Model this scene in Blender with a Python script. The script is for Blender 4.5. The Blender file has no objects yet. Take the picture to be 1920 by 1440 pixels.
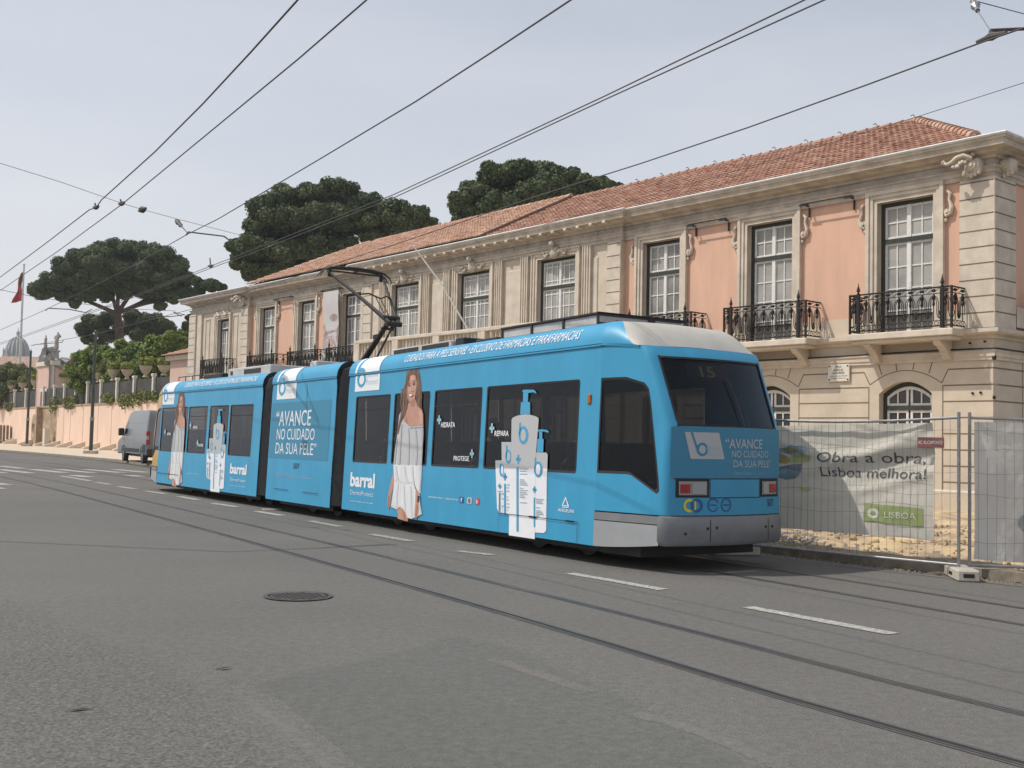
import bpy, bmesh, math, random
from mathutils import Vector, Matrix
from mathutils.geometry import tessellate_polygon
R = math.radians
SC = bpy.context.scene
COL = SC.collection
rnd = random.Random(7)

# ---------------------------------------------------------------- camera, sky, sun, exposure
CAM_H = 1.6
F_PX = 2067.0
PITCH = math.atan(108.0 / F_PX)
ROLL = 0.022
_f = Vector((0, math.cos(PITCH), math.sin(PITCH)))
_u = Vector((0, -math.sin(PITCH), math.cos(PITCH)))
_r = Vector((1, 0, 0))
_c, _s = math.cos(ROLL), math.sin(ROLL)
CR, CU = _c * _r + _s * _u, -_s * _r + _c * _u
cam_d = bpy.data.cameras.new('camera')
cam = bpy.data.objects.new('camera', cam_d)
COL.objects.link(cam)
cam_d.sensor_width = 36.0
cam_d.lens = 36.0 * F_PX / 1920.0
cam_d.clip_start, cam_d.clip_end = 0.1, 5000
cam.matrix_world = Matrix(((CR.x, CU.x, -_f.x, 0), (CR.y, CU.y, -_f.y, 0), (CR.z, CU.z, -_f.z, CAM_H), (0, 0, 0, 1)))
SC.camera = cam

SUN_EL = R(54)
LIGHT_DIR = Vector((1.0, 0.03, -math.tan(SUN_EL))).normalized()      # the way the light travels
w = bpy.data.worlds.new('World')
SC.world = w
w.use_nodes = True
nt = w.node_tree
bg = nt.nodes['Background']
sky = nt.nodes.new('ShaderNodeTexSky')
sky.sky_type = 'NISHITA'
sky.sun_disc = False
sky.sun_elevation = SUN_EL
sky.sun_rotation = math.atan2(-LIGHT_DIR.x, -LIGHT_DIR.y)
sky.air_density, sky.dust_density, sky.ozone_density, sky.altitude = 1.0, 3.0, 1.0, 20
# thin high cloud veil: greyer and whiter than the clear sky, in soft streaks
tc = nt.nodes.new('ShaderNodeTexCoord')
mp = nt.nodes.new('ShaderNodeMapping'); mp.inputs['Scale'].default_value = (1.2, 1.2, 5.0); mp.inputs['Rotation'].default_value = (0.1, 0.25, 0.3)
nz = nt.nodes.new('ShaderNodeTexNoise'); nz.inputs['Scale'].default_value = 1.6; nz.inputs['Detail'].default_value = 7; nz.inputs['Roughness'].default_value = 0.55
cr = nt.nodes.new('ShaderNodeValToRGB')
cr.color_ramp.elements[0].position, cr.color_ramp.elements[0].color = 0.35, (0.55, 0.55, 0.55, 1)
cr.color_ramp.elements[1].position, cr.color_ramp.elements[1].color = 0.75, (0.72, 0.72, 0.72, 1)
mixs = nt.nodes.new('ShaderNodeMixRGB')
mixs.inputs[2].default_value = (6.5, 6.55, 6.8, 1)
nt.links.new(tc.outputs['Generated'], mp.inputs['Vector']); nt.links.new(mp.outputs['Vector'], nz.inputs['Vector'])
nt.links.new(nz.outputs['Fac'], cr.inputs['Fac']); pass
sep = nt.nodes.new('ShaderNodeSeparateXYZ'); nt.links.new(tc.outputs['Generated'], sep.inputs[0])
hzr = nt.nodes.new('ShaderNodeMapRange'); hzr.inputs['From Min'].default_value = 0.0; hzr.inputs['From Max'].default_value = 0.42; hzr.inputs['To Min'].default_value = 0.30; hzr.inputs['To Max'].default_value = -0.12
nt.links.new(sep.outputs['Z'], hzr.inputs['Value'])
add = nt.nodes.new('ShaderNodeMath'); add.operation = 'ADD'; add.use_clamp = True
nt.links.new(cr.outputs['Color'], add.inputs[0]); nt.links.new(hzr.outputs[0], add.inputs[1])
nt.links.new(add.outputs[0], mixs.inputs[0]); nt.links.new(sky.outputs['Color'], mixs.inputs[1]); nt.links.new(mixs.outputs['Color'], bg.inputs['Color'])
bg.inputs['Strength'].default_value = 0.11

sun_d = bpy.data.lights.new('sun', 'SUN')
sun_d.energy = 2.9; sun_d.angle = R(0.6); sun_d.color = (1.0, 0.95, 0.87)
sun = bpy.data.objects.new('sun', sun_d); COL.objects.link(sun)
sun.rotation_euler = LIGHT_DIR.to_track_quat('-Z', 'Y').to_euler()
SC.view_settings.view_transform = 'Standard'
SC.view_settings.look = 'None'
SC.view_settings.exposure = 0.22
SC.view_settings.gamma = 1.0

# ---------------------------------------------------------------- object helpers
def tag(o, label=None, cat=None, group=None, kind=None):
    if label: o['label'] = label
    if cat: o['category'] = cat
    if group: o['group'] = group
    if kind: o['kind'] = kind
    return o

def empty(name, loc=(0, 0, 0), rz=0.0, label=None, cat=None, group=None):
    o = bpy.data.objects.new(name, None)
    COL.objects.link(o)
    o.location = loc
    o.rotation_euler = (0, 0, rz)
    o.empty_display_size = 0.2
    return tag(o, label, cat, group)

def copy_tree(o, parent=None):
    c = o.copy()
    COL.objects.link(c)
    c.parent = parent
    for ch in list(o.children):
        copy_tree(ch, c)
    return c

def frame_of(o):
    m = Matrix.Identity(4)
    while o is not None:
        m = (Matrix.Translation(o.location) @ o.rotation_euler.to_matrix().to_4x4()) @ m
        o = o.parent
    return m

class MB:
    """collects geometry; build() links it as ONE mesh object"""
    def __init__(s, T=None):
        s.v, s.f, s.m, s.uv = [], [], [], {}
        s.T = T
        s.mi = 0
    def add(s, vs, fs, mi=None):
        b = len(s.v)
        T = s.T
        s.v.extend([Vector(T(*p)) if T else Vector(p) for p in vs])
        for f in fs:
            s.f.append([b + i for i in f]); s.m.append(s.mi if mi is None else mi)
        return b
    def box(s, a, b, mi=None):
        (x0, y0, z0), (x1, y1, z1) = a, b
        s.add([(x0,y0,z0),(x1,y0,z0),(x1,y1,z0),(x0,y1,z0),(x0,y0,z1),(x1,y0,z1),(x1,y1,z1),(x0,y1,z1)],
              [(0,3,2,1),(4,5,6,7),(0,1,5,4),(1,2,6,5),(2,3,7,6),(3,0,4,7)], mi)
    def cbox(s, a, b, c=0.01, mi=None):
        """box with chamfered edges"""
        (x0, y0, z0), (x1, y1, z1) = a, b
        x0, x1 = min(x0, x1), max(x0, x1); y0, y1 = min(y0, y1), max(y0, y1); z0, z1 = min(z0, z1), max(z0, z1)
        c = min(c, (x1-x0)/3, (y1-y0)/3, (z1-z0)/3)
        def ring(z, k):
            return [(x0+k, y0+c+0*k, z), (x0+c, y0+k, z), (x1-c, y0+k, z), (x1-k, y0+c, z), (x1-k, y1-c, z), (x1-c, y1-k, z), (x0+c, y1-k, z), (x0+k, y1-c, z)]
        def ringc(z):
            return [(x0+c, y0+c, z)]*2 + [(x1-c, y0+c, z)]*2 + [(x1-c, y1-c, z)]*2 + [(x0+c, y1-c, z)]*2
        L = [[(x0+c, y0+c, z0), (x1-c, y0+c, z0), (x1-c, y1-c, z0), (x0+c, y1-c, z0)], ring(z0+c, 0), ring(z1-c, 0), [(x0+c, y0+c, z1), (x1-c, y0+c, z1), (x1-c, y1-c, z1), (x0+c, y1-c, z1)]]
        vs = L[0] + L[1] + L[2] + L[3]
        fs = [(3,2,1,0), (20,21,22,23)]
        for i in range(8):
            j = (i+1) % 8
            fs.append((4+i, 4+j, 12+j, 12+i))
        def cap(base, corner, flip):
            for k in range(4):
                a_, b_ = base+2*k, base+2*k+1
                fs.append((corner+k, a_, b_) )
                nb = base+(2*k+2) % 8
                fs.append((corner+k, b_, nb, corner+(k+1) % 4))
        cap(4, 0, 0); cap(12, 20, 1)
        s.add(vs, fs, mi)
    def quad(s, a, b, c, d, mi=None):
        s.add([a, b, c, d], [(0, 1, 2, 3)], mi)
    def poly(s, pts, mi=None, holes=()):
        """planar polygon given by 3-D points (tessellated, may have holes)"""
        loops = [[Vector(p) for p in pts]] + [[Vector(p) for p in h] for h in holes]
        tris = tessellate_polygon(loops)
        flat = [p for l in loops for p in l]
        s.add(flat, [tuple(t) for t in tris], mi)
    def prism(s, pts, off, mi=None):
        """polygon pts (3-D) extruded by vector off"""
        off = Vector(off); n = len(pts)
        A = [Vector(p) for p in pts]; B = [p + off for p in A]
        tris = tessellate_polygon([A])
        s.add(A + B, [tuple(t) for t in tris] + [tuple(n + i for i in t) for t in tris] + [(i, (i+1) % n, n + (i+1) % n, n + i) for i in range(n)], mi)
    def tube(s, path, r, n=6, mi=None, closed=False, cap=True):
        P = [Vector(p) for p in path]
        k = len(P)
        rs = r if isinstance(r, (list, tuple)) else [r] * k
        vs, fs = [], []
        up = None
        for i in range(k):
            if closed: t = P[(i+1) % k] - P[i-1]
            else: t = P[min(i+1, k-1)] - P[max(i-1, 0)]
            if t.length < 1e-9: t = Vector((0, 0, 1))
            t.normalize()
            if up is None:
                a = Vector((0, 0, 1)) if abs(t.z) < 0.9 else Vector((1, 0, 0))
                up = t.cross(a).normalized()
            else:
                up = (up - t * up.dot(t))
                if up.length < 1e-6: up = t.orthogonal()
                up.normalize()
            b = t.cross(up)
            for j in range(n):
                a = 2 * math.pi * (j + 0.5) / n
                vs.append(P[i] + (up * math.cos(a) + b * math.sin(a)) * rs[i])
        K = k if closed else k - 1
        for i in range(K):
            for j in range(n):
                i2, j2 = (i+1) % k, (j+1) % n
                fs.append((i*n+j, i*n+j2, i2*n+j2, i2*n+j))
        if cap and not closed:
            fs.append(tuple(range(n))); fs.append(tuple((k-1)*n + j for j in range(n)))
        s.add(vs, fs, mi)
    def lathe(s, prof, c=(0, 0, 0), n=12, mi=None, squash=(1, 1)):
        """profile [(r, z)...] turned about the vertical through c"""
        vs, fs = [], []
        for r, z in prof:
            for j in range(n):
                a = 2 * math.pi * (j + 0.5) / n
                vs.append((c[0] + r * math.cos(a) * squash[0], c[1] + r * math.sin(a) * squash[1], c[2] + z))
        k = len(prof)
        for i in range(k-1):
            for j in range(n):
                j2 = (j+1) % n
                fs.append((i*n+j, i*n+j2, (i+1)*n+j2, (i+1)*n+j))
        fs.append(tuple(range(n))); fs.append(tuple((k-1)*n + j for j in range(n)))
        s.add(vs, fs, mi)
    def disc_cyl(s, c, axis, r0, w, n=20, mi=None):
        """cylinder centred at c along axis"""
        a = Vector(axis).normalized() * (w/2)
        c = Vector(c)
        s.tube([c - a, c + a], r0, n, mi)
    def grid(s, fn, nu, nv, mi=None, uvfn=None):
        vs = [fn(i/nu, j/nv) for i in range(nu+1) for j in range(nv+1)]
        fs = [(i*(nv+1)+j, (i+1)*(nv+1)+j, (i+1)*(nv+1)+j+1, i*(nv+1)+j+1) for i in range(nu) for j in range(nv)]
        return s.add(vs, fs, mi)
    def mark(s):
        """end of one countable piece"""
        if not hasattr(s, 'marks'): s.marks = []
        s.marks.append((len(s.v), len(s.f)))
    def build_items(s, name, mats, parent=None, **k):
        out = []; v0 = f0 = 0
        for v1, f1 in s.marks:
            q = MB(); q.v = s.v[v0:v1]; q.f = [[i - v0 for i in f] for f in s.f[f0:f1]]; q.m = s.m[f0:f1]
            if q.f: out.append(q.build(name, mats, parent, **k))
            v0, f0 = v1, f1
        return out
    def build(s, name, mats, parent=None, local=True, smooth=None, recalc=True, kind=None):
        """local=False: the vertices are world coordinates, turned into the parent's frame"""
        me = bpy.data.meshes.new(name)
        vs = s.v
        if parent is not None and not local:
            Mi = frame_of(parent).inverted()
            vs = [Mi @ v for v in vs]
        me.from_pydata([tuple(v) for v in vs], [], s.f)
        if not isinstance(mats, (list, tuple)): mats = [mats]
        for m in mats: me.materials.append(m)
        if len(mats) > 1: me.polygons.foreach_set('material_index', s.m)
        if recalc:
            bm = bmesh.new(); bm.from_mesh(me)
            bmesh.ops.recalc_face_normals(bm, faces=bm.faces)
            bm.to_mesh(me); bm.free()
        if smooth is not None:
            me.polygons.foreach_set('use_smooth', [True] * len(me.polygons))
            try: me.set_sharp_from_angle(angle=R(smooth))
            except Exception: pass
        me.update()
        o = bpy.data.objects.new(name, me)
        COL.objects.link(o)
        if parent is not None: o.parent = parent
        if kind: o['kind'] = kind
        return o

def text_tris(txt, bold=0.0, shear=0.0, spacing=1.0, align='LEFT', line=1.0, cuts=0):
    """triangles of a piece of lettering, scaled to the unit square: (verts2d, tris, aspect)"""
    cu = bpy.data.curves.new('lettering', 'FONT')
    cu.body = txt; cu.resolution_u = 3; cu.offset = bold; cu.shear = shear; cu.space_character = spacing; cu.align_x = align; cu.space_line = line
    o = bpy.data.objects.new('lettering', cu)
    COL.objects.link(o)
    dg = bpy.context.evaluated_depsgraph_get()
    me = o.evaluated_get(dg).to_mesh()
    vs = [(v.co.x, v.co.y) for v in me.vertices]
    fs = [tuple(p.vertices) for p in me.polygons]
    o.evaluated_get(dg).to_mesh_clear()
    bpy.data.objects.remove(o); bpy.data.curves.remove(cu)
    x0, x1 = min(v[0] for v in vs), max(v[0] for v in vs); y0, y1 = min(v[1] for v in vs), max(v[1] for v in vs)
    vs = [((x-x0)/(x1-x0), (y-y0)/(y1-y0)) for x, y in vs]
    if cuts:
        bm = bmesh.new(); bv = [bm.verts.new((x, y, 0)) for x, y in vs]
        for f in fs:
            try: bm.faces.new([bv[i] for i in f])
            except ValueError: pass
        for i in range(1, cuts):
            bmesh.ops.bisect_plane(bm, geom=list(bm.verts)+list(bm.edges)+list(bm.faces), plane_co=(0, i/cuts, 0), plane_no=(0, 1, 0))
        bm.verts.index_update()
        vs = [(v.co.x, v.co.y) for v in bm.verts]; fs = [tuple(v.index for v in f.verts) for f in bm.faces]; bm.free()
    return vs, fs, (x1-x0)/(y1-y0)

# ---------------------------------------------------------------- materials
def mat(name, col, rough=0.6, metal=0.0, var=0.0, scale=4.0, bump=0.0, bscale=None, spec=None, detail=5, col2=None, coat=0.0, stretch=None, emit=None):
    m = bpy.data.materials.new(name); m.use_nodes = True
    n = m.node_tree; b = n.nodes['Principled BSDF']
    b.inputs['Base Color'].default_value = (*col, 1); b.inputs['Roughness'].default_value = rough; b.inputs['Metallic'].default_value = metal
    if spec is not None: b.inputs['Specular IOR Level'].default_value = spec
    if coat: b.inputs['Coat Weight'].default_value = coat; b.inputs['Coat Roughness'].default_value = 0.08
    if emit: b.inputs['Emission Color'].default_value = (*emit[0], 1); b.inputs['Emission Strength'].default_value = emit[1]
    if var or bump or col2:
        t = n.nodes.new('ShaderNodeTexCoord')
        src = t.outputs['Object']
        if stretch:
            mpn = n.nodes.new('ShaderNodeMapping'); mpn.inputs['Scale'].default_value = stretch
            n.links.new(src, mpn.inputs['Vector']); src = mpn.outputs['Vector']
        nz = n.nodes.new('ShaderNodeTexNoise'); nz.inputs['Scale'].default_value = scale; nz.inputs['Detail'].default_value = detail; nz.inputs['Roughness'].default_value = 0.6
        n.links.new(src, nz.inputs['Vector'])
        if var or col2:
            r = n.nodes.new('ShaderNodeValToRGB')
            c2 = col2 or col
            r.color_ramp.elements[0].position = 0.3; r.color_ramp.elements[1].position = 0.7
            r.color_ramp.elements[0].color = (*[max(0, c*(1-var)) for c in col], 1)
            r.color_ramp.elements[1].color = (*[min(1, c*(1+var)) for c in c2], 1)
            n.links.new(nz.outputs['Fac'], r.inputs['Fac']); n.links.new(r.outputs['Color'], b.inputs['Base Color'])
        if bump:
            nb = nz
            if bscale:
                nb = n.nodes.new('ShaderNodeTexNoise'); nb.inputs['Scale'].default_value = bscale; nb.inputs['Detail'].default_value = 4
                n.links.new(src, nb.inputs['Vector'])
            bp = n.nodes.new('ShaderNodeBump'); bp.inputs['Strength'].default_value = bump; bp.inputs['Distance'].default_value = 0.02
            n.links.new(nb.outputs['Fac'], bp.inputs['Height']); n.links.new(bp.outputs['Normal'], b.inputs['Normal'])
    return m

def glass_mat(name, tint=(0.12, 0.13, 0.14), refl=0.12, rough=0.03):
    m = bpy.data.materials.new(name); m.use_nodes = True
    n = m.node_tree; n.nodes.clear()
    out = n.nodes.new('ShaderNodeOutputMaterial'); mx = n.nodes.new('ShaderNodeMixShader')
    tr = n.nodes.new('ShaderNodeBsdfTransparent'); tr.inputs[0].default_value = (*tint, 1)
    gl = n.nodes.new('ShaderNodeBsdfGlossy'); gl.inputs['Roughness'].default_value = rough; gl.inputs[0].default_value = (0.72, 0.76, 0.82, 1)
    lw = n.nodes.new('ShaderNodeLayerWeight'); lw.inputs['Blend'].default_value = 0.5
    pw = n.nodes.new('ShaderNodeMath'); pw.operation = 'POWER'; pw.inputs[1].default_value = 3.5
    ma = n.nodes.new('ShaderNodeMath'); ma.operation = 'MULTIPLY_ADD'; ma.inputs[1].default_value = 0.55; ma.inputs[2].default_value = 0.025
    n.links.new(lw.outputs['Facing'], pw.inputs[0]); n.links.new(pw.outputs[0], ma.inputs[0])
    n.links.new(ma.outputs[0], mx.inputs[0]); n.links.new(tr.outputs[0], mx.inputs[1]); n.links.new(gl.outputs[0], mx.inputs[2]); n.links.new(mx.outputs[0], out.inputs['Surface'])
    return m

def cloth_mat(name, col, tr=0.35, **k):
    """thin sheeting that lets some of the sun through"""
    m = mat(name, col, 0.75, **k); n = m.node_tree; b = n.nodes['Principled BSDF']; out = n.nodes['Material Output']
    t = n.nodes.new('ShaderNodeBsdfTranslucent'); t.inputs[0].default_value = (*[min(1, c*1.05) for c in col], 1)
    x = n.nodes.new('ShaderNodeMixShader'); x.inputs[0].default_value = tr
    n.links.new(b.outputs[0], x.inputs[1]); n.links.new(t.outputs[0], x.inputs[2]); n.links.new(x.outputs[0], out.inputs['Surface'])
    return m

M = {}
M['blue'] = mat('blue_wrap', (0.032, 0.285, 0.485), 0.45, var=0.08, scale=2.2, coat=0.10, stretch=(1, 1, .45))
M['panel_blue'] = mat('perforated_blue_film', (0.042, 0.215, 0.345), 0.55)
M['white_film'] = mat('white_wrap', (0.74, 0.76, 0.78), 0.45)
M['grey_film'] = mat('grey_white_film', (0.43, 0.44, 0.45), 0.5)
M['print_white'] = mat('white_print', (0.72, 0.74, 0.77), 0.45, var=0.05, scale=3)
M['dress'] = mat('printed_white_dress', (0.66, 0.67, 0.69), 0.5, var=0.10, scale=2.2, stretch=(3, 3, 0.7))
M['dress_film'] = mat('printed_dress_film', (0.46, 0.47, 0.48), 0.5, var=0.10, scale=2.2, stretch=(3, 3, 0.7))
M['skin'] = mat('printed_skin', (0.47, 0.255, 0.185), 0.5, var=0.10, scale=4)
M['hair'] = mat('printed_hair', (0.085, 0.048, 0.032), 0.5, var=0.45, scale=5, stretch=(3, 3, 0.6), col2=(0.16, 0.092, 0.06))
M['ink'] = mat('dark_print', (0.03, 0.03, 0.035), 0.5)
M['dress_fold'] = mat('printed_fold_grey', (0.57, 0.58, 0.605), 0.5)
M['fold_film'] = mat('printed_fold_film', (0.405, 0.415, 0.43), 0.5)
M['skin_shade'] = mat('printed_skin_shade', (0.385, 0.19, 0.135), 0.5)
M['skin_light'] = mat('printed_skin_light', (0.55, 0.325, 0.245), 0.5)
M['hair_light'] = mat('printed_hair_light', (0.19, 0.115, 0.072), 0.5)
M['lip'] = mat('lip_print', (0.42, 0.08, 0.09), 0.5)
M['gold_print'] = mat('gold_print', (0.36, 0.28, 0.10), 0.5)
M['faint_print'] = mat('faint_print', (0.35, 0.42, 0.47), 0.5)
M['pump_blue'] = mat('bottle_blue', (0.055, 0.32, 0.53), 0.45)
M['navy'] = mat('navy_print', (0.02, 0.09, 0.26), 0.5)
M['yellow_print'] = mat('yellow_print', (0.62, 0.52, 0.05), 0.5)
M['tram_yellow'] = mat('yellow_paint', (0.44, 0.27, 0.04), 0.4, coat=0.2)
M['rubber'] = mat('bellows_rubber', (0.085, 0.086, 0.088), 0.75, var=0.2, scale=8)
M['black'] = mat('black_steel', (0.012, 0.012, 0.013), 0.6)
M['dark_metal'] = mat('sooty_metal', (0.035, 0.033, 0.032), 0.55, metal=0.3, var=0.3, scale=10)
M['beige_roof'] = mat('beige_fairing', (0.46, 0.44, 0.395), 0.6, var=0.12, scale=2)
M['roof_grey'] = mat('grey_roof_paint', (0.30, 0.31, 0.31), 0.6, var=0.15, scale=3)
M['grey_box'] = mat('grey_equipment_paint', (0.42, 0.42, 0.41), 0.6, var=0.15, scale=3)
M['bumper'] = mat('grey_bumper_paint', (0.185, 0.190, 0.198), 0.42, var=0.12, scale=4, coat=0.1)
M['skirt_grey'] = mat('light_grey_skirt', (0.30, 0.31, 0.32), 0.45, var=0.08, scale=3)
M['tram_glass'] = glass_mat('tinted_tram_glass', (0.34, 0.34, 0.35))
M['far_glass'] = glass_mat('dark_far_glass', (0.10, 0.105, 0.11))
M['screen_glass'] = glass_mat('rear_window_glass', (0.36, 0.37, 0.38))
M['interior'] = mat('tram_interior', (0.030, 0.030, 0.030), 0.9)
M['seat'] = mat('seat_fabric', (0.015, 0.022, 0.035), 0.95)
M['lamp_red'] = mat('red_lens', (0.32, 0.012, 0.012), 0.25)
M['lamp_clear'] = mat('clear_lens', (0.33, 0.34, 0.34), 0.15)
M['lamp_house'] = mat('lamp_housing', (0.30, 0.29, 0.28), 0.4)
M['amber'] = mat('amber_lens', (0.40, 0.10, 0.01), 0.3)
M['led'] = mat('dim_line_display', (0.05, 0.05, 0.03), 0.5, emit=((0.55, 0.50, 0.22), 0.10))
M['chrome'] = mat('bare_steel', (0.45, 0.45, 0.45), 0.35, metal=0.9)
# printed artwork of the wrap as (material, layer, [(along, height)...]) in metres on the side of the car
ART_WOMAN = [
 ('hair', 0, [(5.469,2.912),(5.384,2.93),(5.277,2.934),(5.125,2.914),(5.059,2.825),(4.985,2.696),(4.94,2.517),(4.908,2.391),(4.914,2.298),(4.901,2.184),(5.017,2.166),(5.091,2.262),(5.134,2.378),(5.353,2.301),(5.425,2.176),(5.539,2.029),(5.635,1.902),(5.681,1.731),(5.724,1.721),(5.728,1.86),(5.653,2.052),(5.646,2.181),(5.716,2.279),(5.683,2.375),(5.705,2.483),(5.665,2.514),(5.713,2.548),(5.603,2.555),(5.548,2.649),(5.524,2.819)]),
 ('skin', 1, [(5.381,2.79),(5.285,2.82),(5.18,2.768),(5.122,2.639),(5.122,2.524),(5.163,2.4),(5.244,2.293),(5.321,2.289),(5.404,2.366),(5.461,2.474),(5.48,2.56),(5.443,2.686)]),
 ('skin', 1, [(5.364,2.318),(5.146,2.368),(5.044,2.219),(4.882,2.163),(4.827,2.079),(4.8,1.88),(5.068,1.886),(5.259,1.873),(5.464,1.954),(5.525,2.018),(5.425,2.176)]),
 ('dress_film', 2, [(5.621,2.159),(5.7,2.075),(5.719,1.86),(5.74,1.667),(5.779,1.431),(5.807,1.184),(4.762,1.195),(4.765,1.505),(4.773,1.75),(4.8,1.88),(5.068,1.882),(5.258,1.867),(5.488,1.965),(5.558,2.072)]),
 ('dress', 2, [(5.807,1.184),(5.779,1.067),(5.737,.908),(5.558,.904),(5.29,.868),(5.015,.894),(4.92,.795),(4.805,.709),(4.757,.721),(4.75,1.016),(4.762,1.195)]),
 ('hair', 3, [(5.428,2.197),(5.459,2.091),(5.537,2.008),(5.615,1.923),(5.67,1.753),(5.721,1.727),(5.719,1.86),(5.652,2.042),(5.63,2.159),(5.546,2.264)]),
 ('dress', 4, [(5.728,.91),(5.291,.877),(5.016,.9),(4.948,.784),(4.805,.709),(4.662,.363),(4.903,.296),(5.005,.264),(5.154,.268),(5.25,.354),(5.367,.42),(5.478,.434),(5.583,.385),(5.789,.421),(5.751,.662)]),
 ('dress_fold', 5, [(5.711,.92),(5.292,.885),(5.017,.908),(5.014,.884),(5.288,.85),(5.707,.888)]),
 ('skin', 5, [(4.932,.795),(4.805,.709),(4.769,.609),(4.765,.467),(4.79,.324),(4.857,.262),(4.92,.335),(4.908,.52)]),
 ('ink', 6, [(4.843,.676),(4.764,.67),(4.763,.559),(4.842,.56)]),
 ('skin', 1, [(5.779,1.067),(5.868,.871),(5.952,.631),(5.965,.479),(5.873,.367),(5.835,.423),(5.833,.594),(5.767,.789),(5.726,.898)]),
 ('skin', 3, [(5.583,.385),(5.478,.432),(5.367,.418),(5.25,.35),(5.153,.262),(5.155,.206),(5.528,.231),(5.508,.317)]),
 ('print_white', 6, [(5.379,2.443),(5.232,2.444),(5.258,2.414),(5.318,2.405)]),
 ('lip', 5, [(5.397,2.448),(5.315,2.456),(5.22,2.45),(5.245,2.407),(5.317,2.395)]),
 ('ink', 5, [(5.421,2.613),(5.352,2.62),(5.345,2.601),(5.415,2.598)]),
 ('ink', 5, [(5.262,2.627),(5.169,2.639),(5.167,2.618),(5.252,2.612)]),
 ('hair', 4, [(5.437,2.639),(5.347,2.654),(5.342,2.645),(5.432,2.63)]),
 ('hair', 4, [(5.275,2.661),(5.169,2.677),(5.164,2.667),(5.269,2.65)]),
 ('hair', 2, [(5.381,2.79),(5.286,2.827),(5.172,2.768),(5.207,2.78),(5.278,2.799),(5.342,2.756),(5.411,2.674),(5.467,2.564),(5.485,2.603)]),
]
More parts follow.
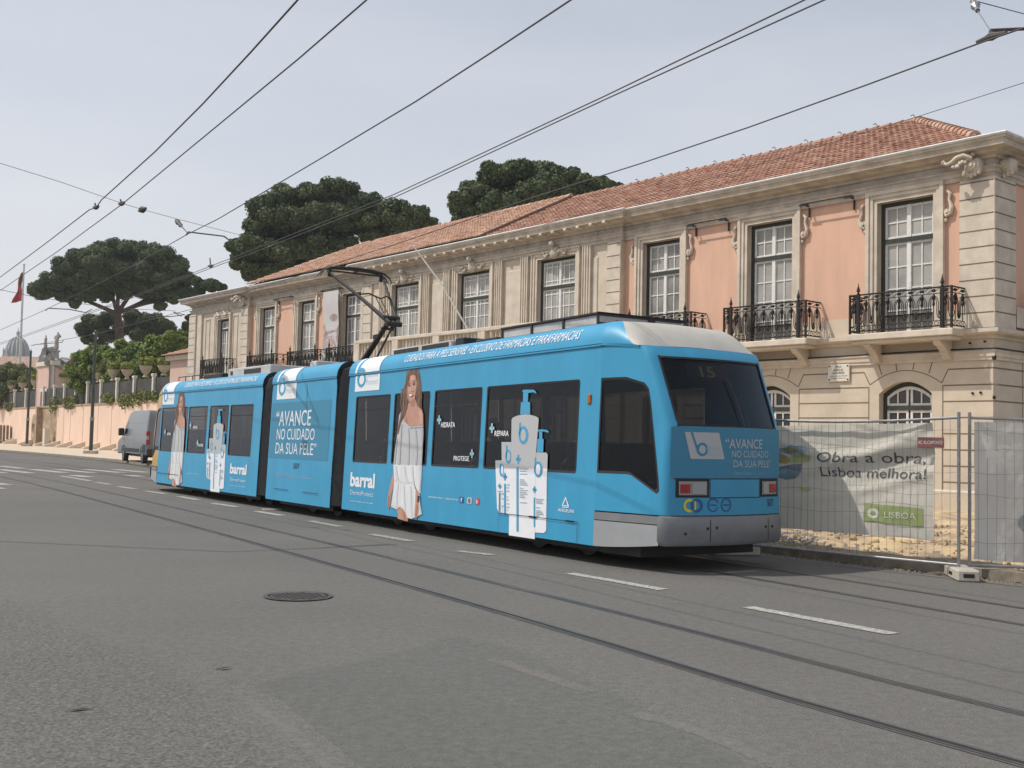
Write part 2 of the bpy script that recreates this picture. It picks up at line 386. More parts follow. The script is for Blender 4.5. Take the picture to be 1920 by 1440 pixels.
ART_SHADING = [
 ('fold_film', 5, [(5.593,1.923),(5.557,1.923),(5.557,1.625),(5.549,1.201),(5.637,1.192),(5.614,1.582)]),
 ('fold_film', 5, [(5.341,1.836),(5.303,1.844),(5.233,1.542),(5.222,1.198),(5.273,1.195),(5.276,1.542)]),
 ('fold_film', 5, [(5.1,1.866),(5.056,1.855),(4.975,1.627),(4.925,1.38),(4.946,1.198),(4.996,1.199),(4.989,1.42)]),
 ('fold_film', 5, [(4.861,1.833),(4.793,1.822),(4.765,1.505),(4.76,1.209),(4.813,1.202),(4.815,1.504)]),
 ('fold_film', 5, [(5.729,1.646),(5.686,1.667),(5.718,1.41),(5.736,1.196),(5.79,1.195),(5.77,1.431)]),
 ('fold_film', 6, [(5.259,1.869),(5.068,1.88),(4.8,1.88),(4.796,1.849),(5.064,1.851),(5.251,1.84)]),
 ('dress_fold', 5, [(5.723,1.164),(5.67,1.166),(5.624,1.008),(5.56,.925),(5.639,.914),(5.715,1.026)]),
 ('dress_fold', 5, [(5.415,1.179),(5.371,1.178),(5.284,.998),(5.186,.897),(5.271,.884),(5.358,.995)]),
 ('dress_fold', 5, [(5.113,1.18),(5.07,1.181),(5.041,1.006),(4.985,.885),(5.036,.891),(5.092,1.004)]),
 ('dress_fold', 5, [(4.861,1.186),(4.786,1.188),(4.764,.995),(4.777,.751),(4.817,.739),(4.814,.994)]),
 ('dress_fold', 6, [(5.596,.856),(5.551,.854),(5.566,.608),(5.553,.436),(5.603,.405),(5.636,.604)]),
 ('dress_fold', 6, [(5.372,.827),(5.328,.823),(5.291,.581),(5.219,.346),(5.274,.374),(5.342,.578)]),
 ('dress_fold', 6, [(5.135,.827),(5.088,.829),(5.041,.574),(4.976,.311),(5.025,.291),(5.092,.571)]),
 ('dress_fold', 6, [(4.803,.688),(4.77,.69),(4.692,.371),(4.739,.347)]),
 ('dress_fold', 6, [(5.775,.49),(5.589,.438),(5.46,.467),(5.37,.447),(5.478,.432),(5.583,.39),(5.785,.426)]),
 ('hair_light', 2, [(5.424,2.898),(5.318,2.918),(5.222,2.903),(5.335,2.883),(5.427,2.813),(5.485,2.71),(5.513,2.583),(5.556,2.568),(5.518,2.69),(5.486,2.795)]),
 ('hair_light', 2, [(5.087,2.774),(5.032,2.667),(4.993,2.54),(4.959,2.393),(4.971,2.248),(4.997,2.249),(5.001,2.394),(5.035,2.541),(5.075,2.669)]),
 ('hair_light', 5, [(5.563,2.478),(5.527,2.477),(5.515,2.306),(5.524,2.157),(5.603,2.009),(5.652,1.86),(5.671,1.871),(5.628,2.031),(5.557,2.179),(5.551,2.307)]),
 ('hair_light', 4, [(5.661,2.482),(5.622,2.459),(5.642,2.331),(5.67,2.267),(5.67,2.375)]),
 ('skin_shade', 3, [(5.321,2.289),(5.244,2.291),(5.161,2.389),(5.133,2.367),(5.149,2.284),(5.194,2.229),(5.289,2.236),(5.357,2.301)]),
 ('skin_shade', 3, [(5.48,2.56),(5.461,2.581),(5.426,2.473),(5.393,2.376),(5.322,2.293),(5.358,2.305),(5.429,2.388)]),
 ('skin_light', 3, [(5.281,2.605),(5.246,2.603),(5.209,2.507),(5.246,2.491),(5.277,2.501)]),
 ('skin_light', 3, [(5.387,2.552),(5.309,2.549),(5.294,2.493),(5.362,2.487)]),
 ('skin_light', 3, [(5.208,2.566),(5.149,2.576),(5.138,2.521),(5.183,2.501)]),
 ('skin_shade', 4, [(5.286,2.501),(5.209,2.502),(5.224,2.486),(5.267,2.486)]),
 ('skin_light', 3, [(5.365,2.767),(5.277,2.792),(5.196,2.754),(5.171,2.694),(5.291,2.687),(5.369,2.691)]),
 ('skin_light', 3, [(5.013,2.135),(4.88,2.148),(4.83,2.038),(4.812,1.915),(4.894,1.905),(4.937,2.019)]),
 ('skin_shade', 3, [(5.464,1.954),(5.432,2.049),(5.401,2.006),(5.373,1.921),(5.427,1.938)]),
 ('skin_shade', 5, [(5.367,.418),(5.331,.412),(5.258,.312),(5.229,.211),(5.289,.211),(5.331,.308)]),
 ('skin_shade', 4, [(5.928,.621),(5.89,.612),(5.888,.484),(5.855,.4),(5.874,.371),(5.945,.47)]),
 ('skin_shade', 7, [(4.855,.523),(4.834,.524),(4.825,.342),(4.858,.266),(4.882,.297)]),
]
ART_BOTTLES = [
 ('grey_film', 0, [(2.491,1.327),(2.3,1.331),(2.288,1.209),(2.471,1.204)]),
 ('print_white', 0, [(2.288,1.209),(2.222,.544),(2.32,.547),(2.374,.604),(2.471,1.204)]),
 ('grey_film', 1, [(2.342,1.609),(2.076,1.61),(2.037,1.215),(2.296,1.208)]),
 ('print_white', 1, [(2.037,1.215),(1.97,.527),(2.209,.537),(2.253,.835),(2.296,1.208)]),
 ('grey_film', 1, [(1.427,1.464),(1.164,1.463),(1.126,1.439),(1.121,1.24),(1.411,1.232)]),
 ('print_white', 1, [(1.121,1.24),(1.116,1.05),(1.073,.377),(1.093,.351),(1.139,.331),(1.351,.322),(1.411,1.232)]),
 ('grey_film', 2, [(2.095,1.949),(2.063,1.975),(1.973,1.999),(1.853,2.014),(1.733,2.017),(1.614,2.01),(1.495,1.991),(1.421,1.971),(1.39,1.948),(1.401,1.732),(1.415,1.468),(1.403,1.232),(2.048,1.215),(2.065,1.528)]),
 ('print_white', 2, [(1.403,1.232),(1.393,1.04),(1.34,.229),(2.01,.229),(2.026,.506),(2.036,1.016),(2.048,1.215)]),
 ('pump_blue', 2, [(1.87,2.202),(1.631,2.198),(1.615,2.016),(1.872,2.021)]),
 ('pump_blue', 2, [(1.824,2.362),(1.688,2.344),(1.69,2.195),(1.815,2.199)]),
 ('pump_blue', 3, [(1.841,2.38),(1.766,2.384),(1.676,2.379),(1.558,2.377),(1.482,2.341),(1.486,2.316),(1.555,2.339),(1.687,2.333),(1.838,2.349)]),
 ('pump_blue', 1, [(1.4,1.658),(1.243,1.658),(1.241,1.467),(1.401,1.468)]),
 ('pump_blue', 1, [(1.367,1.774),(1.289,1.765),(1.28,1.655),(1.357,1.658)]),
 ('pump_blue', 2, [(1.397,1.79),(1.277,1.795),(1.163,1.784),(1.119,1.756),(1.138,1.748),(1.246,1.765),(1.395,1.765)]),
 ('pump_blue', 4, [(1.895,1.244),(1.841,1.244),(1.756,.305),(1.81,.303)]),
 ('pump_blue', 4, [(2.204,.985),(2.161,.986),(2.12,.546),(2.163,.545)]),
 ('pump_blue', 4, [(1.414,.817),(1.382,.818),(1.346,.403),(1.378,.402)]),
 ('pump_blue', 4, [(2.333,.848),(2.302,.849),(2.274,.554),(2.305,.553)]),
 ('pump_blue', 3, [(1.629,1.713),(1.632,1.671),(1.647,1.634),(1.672,1.604),(1.706,1.585),(1.745,1.578),(1.785,1.584),(1.823,1.603),(1.854,1.633),(1.876,1.671),(1.886,1.713),(1.884,1.755),(1.869,1.793),(1.843,1.823),(1.808,1.842),(1.769,1.848),(1.729,1.841),(1.691,1.822),(1.66,1.792),(1.639,1.754)]),
 ('grey_film', 4, [(1.686,1.713),(1.687,1.685),(1.695,1.661),(1.709,1.641),(1.728,1.628),(1.749,1.624),(1.771,1.628),(1.792,1.641),(1.81,1.66),(1.822,1.685),(1.828,1.713),(1.827,1.741),(1.819,1.766),(1.805,1.785),(1.786,1.798),(1.765,1.802),(1.743,1.798),(1.722,1.785),(1.705,1.765),(1.692,1.74)]),
 ('pump_blue', 3, [(1.888,1.895),(1.837,1.898),(1.82,1.713),(1.874,1.713)]),
 ('pump_blue', 3, [(2.053,1.394),(2.054,1.363),(2.063,1.334),(2.078,1.311),(2.099,1.296),(2.124,1.29),(2.149,1.295),(2.173,1.309),(2.193,1.331),(2.207,1.36),(2.214,1.392),(2.213,1.424),(2.204,1.453),(2.188,1.476),(2.167,1.491),(2.143,1.496),(2.117,1.491),(2.094,1.477),(2.074,1.455),(2.06,1.426)]),
 ('grey_film', 4, [(2.071,1.394),(2.071,1.373),(2.076,1.354),(2.084,1.338),(2.095,1.328),(2.108,1.325),(2.122,1.328),(2.135,1.337),(2.146,1.352),(2.154,1.371),(2.158,1.393),(2.158,1.414),(2.153,1.433),(2.145,1.449),(2.134,1.459),(2.121,1.462),(2.107,1.459),(2.094,1.449),(2.083,1.434),(2.075,1.415)]),
 ('pump_blue', 3, [(2.208,1.561),(2.177,1.565),(2.159,1.372),(2.197,1.371)]),
 ('pump_blue', 2, [(2.233,1.189),(2.233,1.158),(2.239,1.13),(2.251,1.108),(2.267,1.093),(2.286,1.087),(2.306,1.092),(2.325,1.105),(2.341,1.127),(2.353,1.155),(2.359,1.186),(2.359,1.217),(2.352,1.245),(2.341,1.268),(2.324,1.282),(2.305,1.288),(2.285,1.283),(2.266,1.27),(2.25,1.248),(2.239,1.22)]),
 ('print_white', 3, [(2.245,1.189),(2.245,1.169),(2.248,1.15),(2.253,1.136),(2.261,1.126),(2.271,1.122),(2.281,1.125),(2.29,1.134),(2.299,1.149),(2.305,1.167),(2.308,1.187),(2.309,1.208),(2.306,1.226),(2.3,1.241),(2.292,1.25),(2.283,1.254),(2.273,1.251),(2.263,1.242),(2.255,1.227),(2.249,1.209)]),
 ('pump_blue', 2, [(2.351,1.273),(2.329,1.277),(2.32,1.178),(2.345,1.177)]),
 ('pump_blue', 3, [(1.232,1.225),(1.234,1.19),(1.246,1.158),(1.267,1.132),(1.295,1.115),(1.327,1.108),(1.36,1.112),(1.391,1.128),(1.417,1.152),(1.435,1.184),(1.443,1.219),(1.441,1.255),(1.428,1.288),(1.407,1.314),(1.379,1.331),(1.347,1.337),(1.313,1.332),(1.283,1.317),(1.257,1.292),(1.24,1.26)]),
 ('print_white', 4, [(1.279,1.224),(1.28,1.201),(1.286,1.179),(1.297,1.162),(1.313,1.151),(1.33,1.147),(1.348,1.15),(1.366,1.16),(1.38,1.177),(1.39,1.197),(1.395,1.221),(1.394,1.244),(1.388,1.266),(1.376,1.283),(1.361,1.294),(1.343,1.298),(1.325,1.295),(1.308,1.284),(1.294,1.268),(1.284,1.247)]),
 ('pump_blue', 3, [(1.44,1.388),(1.409,1.392),(1.394,1.221),(1.429,1.22)]),
 ('pump_blue', 4, [(1.887,1.424),(1.845,1.424),(1.834,1.295),(1.876,1.296)]),
 ('pump_blue', 4, [(1.923,1.381),(1.802,1.379),(1.798,1.337),(1.919,1.338)]),
 ('pump_blue', 4, [(2.216,1.147),(2.179,1.147),(2.169,1.037),(2.206,1.037)]),
 ('pump_blue', 4, [(2.247,1.109),(2.141,1.109),(2.138,1.073),(2.244,1.072)]),
 ('pump_blue', 4, [(2.342,.981),(2.311,.982),(2.304,.906),(2.335,.905)]),
 ('pump_blue', 4, [(2.369,.955),(2.28,.956),(2.278,.931),(2.366,.93)]),
 ('pump_blue', 4, [(1.424,.978),(1.391,.978),(1.383,.887),(1.416,.886)]),
 ('pump_blue', 4, [(1.451,.946),(1.359,.947),(1.356,.917),(1.448,.915)]),
 ('faint_print', 4, [(1.806,1.226),(1.586,1.226),(1.585,1.214),(1.805,1.215)]),
 ('faint_print', 4, [(1.803,1.193),(1.633,1.193),(1.632,1.181),(1.802,1.181)]),
 ('faint_print', 4, [(1.799,1.151),(1.602,1.151),(1.601,1.14),(1.798,1.139)]),
 ('faint_print', 4, [(1.792,1.067),(1.679,1.068),(1.678,1.056),(1.791,1.055)]),
 ('faint_print', 4, [(1.79,1.042),(1.643,1.043),(1.642,1.031),(1.789,1.03)]),
 ('faint_print', 4, [(1.787,1.017),(1.601,1.019),(1.6,1.007),(1.786,1.005)]),
 ('faint_print', 4, [(1.785,.991),(1.577,.994),(1.576,.982),(1.784,.98)]),
 ('faint_print', 4, [(1.781,.941),(1.684,.943),(1.683,.931),(1.779,.93)]),
 ('faint_print', 4, [(1.778,.911),(1.559,.915),(1.558,.903),(1.777,.899)]),
 ('faint_print', 4, [(1.775,.883),(1.606,.886),(1.605,.874),(1.774,.871)]),
 ('faint_print', 4, [(1.773,.858),(1.576,.862),(1.575,.85),(1.772,.846)]),
 ('faint_print', 4, [(1.771,.833),(1.658,.835),(1.657,.823),(1.77,.821)]),
 ('faint_print', 4, [(1.769,.808),(1.622,.811),(1.621,.799),(1.767,.796)]),
 ('faint_print', 4, [(1.762,.733),(1.576,.738),(1.575,.726),(1.761,.721)]),
 ('faint_print', 4, [(1.358,.804),(1.159,.808),(1.158,.797),(1.357,.792)]),
 ('faint_print', 4, [(1.356,.776),(1.202,.78),(1.201,.768),(1.355,.765)]),
 ('faint_print', 4, [(1.353,.75),(1.175,.755),(1.174,.743),(1.352,.739)]),
 ('faint_print', 4, [(1.348,.685),(1.245,.688),(1.244,.677),(1.347,.673)]),
 ('faint_print', 4, [(1.344,.641),(1.211,.645),(1.21,.634),(1.343,.63)]),
 ('faint_print', 4, [(1.342,.617),(1.174,.622),(1.173,.611),(1.341,.605)]),
 ('faint_print', 4, [(1.34,.592),(1.151,.599),(1.15,.588),(1.339,.581)]),
 ('faint_print', 4, [(1.337,.568),(1.251,.571),(1.25,.56),(1.337,.557)]),
 ('faint_print', 4, [(2.138,.977),(2.051,.979),(2.05,.967),(2.137,.965)]),
 ('faint_print', 4, [(2.134,.935),(2.067,.936),(2.066,.924),(2.133,.923)]),
 ('faint_print', 4, [(2.129,.884),(2.051,.885),(2.05,.873),(2.128,.872)]),
 ('faint_print', 4, [(2.121,.798),(2.077,.799),(2.076,.788),(2.12,.787)]),
 ('faint_print', 4, [(2.117,.756),(2.059,.757),(2.058,.745),(2.116,.744)]),
 ('faint_print', 4, [(2.112,.696),(2.038,.698),(2.037,.687),(2.111,.685)]),
 ('faint_print', 4, [(2.107,.645),(2.025,.648),(2.024,.636),(2.106,.634)]),
 ('faint_print', 4, [(2.103,.603),(2.065,.604),(2.064,.593),(2.102,.591)]),
 ('faint_print', 4, [(2.269,.834),(2.18,.836),(2.179,.824),(2.268,.822)]),
 ('faint_print', 4, [(2.262,.766),(2.194,.767),(2.193,.755),(2.261,.754)]),
 ('faint_print', 4, [(2.252,.654),(2.173,.657),(2.172,.645),(2.251,.642)]),
]
ART_CROSSES = [
 ('pump_lt', 1, [(4.302,2.048),(4.258,2.05),(4.241,1.9),(4.285,1.898)]),
 ('pump_lt', 1, [(4.342,1.996),(4.206,1.996),(4.201,1.949),(4.337,1.949)]),
 ('pump_lt', 1, [(2.662,1.895),(2.617,1.897),(2.603,1.749),(2.648,1.746)]),
 ('pump_lt', 1, [(2.703,1.843),(2.567,1.844),(2.562,1.798),(2.699,1.796)]),
 ('pump_lt', 1, [(3.204,1.488),(3.164,1.492),(3.15,1.351),(3.19,1.347)]),
 ('pump_lt', 1, [(3.24,1.438),(3.119,1.442),(3.114,1.398),(3.236,1.394)]),
]
# ---------------------------------------------------------------- the articulated tram
class Mod:
    def __init__(s, o, ang, L, zs):
        a = R(ang); s.o = Vector((o[0], o[1], 0)); s.d = Vector((math.cos(a), math.sin(a), 0)); s.n = Vector((math.sin(a), -math.cos(a), 0)); s.L = L; s.zs = zs
    def __call__(s, u, v, z):
        p = s.o + s.d * u + s.n * v
        return (p.x, p.y, z * s.zs(u))
MOD_REAR = Mod((1.114, 14.600), 123.35, 7.86, lambda u: 1 - 0.0049 * max(u, -1.5))
MOD_MID = Mod((-3.473, 21.382), 123.54, 3.37, lambda u: 0.955 - 0.003 * u)
MOD_FRONT = Mod((-5.689, 24.850), 124.24, 7.56, lambda u: 0.942)
WID = 2.45
def vside(z): return 0.035 * (z - 0.24)
def cove(t):  # quarter-ellipse roof edge, t 0..1 from the gutter lip to the flat roof
    a = t * math.pi / 2
    return 0.075 + 0.285 * (1 - math.cos(a)), 2.935 + 0.315 * math.sin(a)
ROOF_Z = 3.25

tram = empty('tram', MOD_REAR.o + MOD_REAR.d * 9 + MOD_REAR.n * 1.2, 0, 'long blue three-section tram wrapped in a skin-care advertisement, standing on the far track', 'tram')

W_REAR = [(6.09, 7.49), (4.64, 5.91), (2.98, 4.46), (0.46, 2.82)]
W_FRONT = [(5.22, 7.46), (3.66, 5.10), (2.14, 3.45), (0.54, 2.00)]
WZ = (1.205, 2.465)

def rect(u0, u1, z0, z1): return [(u0, z0), (u1, z0), (u1, z1), (u0, z1)]
def rrect(u0, u1, z0, z1, r=0.05):
    P = []
    for cx, cz, a0 in ((u1-r, z1-r, 0), (u0+r, z1-r, 90), (u0+r, z0+r, 180), (u1-r, z0+r, 270)):
        for k in range(4): P.append((cx + r*math.cos(R(a0+30*k)), cz + r*math.sin(R(a0+30*k))))
    return P
def decal(mod, mb, pts, lay, mi=0, far=False):
    """2-D outline on the near side of a car, `lay` film thicknesses proud of the panel"""
    e = 0.004 + 0.0022 * lay
    tris = tessellate_polygon([[Vector((p[0], p[1], 0)) for p in pts]])
    mb.add([mod(u, vside(z) - e, z) for u, z in pts], [tuple(t) for t in tris], mi)
def decal_text(mod, mb, txt, u0, u1, z0, z1, lay=1, bold=0.0, shear=0.0, mi=0, surf=None, spacing=1.0):
    vs, fs, asp = text_tris(txt, bold, shear, spacing, cuts=8 if surf else 0)
    e = 0.004 + 0.0022 * lay
    out = []
    for x, y in vs:
        u, z = u0 + (u1-u0)*x, z0 + (z1-z0)*y
        out.append(surf(u, z, e) if surf else mod(u, vside(z) - e, z))
    mb.add(out, fs, mi)

def side_panel(mod, holes, u0, u1, near=True):
    mb = MB()
    sgn = (lambda z: vside(z)) if near else (lambda z: WID - vside(z))
    zt = 2.89
    outer = [(u0, 0.255), (u1, 0.255), (u1, zt), (u0, zt)]
    loops = [[Vector((*p, 0)) for p in outer]] + [[Vector((*p, 0)) for p in rrect(h[0], h[1], WZ[0], WZ[1], 0.03)] for h in holes]
    flat = [p for l in loops for p in l]
    tris = [tuple(t) for t in tessellate_polygon(loops)]
    mb.add([mod(p.x, sgn(p.y), p.y) for p in flat], tris)
    k = 1 if near else -1
    # gutter lip and the roof edge above it
    prof = [(sgn(zt), zt), (sgn(zt) - 0.022*k, zt+0.012), (sgn(zt) - 0.022*k, zt+0.035), (sgn(zt)+0.03*k, zt+0.042)]
    prof += [((cove(t)[0] if near else WID - cove(t)[0]), cove(t)[1]) for t in (0, .15, .3, .45, .6, .75, .9, 1)]
    n = len(prof)
    for u in (u0, u1): mb.add([], [])
    vs = [mod(u, v, z) for u in (u0, (u0+u1)/2, u1) for v, z in prof]
    mb.add(vs, [(i*n+j, i*n+j+1, (i+1)*n+j+1, (i+1)*n+j) for i in range(2) for j in range(n-1)])
    # skirt turned under
    mb.add([mod(u, v, z) for u in (u0, u1) for v, z in ((sgn(0.255), 0.255), (sgn(0.255)+0.10*k, 0.235))], [(0, 1, 3, 2)])
    return mb

def car(mod, holes, u0, u1, part):
    body = side_panel(mod, holes, u0, u1, True)
    o2 = side_panel(mod, holes, u0, u1, False)
    b = len(body.v); body.v += o2.v; body.f += [[b+i for i in f] for f in o2.f]; body.m += o2.m
    # flat roof, end bulkheads left open behind the bellows
    cv = cove(1)[0]
    body.add([mod(u0, cv, ROOF_Z), mod(u1, cv, ROOF_Z), mod(u1, WID-cv, ROOF_Z), mod(u0, WID-cv, ROOF_Z)], [(0, 1, 2, 3)], 1)
    root = body.build(part, [M['blue'], M['roof_grey']], tram, local=False, smooth=35)
    g = MB(); fr = MB()
    for h in holes:
        for near in (True, False):
            f = (lambda z, near=near: vside(z)+0.012) if near else (lambda z: WID - vside(z) - 0.012)
            f2 = (lambda z, near=near: vside(z)-0.003) if near else (lambda z: WID - vside(z) + 0.003)
            gm = MB()
            gm.add([mod(u, f(z), z) for u, z in rect(h[0]-.01, h[1]+.01, WZ[0]-.01, WZ[1]+.01)], [(0, 1, 2, 3)])
            if near:
                wn = gm.build('window', M['tram_glass'], root, local=False)
                wn.parent = root
                frm = MB()
                outer, inner = rrect(h[0]-.012, h[1]+.012, WZ[0]-.012, WZ[1]+.012, .04), rrect(h[0]+.02, h[1]-.02, WZ[0]+.02, WZ[1]-.02, .03)
                nn = len(outer)
                frm.add([mod(u, f2(z), z) for u, z in outer] + [mod(u, f2(z)+.004, z) for u, z in inner], [(i, (i+1) % nn, nn+(i+1) % nn, nn+i) for i in range(nn)])
                zt = WZ[1] - 0.27
                if h not in (W_REAR[3], W_REAR[1], W_FRONT[0], W_FRONT[2]):
                    frm.add([mod(u, f2(z)+.002, z) for u, z in rect(h[0]+.01, h[1]-.01, zt, zt+.022)], [(0, 1, 2, 3)])
                frm.build('window_frame', M['black'], wn, local=False)
            else:
                gm.build('far_window', M['far_glass'], root, local=False)
    return root

tram.rotation_euler = (0, 0, 0)
rear = car(MOD_REAR, W_REAR, 0.0, MOD_REAR.L, 'rear_car_body')
mid = car(MOD_MID, [], 0.0, MOD_MID.L, 'middle_car_body')
front = car(MOD_FRONT, W_FRONT, 0.0, MOD_FRONT.L, 'front_car_body')

# ---- driver's cabs: `a` is the distance beyond the end of the side panel
def uc(z):   # how far the corner edge stands out beyond the side panel
    if z < 1.84: return 1.10
    if z < 2.75: return 1.10 - (z-1.84)/0.91*0.37
    return 0.73 - (z-2.75)/0.13*0.09
def cab(mod, end, name, skin, roofskin, detail=True):
    sg = -1 if end == 0 else 1
    u_of = (lambda a: -a) if end == 0 else (lambda a: mod.L + a)
    Tm = lambda a, v, z: mod(u_of(a), v, z)
    def taper(a): return 0.17 * a / 1.1
    def vs_(a, z): return vside(z) + taper(a)
    def corner(z, k):  # k 0..1 round the corner from the side to the rear face
        a0, v0 = uc(z), vs_(uc(z), z)
        a1, v1 = a0 + 0.12, v0 + 0.13
        p = (a0 + 0.09, v0 + 0.015)
        return ((1-k)**2*a0 + 2*k*(1-k)*p[0] + k*k*a1, (1-k)**2*v0 + 2*k*(1-k)*p[1] + k*k*v1)
    def face(z, s):    # s 0..1 across the rear face
        a1, v1 = corner(z, 1)
        v = v1 + (WID - 2*v1) * s
        return a1 + 0.12 * (1 - (2*s-1)**2), v
    def on_face(s_v, z, e):     # by v metres
        a1, v1 = corner(z, 1)
        s = (s_v - v1) / (WID - 2*v1)
        a, v = face(z, s)
        return Tm(a + e, v, z)
    root = MB()
    # near and far side skins with the cab window let in on the near side
    WIN = [(0.00, 2.46), (0.45, 2.455), (0.76, 2.37), (0.83, 2.30), (0.88, 2.10), (0.97, 1.60), (1.05, 1.14), (1.06, 1.03), (1.02, 1.0), (0.60, 1.215), (0.54, 1.225), (0.0, 1.225)]
    for near in (True, False):
        outer = [(0, 0.72), (1.10, 0.72), (1.10, 1.84)] + [(uc(z), z) for z in (2.2, 2.75, 2.80, 2.86)] + [(0.30, 2.905), (0.0, 2.89)]
        hole = [(a + 0.02 if a == 0 else a, z) for a, z in WIN] if near else []
        loops = [[Vector((*p, 0)) for p in outer]] + ([[Vector((*p, 0)) for p in hole]] if hole else [])
        flat = [p for l in loops for p in l]
        root.add([Tm(p.x, (vs_(p.x, p.y) if near else WID - vs_(p.x, p.y)), p.y) for p in flat], [tuple(t) for t in tessellate_polygon(loops)])
        # corner strips
        zz = [0.72, 0.95, 1.2, 1.5, 1.84, 2.2, 2.5, 2.70, 2.75, 2.80, 2.86]
        K = 6
        root.add([Tm(corner(z, k/K)[0], (corner(z, k/K)[1] if near else WID - corner(z, k/K)[1]), z) for z in zz for k in range(K+1)],
                 [(i*(K+1)+k, i*(K+1)+k+1, (i+1)*(K+1)+k+1, (i+1)*(K+1)+k) for i in range(len(zz)-1) for k in range(K)])
    # rear face below and above the screen
    def band(mb, z0, z1, s0=0.0, s1=1.0, n=10, e=0.0, mi=None, nz=2):
        mb.add([Tm(face(z, s)[0] + e, face(z, s)[1], z) for z in [z0 + (z1-z0)*i/nz for i in range(nz+1)] for s in [s0 + (s1-s0)*k/n for k in range(n+1)]],
               [(i*(n+1)+k, i*(n+1)+k+1, (i+1)*(n+1)+k+1, (i+1)*(n+1)+k) for i in range(nz) for k in range(n)], mi)
    band(root, 0.72, 0.93); band(root, 0.93, 1.18); band(root, 1.18, 1.84, nz=3)
    band(root, 2.72, 2.86, nz=3)
    # roof end: cove strips in the skin colour, beige fairing between
    NA = 14
    def curve(k):   # k 0 at the flat roof, 1 at the lower edge: (a, z of the top line, z of the lip)
        a = 0.66 * k
        return a, ROOF_Z - (ROOF_Z - 2.875) * (k ** 2.2), 2.935 - (2.935-2.87) * (k ** 1.6)
    def cs(k, side_t):
        a, zt, zl = curve(k)
        cv, cz = cove(side_t)
        f = (cz - 2.935) / (ROOF_Z - 2.935)
        return a, cv + taper(max(a, 0)), zl + (zt - zl) * f
    TT = (0, .15, .3, .45, .6, .75, .9, 1)
    fair = MB()
    TT = [q/12 for q in range(13)]
    kb = lambda t: min(1.0, max(.04, (.06 + .52*(1-t)**.9)/.66))
    for near in (True, False):
        for tgt, lo, hi in ((root, lambda t: 0.0, kb), (fair, kb, lambda t: 1.0)):
            tgt.add([Tm(c_[0], (c_[1] if near else WID - c_[1]), c_[2]) for q in range(11) for c_ in [cs(lo(t) + (hi(t)-lo(t))*q/10, t) for t in TT]],
                    [(q*13+j, q*13+j+1, (q+1)*13+j+1, (q+1)*13+j) for q in range(10) for j in range(12)])
        root.add([Tm(a, (vs_(max(a,0), z) - 0.02*(1-k) if near else WID - vs_(max(a,0), z) + 0.02*(1-k)), z) for k in [i/NA for i in range(NA+1)] for a, z in [(curve(k)[0], curve(k)[2]-0.03 - 0.02*k)]] +
                 [Tm(cs(i/NA, 0)[0], (cs(i/NA, 0)[1] if near else WID - cs(i/NA, 0)[1]), cs(i/NA, 0)[2]) for i in range(NA+1)],
                 [(i, i+1, NA+2+i, NA+1+i) for i in range(NA)])
    fair.add([Tm(cs(i/NA, 1)[0], cs(i/NA, 1)[1] + (WID - 2*cs(i/NA, 1)[1]) * s/8, cs(i/NA, 1)[2] + 0.02*math.sin(math.pi*s/8)) for i in range(NA+1) for s in range(9)],
             [(i*9+s, i*9+s+1, (i+1)*9+s+1, (i+1)*9+s) for i in range(NA) for s in range(8)])
    root.add([Tm(0.655, cs(1, 1)[1], 2.875), Tm(0.655, WID-cs(1, 1)[1], 2.875), Tm(face(2.86, 1)[0], face(2.86, 1)[1], 2.86), Tm(face(2.86, .5)[0], face(2.86, .5)[1], 2.86), Tm(face(2.86, 0)[0], face(2.86, 0)[1], 2.86)], [(0, 1, 2, 3, 4)])
    for near in (True, False):
        a, v = corner(2.86, 0)
        root.add([Tm(0.655, cs(1, 1)[1] if near else WID - cs(1, 1)[1], 2.875), Tm(face(2.86, 0)[0], (face(2.86, 0)[1] if near else WID - face(2.86, 0)[1]), 2.86), Tm(corner(2.86, .5)[0], (corner(2.86, .5)[1] if near else WID-corner(2.86, .5)[1]), 2.86), Tm(a, v if near else WID - v, 2.86), Tm(0.64, cs(1, 0)[1] if near else WID - cs(1, 0)[1], 2.87)], [(0, 1, 2, 3, 4)])
    ro = root.build(name, [skin], tram, local=False, smooth=40)
    fair.build('roof_fairing', roofskin, ro, local=False, smooth=40)
    # side window of the cab
    g = MB(); tri = tessellate_polygon([[Vector((*p, 0)) for p in WIN]])
    g.add([Tm(a, vs_(a, z) + 0.012, z) for a, z in [(a + 0.02 if a == 0 else a, z) for a, z in WIN]], [tuple(t) for t in tri])
    cw = g.build('cab_window', M['tram_glass'], ro, local=False)
    fr = MB(); n = len(WIN)
    cx, cz = 0.45, 1.8
    W0 = [(a + 0.02 if a == 0 else a, z) for a, z in WIN]
    grow = lambda k: [(a + (a-cx)*k, z + (z-cz)*k) for a, z in W0]
    A_, B_ = grow(0.02), grow(-0.035)
    fr.add([Tm(a, vs_(a, z) - 0.003, z) for a, z in A_] + [Tm(a, vs_(a, z) + 0.001, z) for a, z in B_], [(i, (i+1) % n, n+(i+1) % n, n+i) for i in range(n)])
    fr.build('window_frame', M['black'], cw, local=False)
    # screen
    sc = MB(); band(sc, 1.835, 2.725, nz=6, n=12, e=-0.012)
    sob = sc.build('windscreen', M['screen_glass'], ro, local=False, smooth=40)
    fr = MB()
    band(fr, 1.83, 1.852, nz=1, n=12, e=0.003); band(fr, 2.70, 2.728, nz=1, n=12, e=0.003)
    band(fr, 1.825, 2.735, -0.005, 0.012, n=1, nz=6, e=0.003); band(fr, 1.825, 2.735, 0.988, 1.005, n=1, nz=6, e=0.003)
    fr.build('screen_frame', M['black'], sob, local=False, smooth=40)
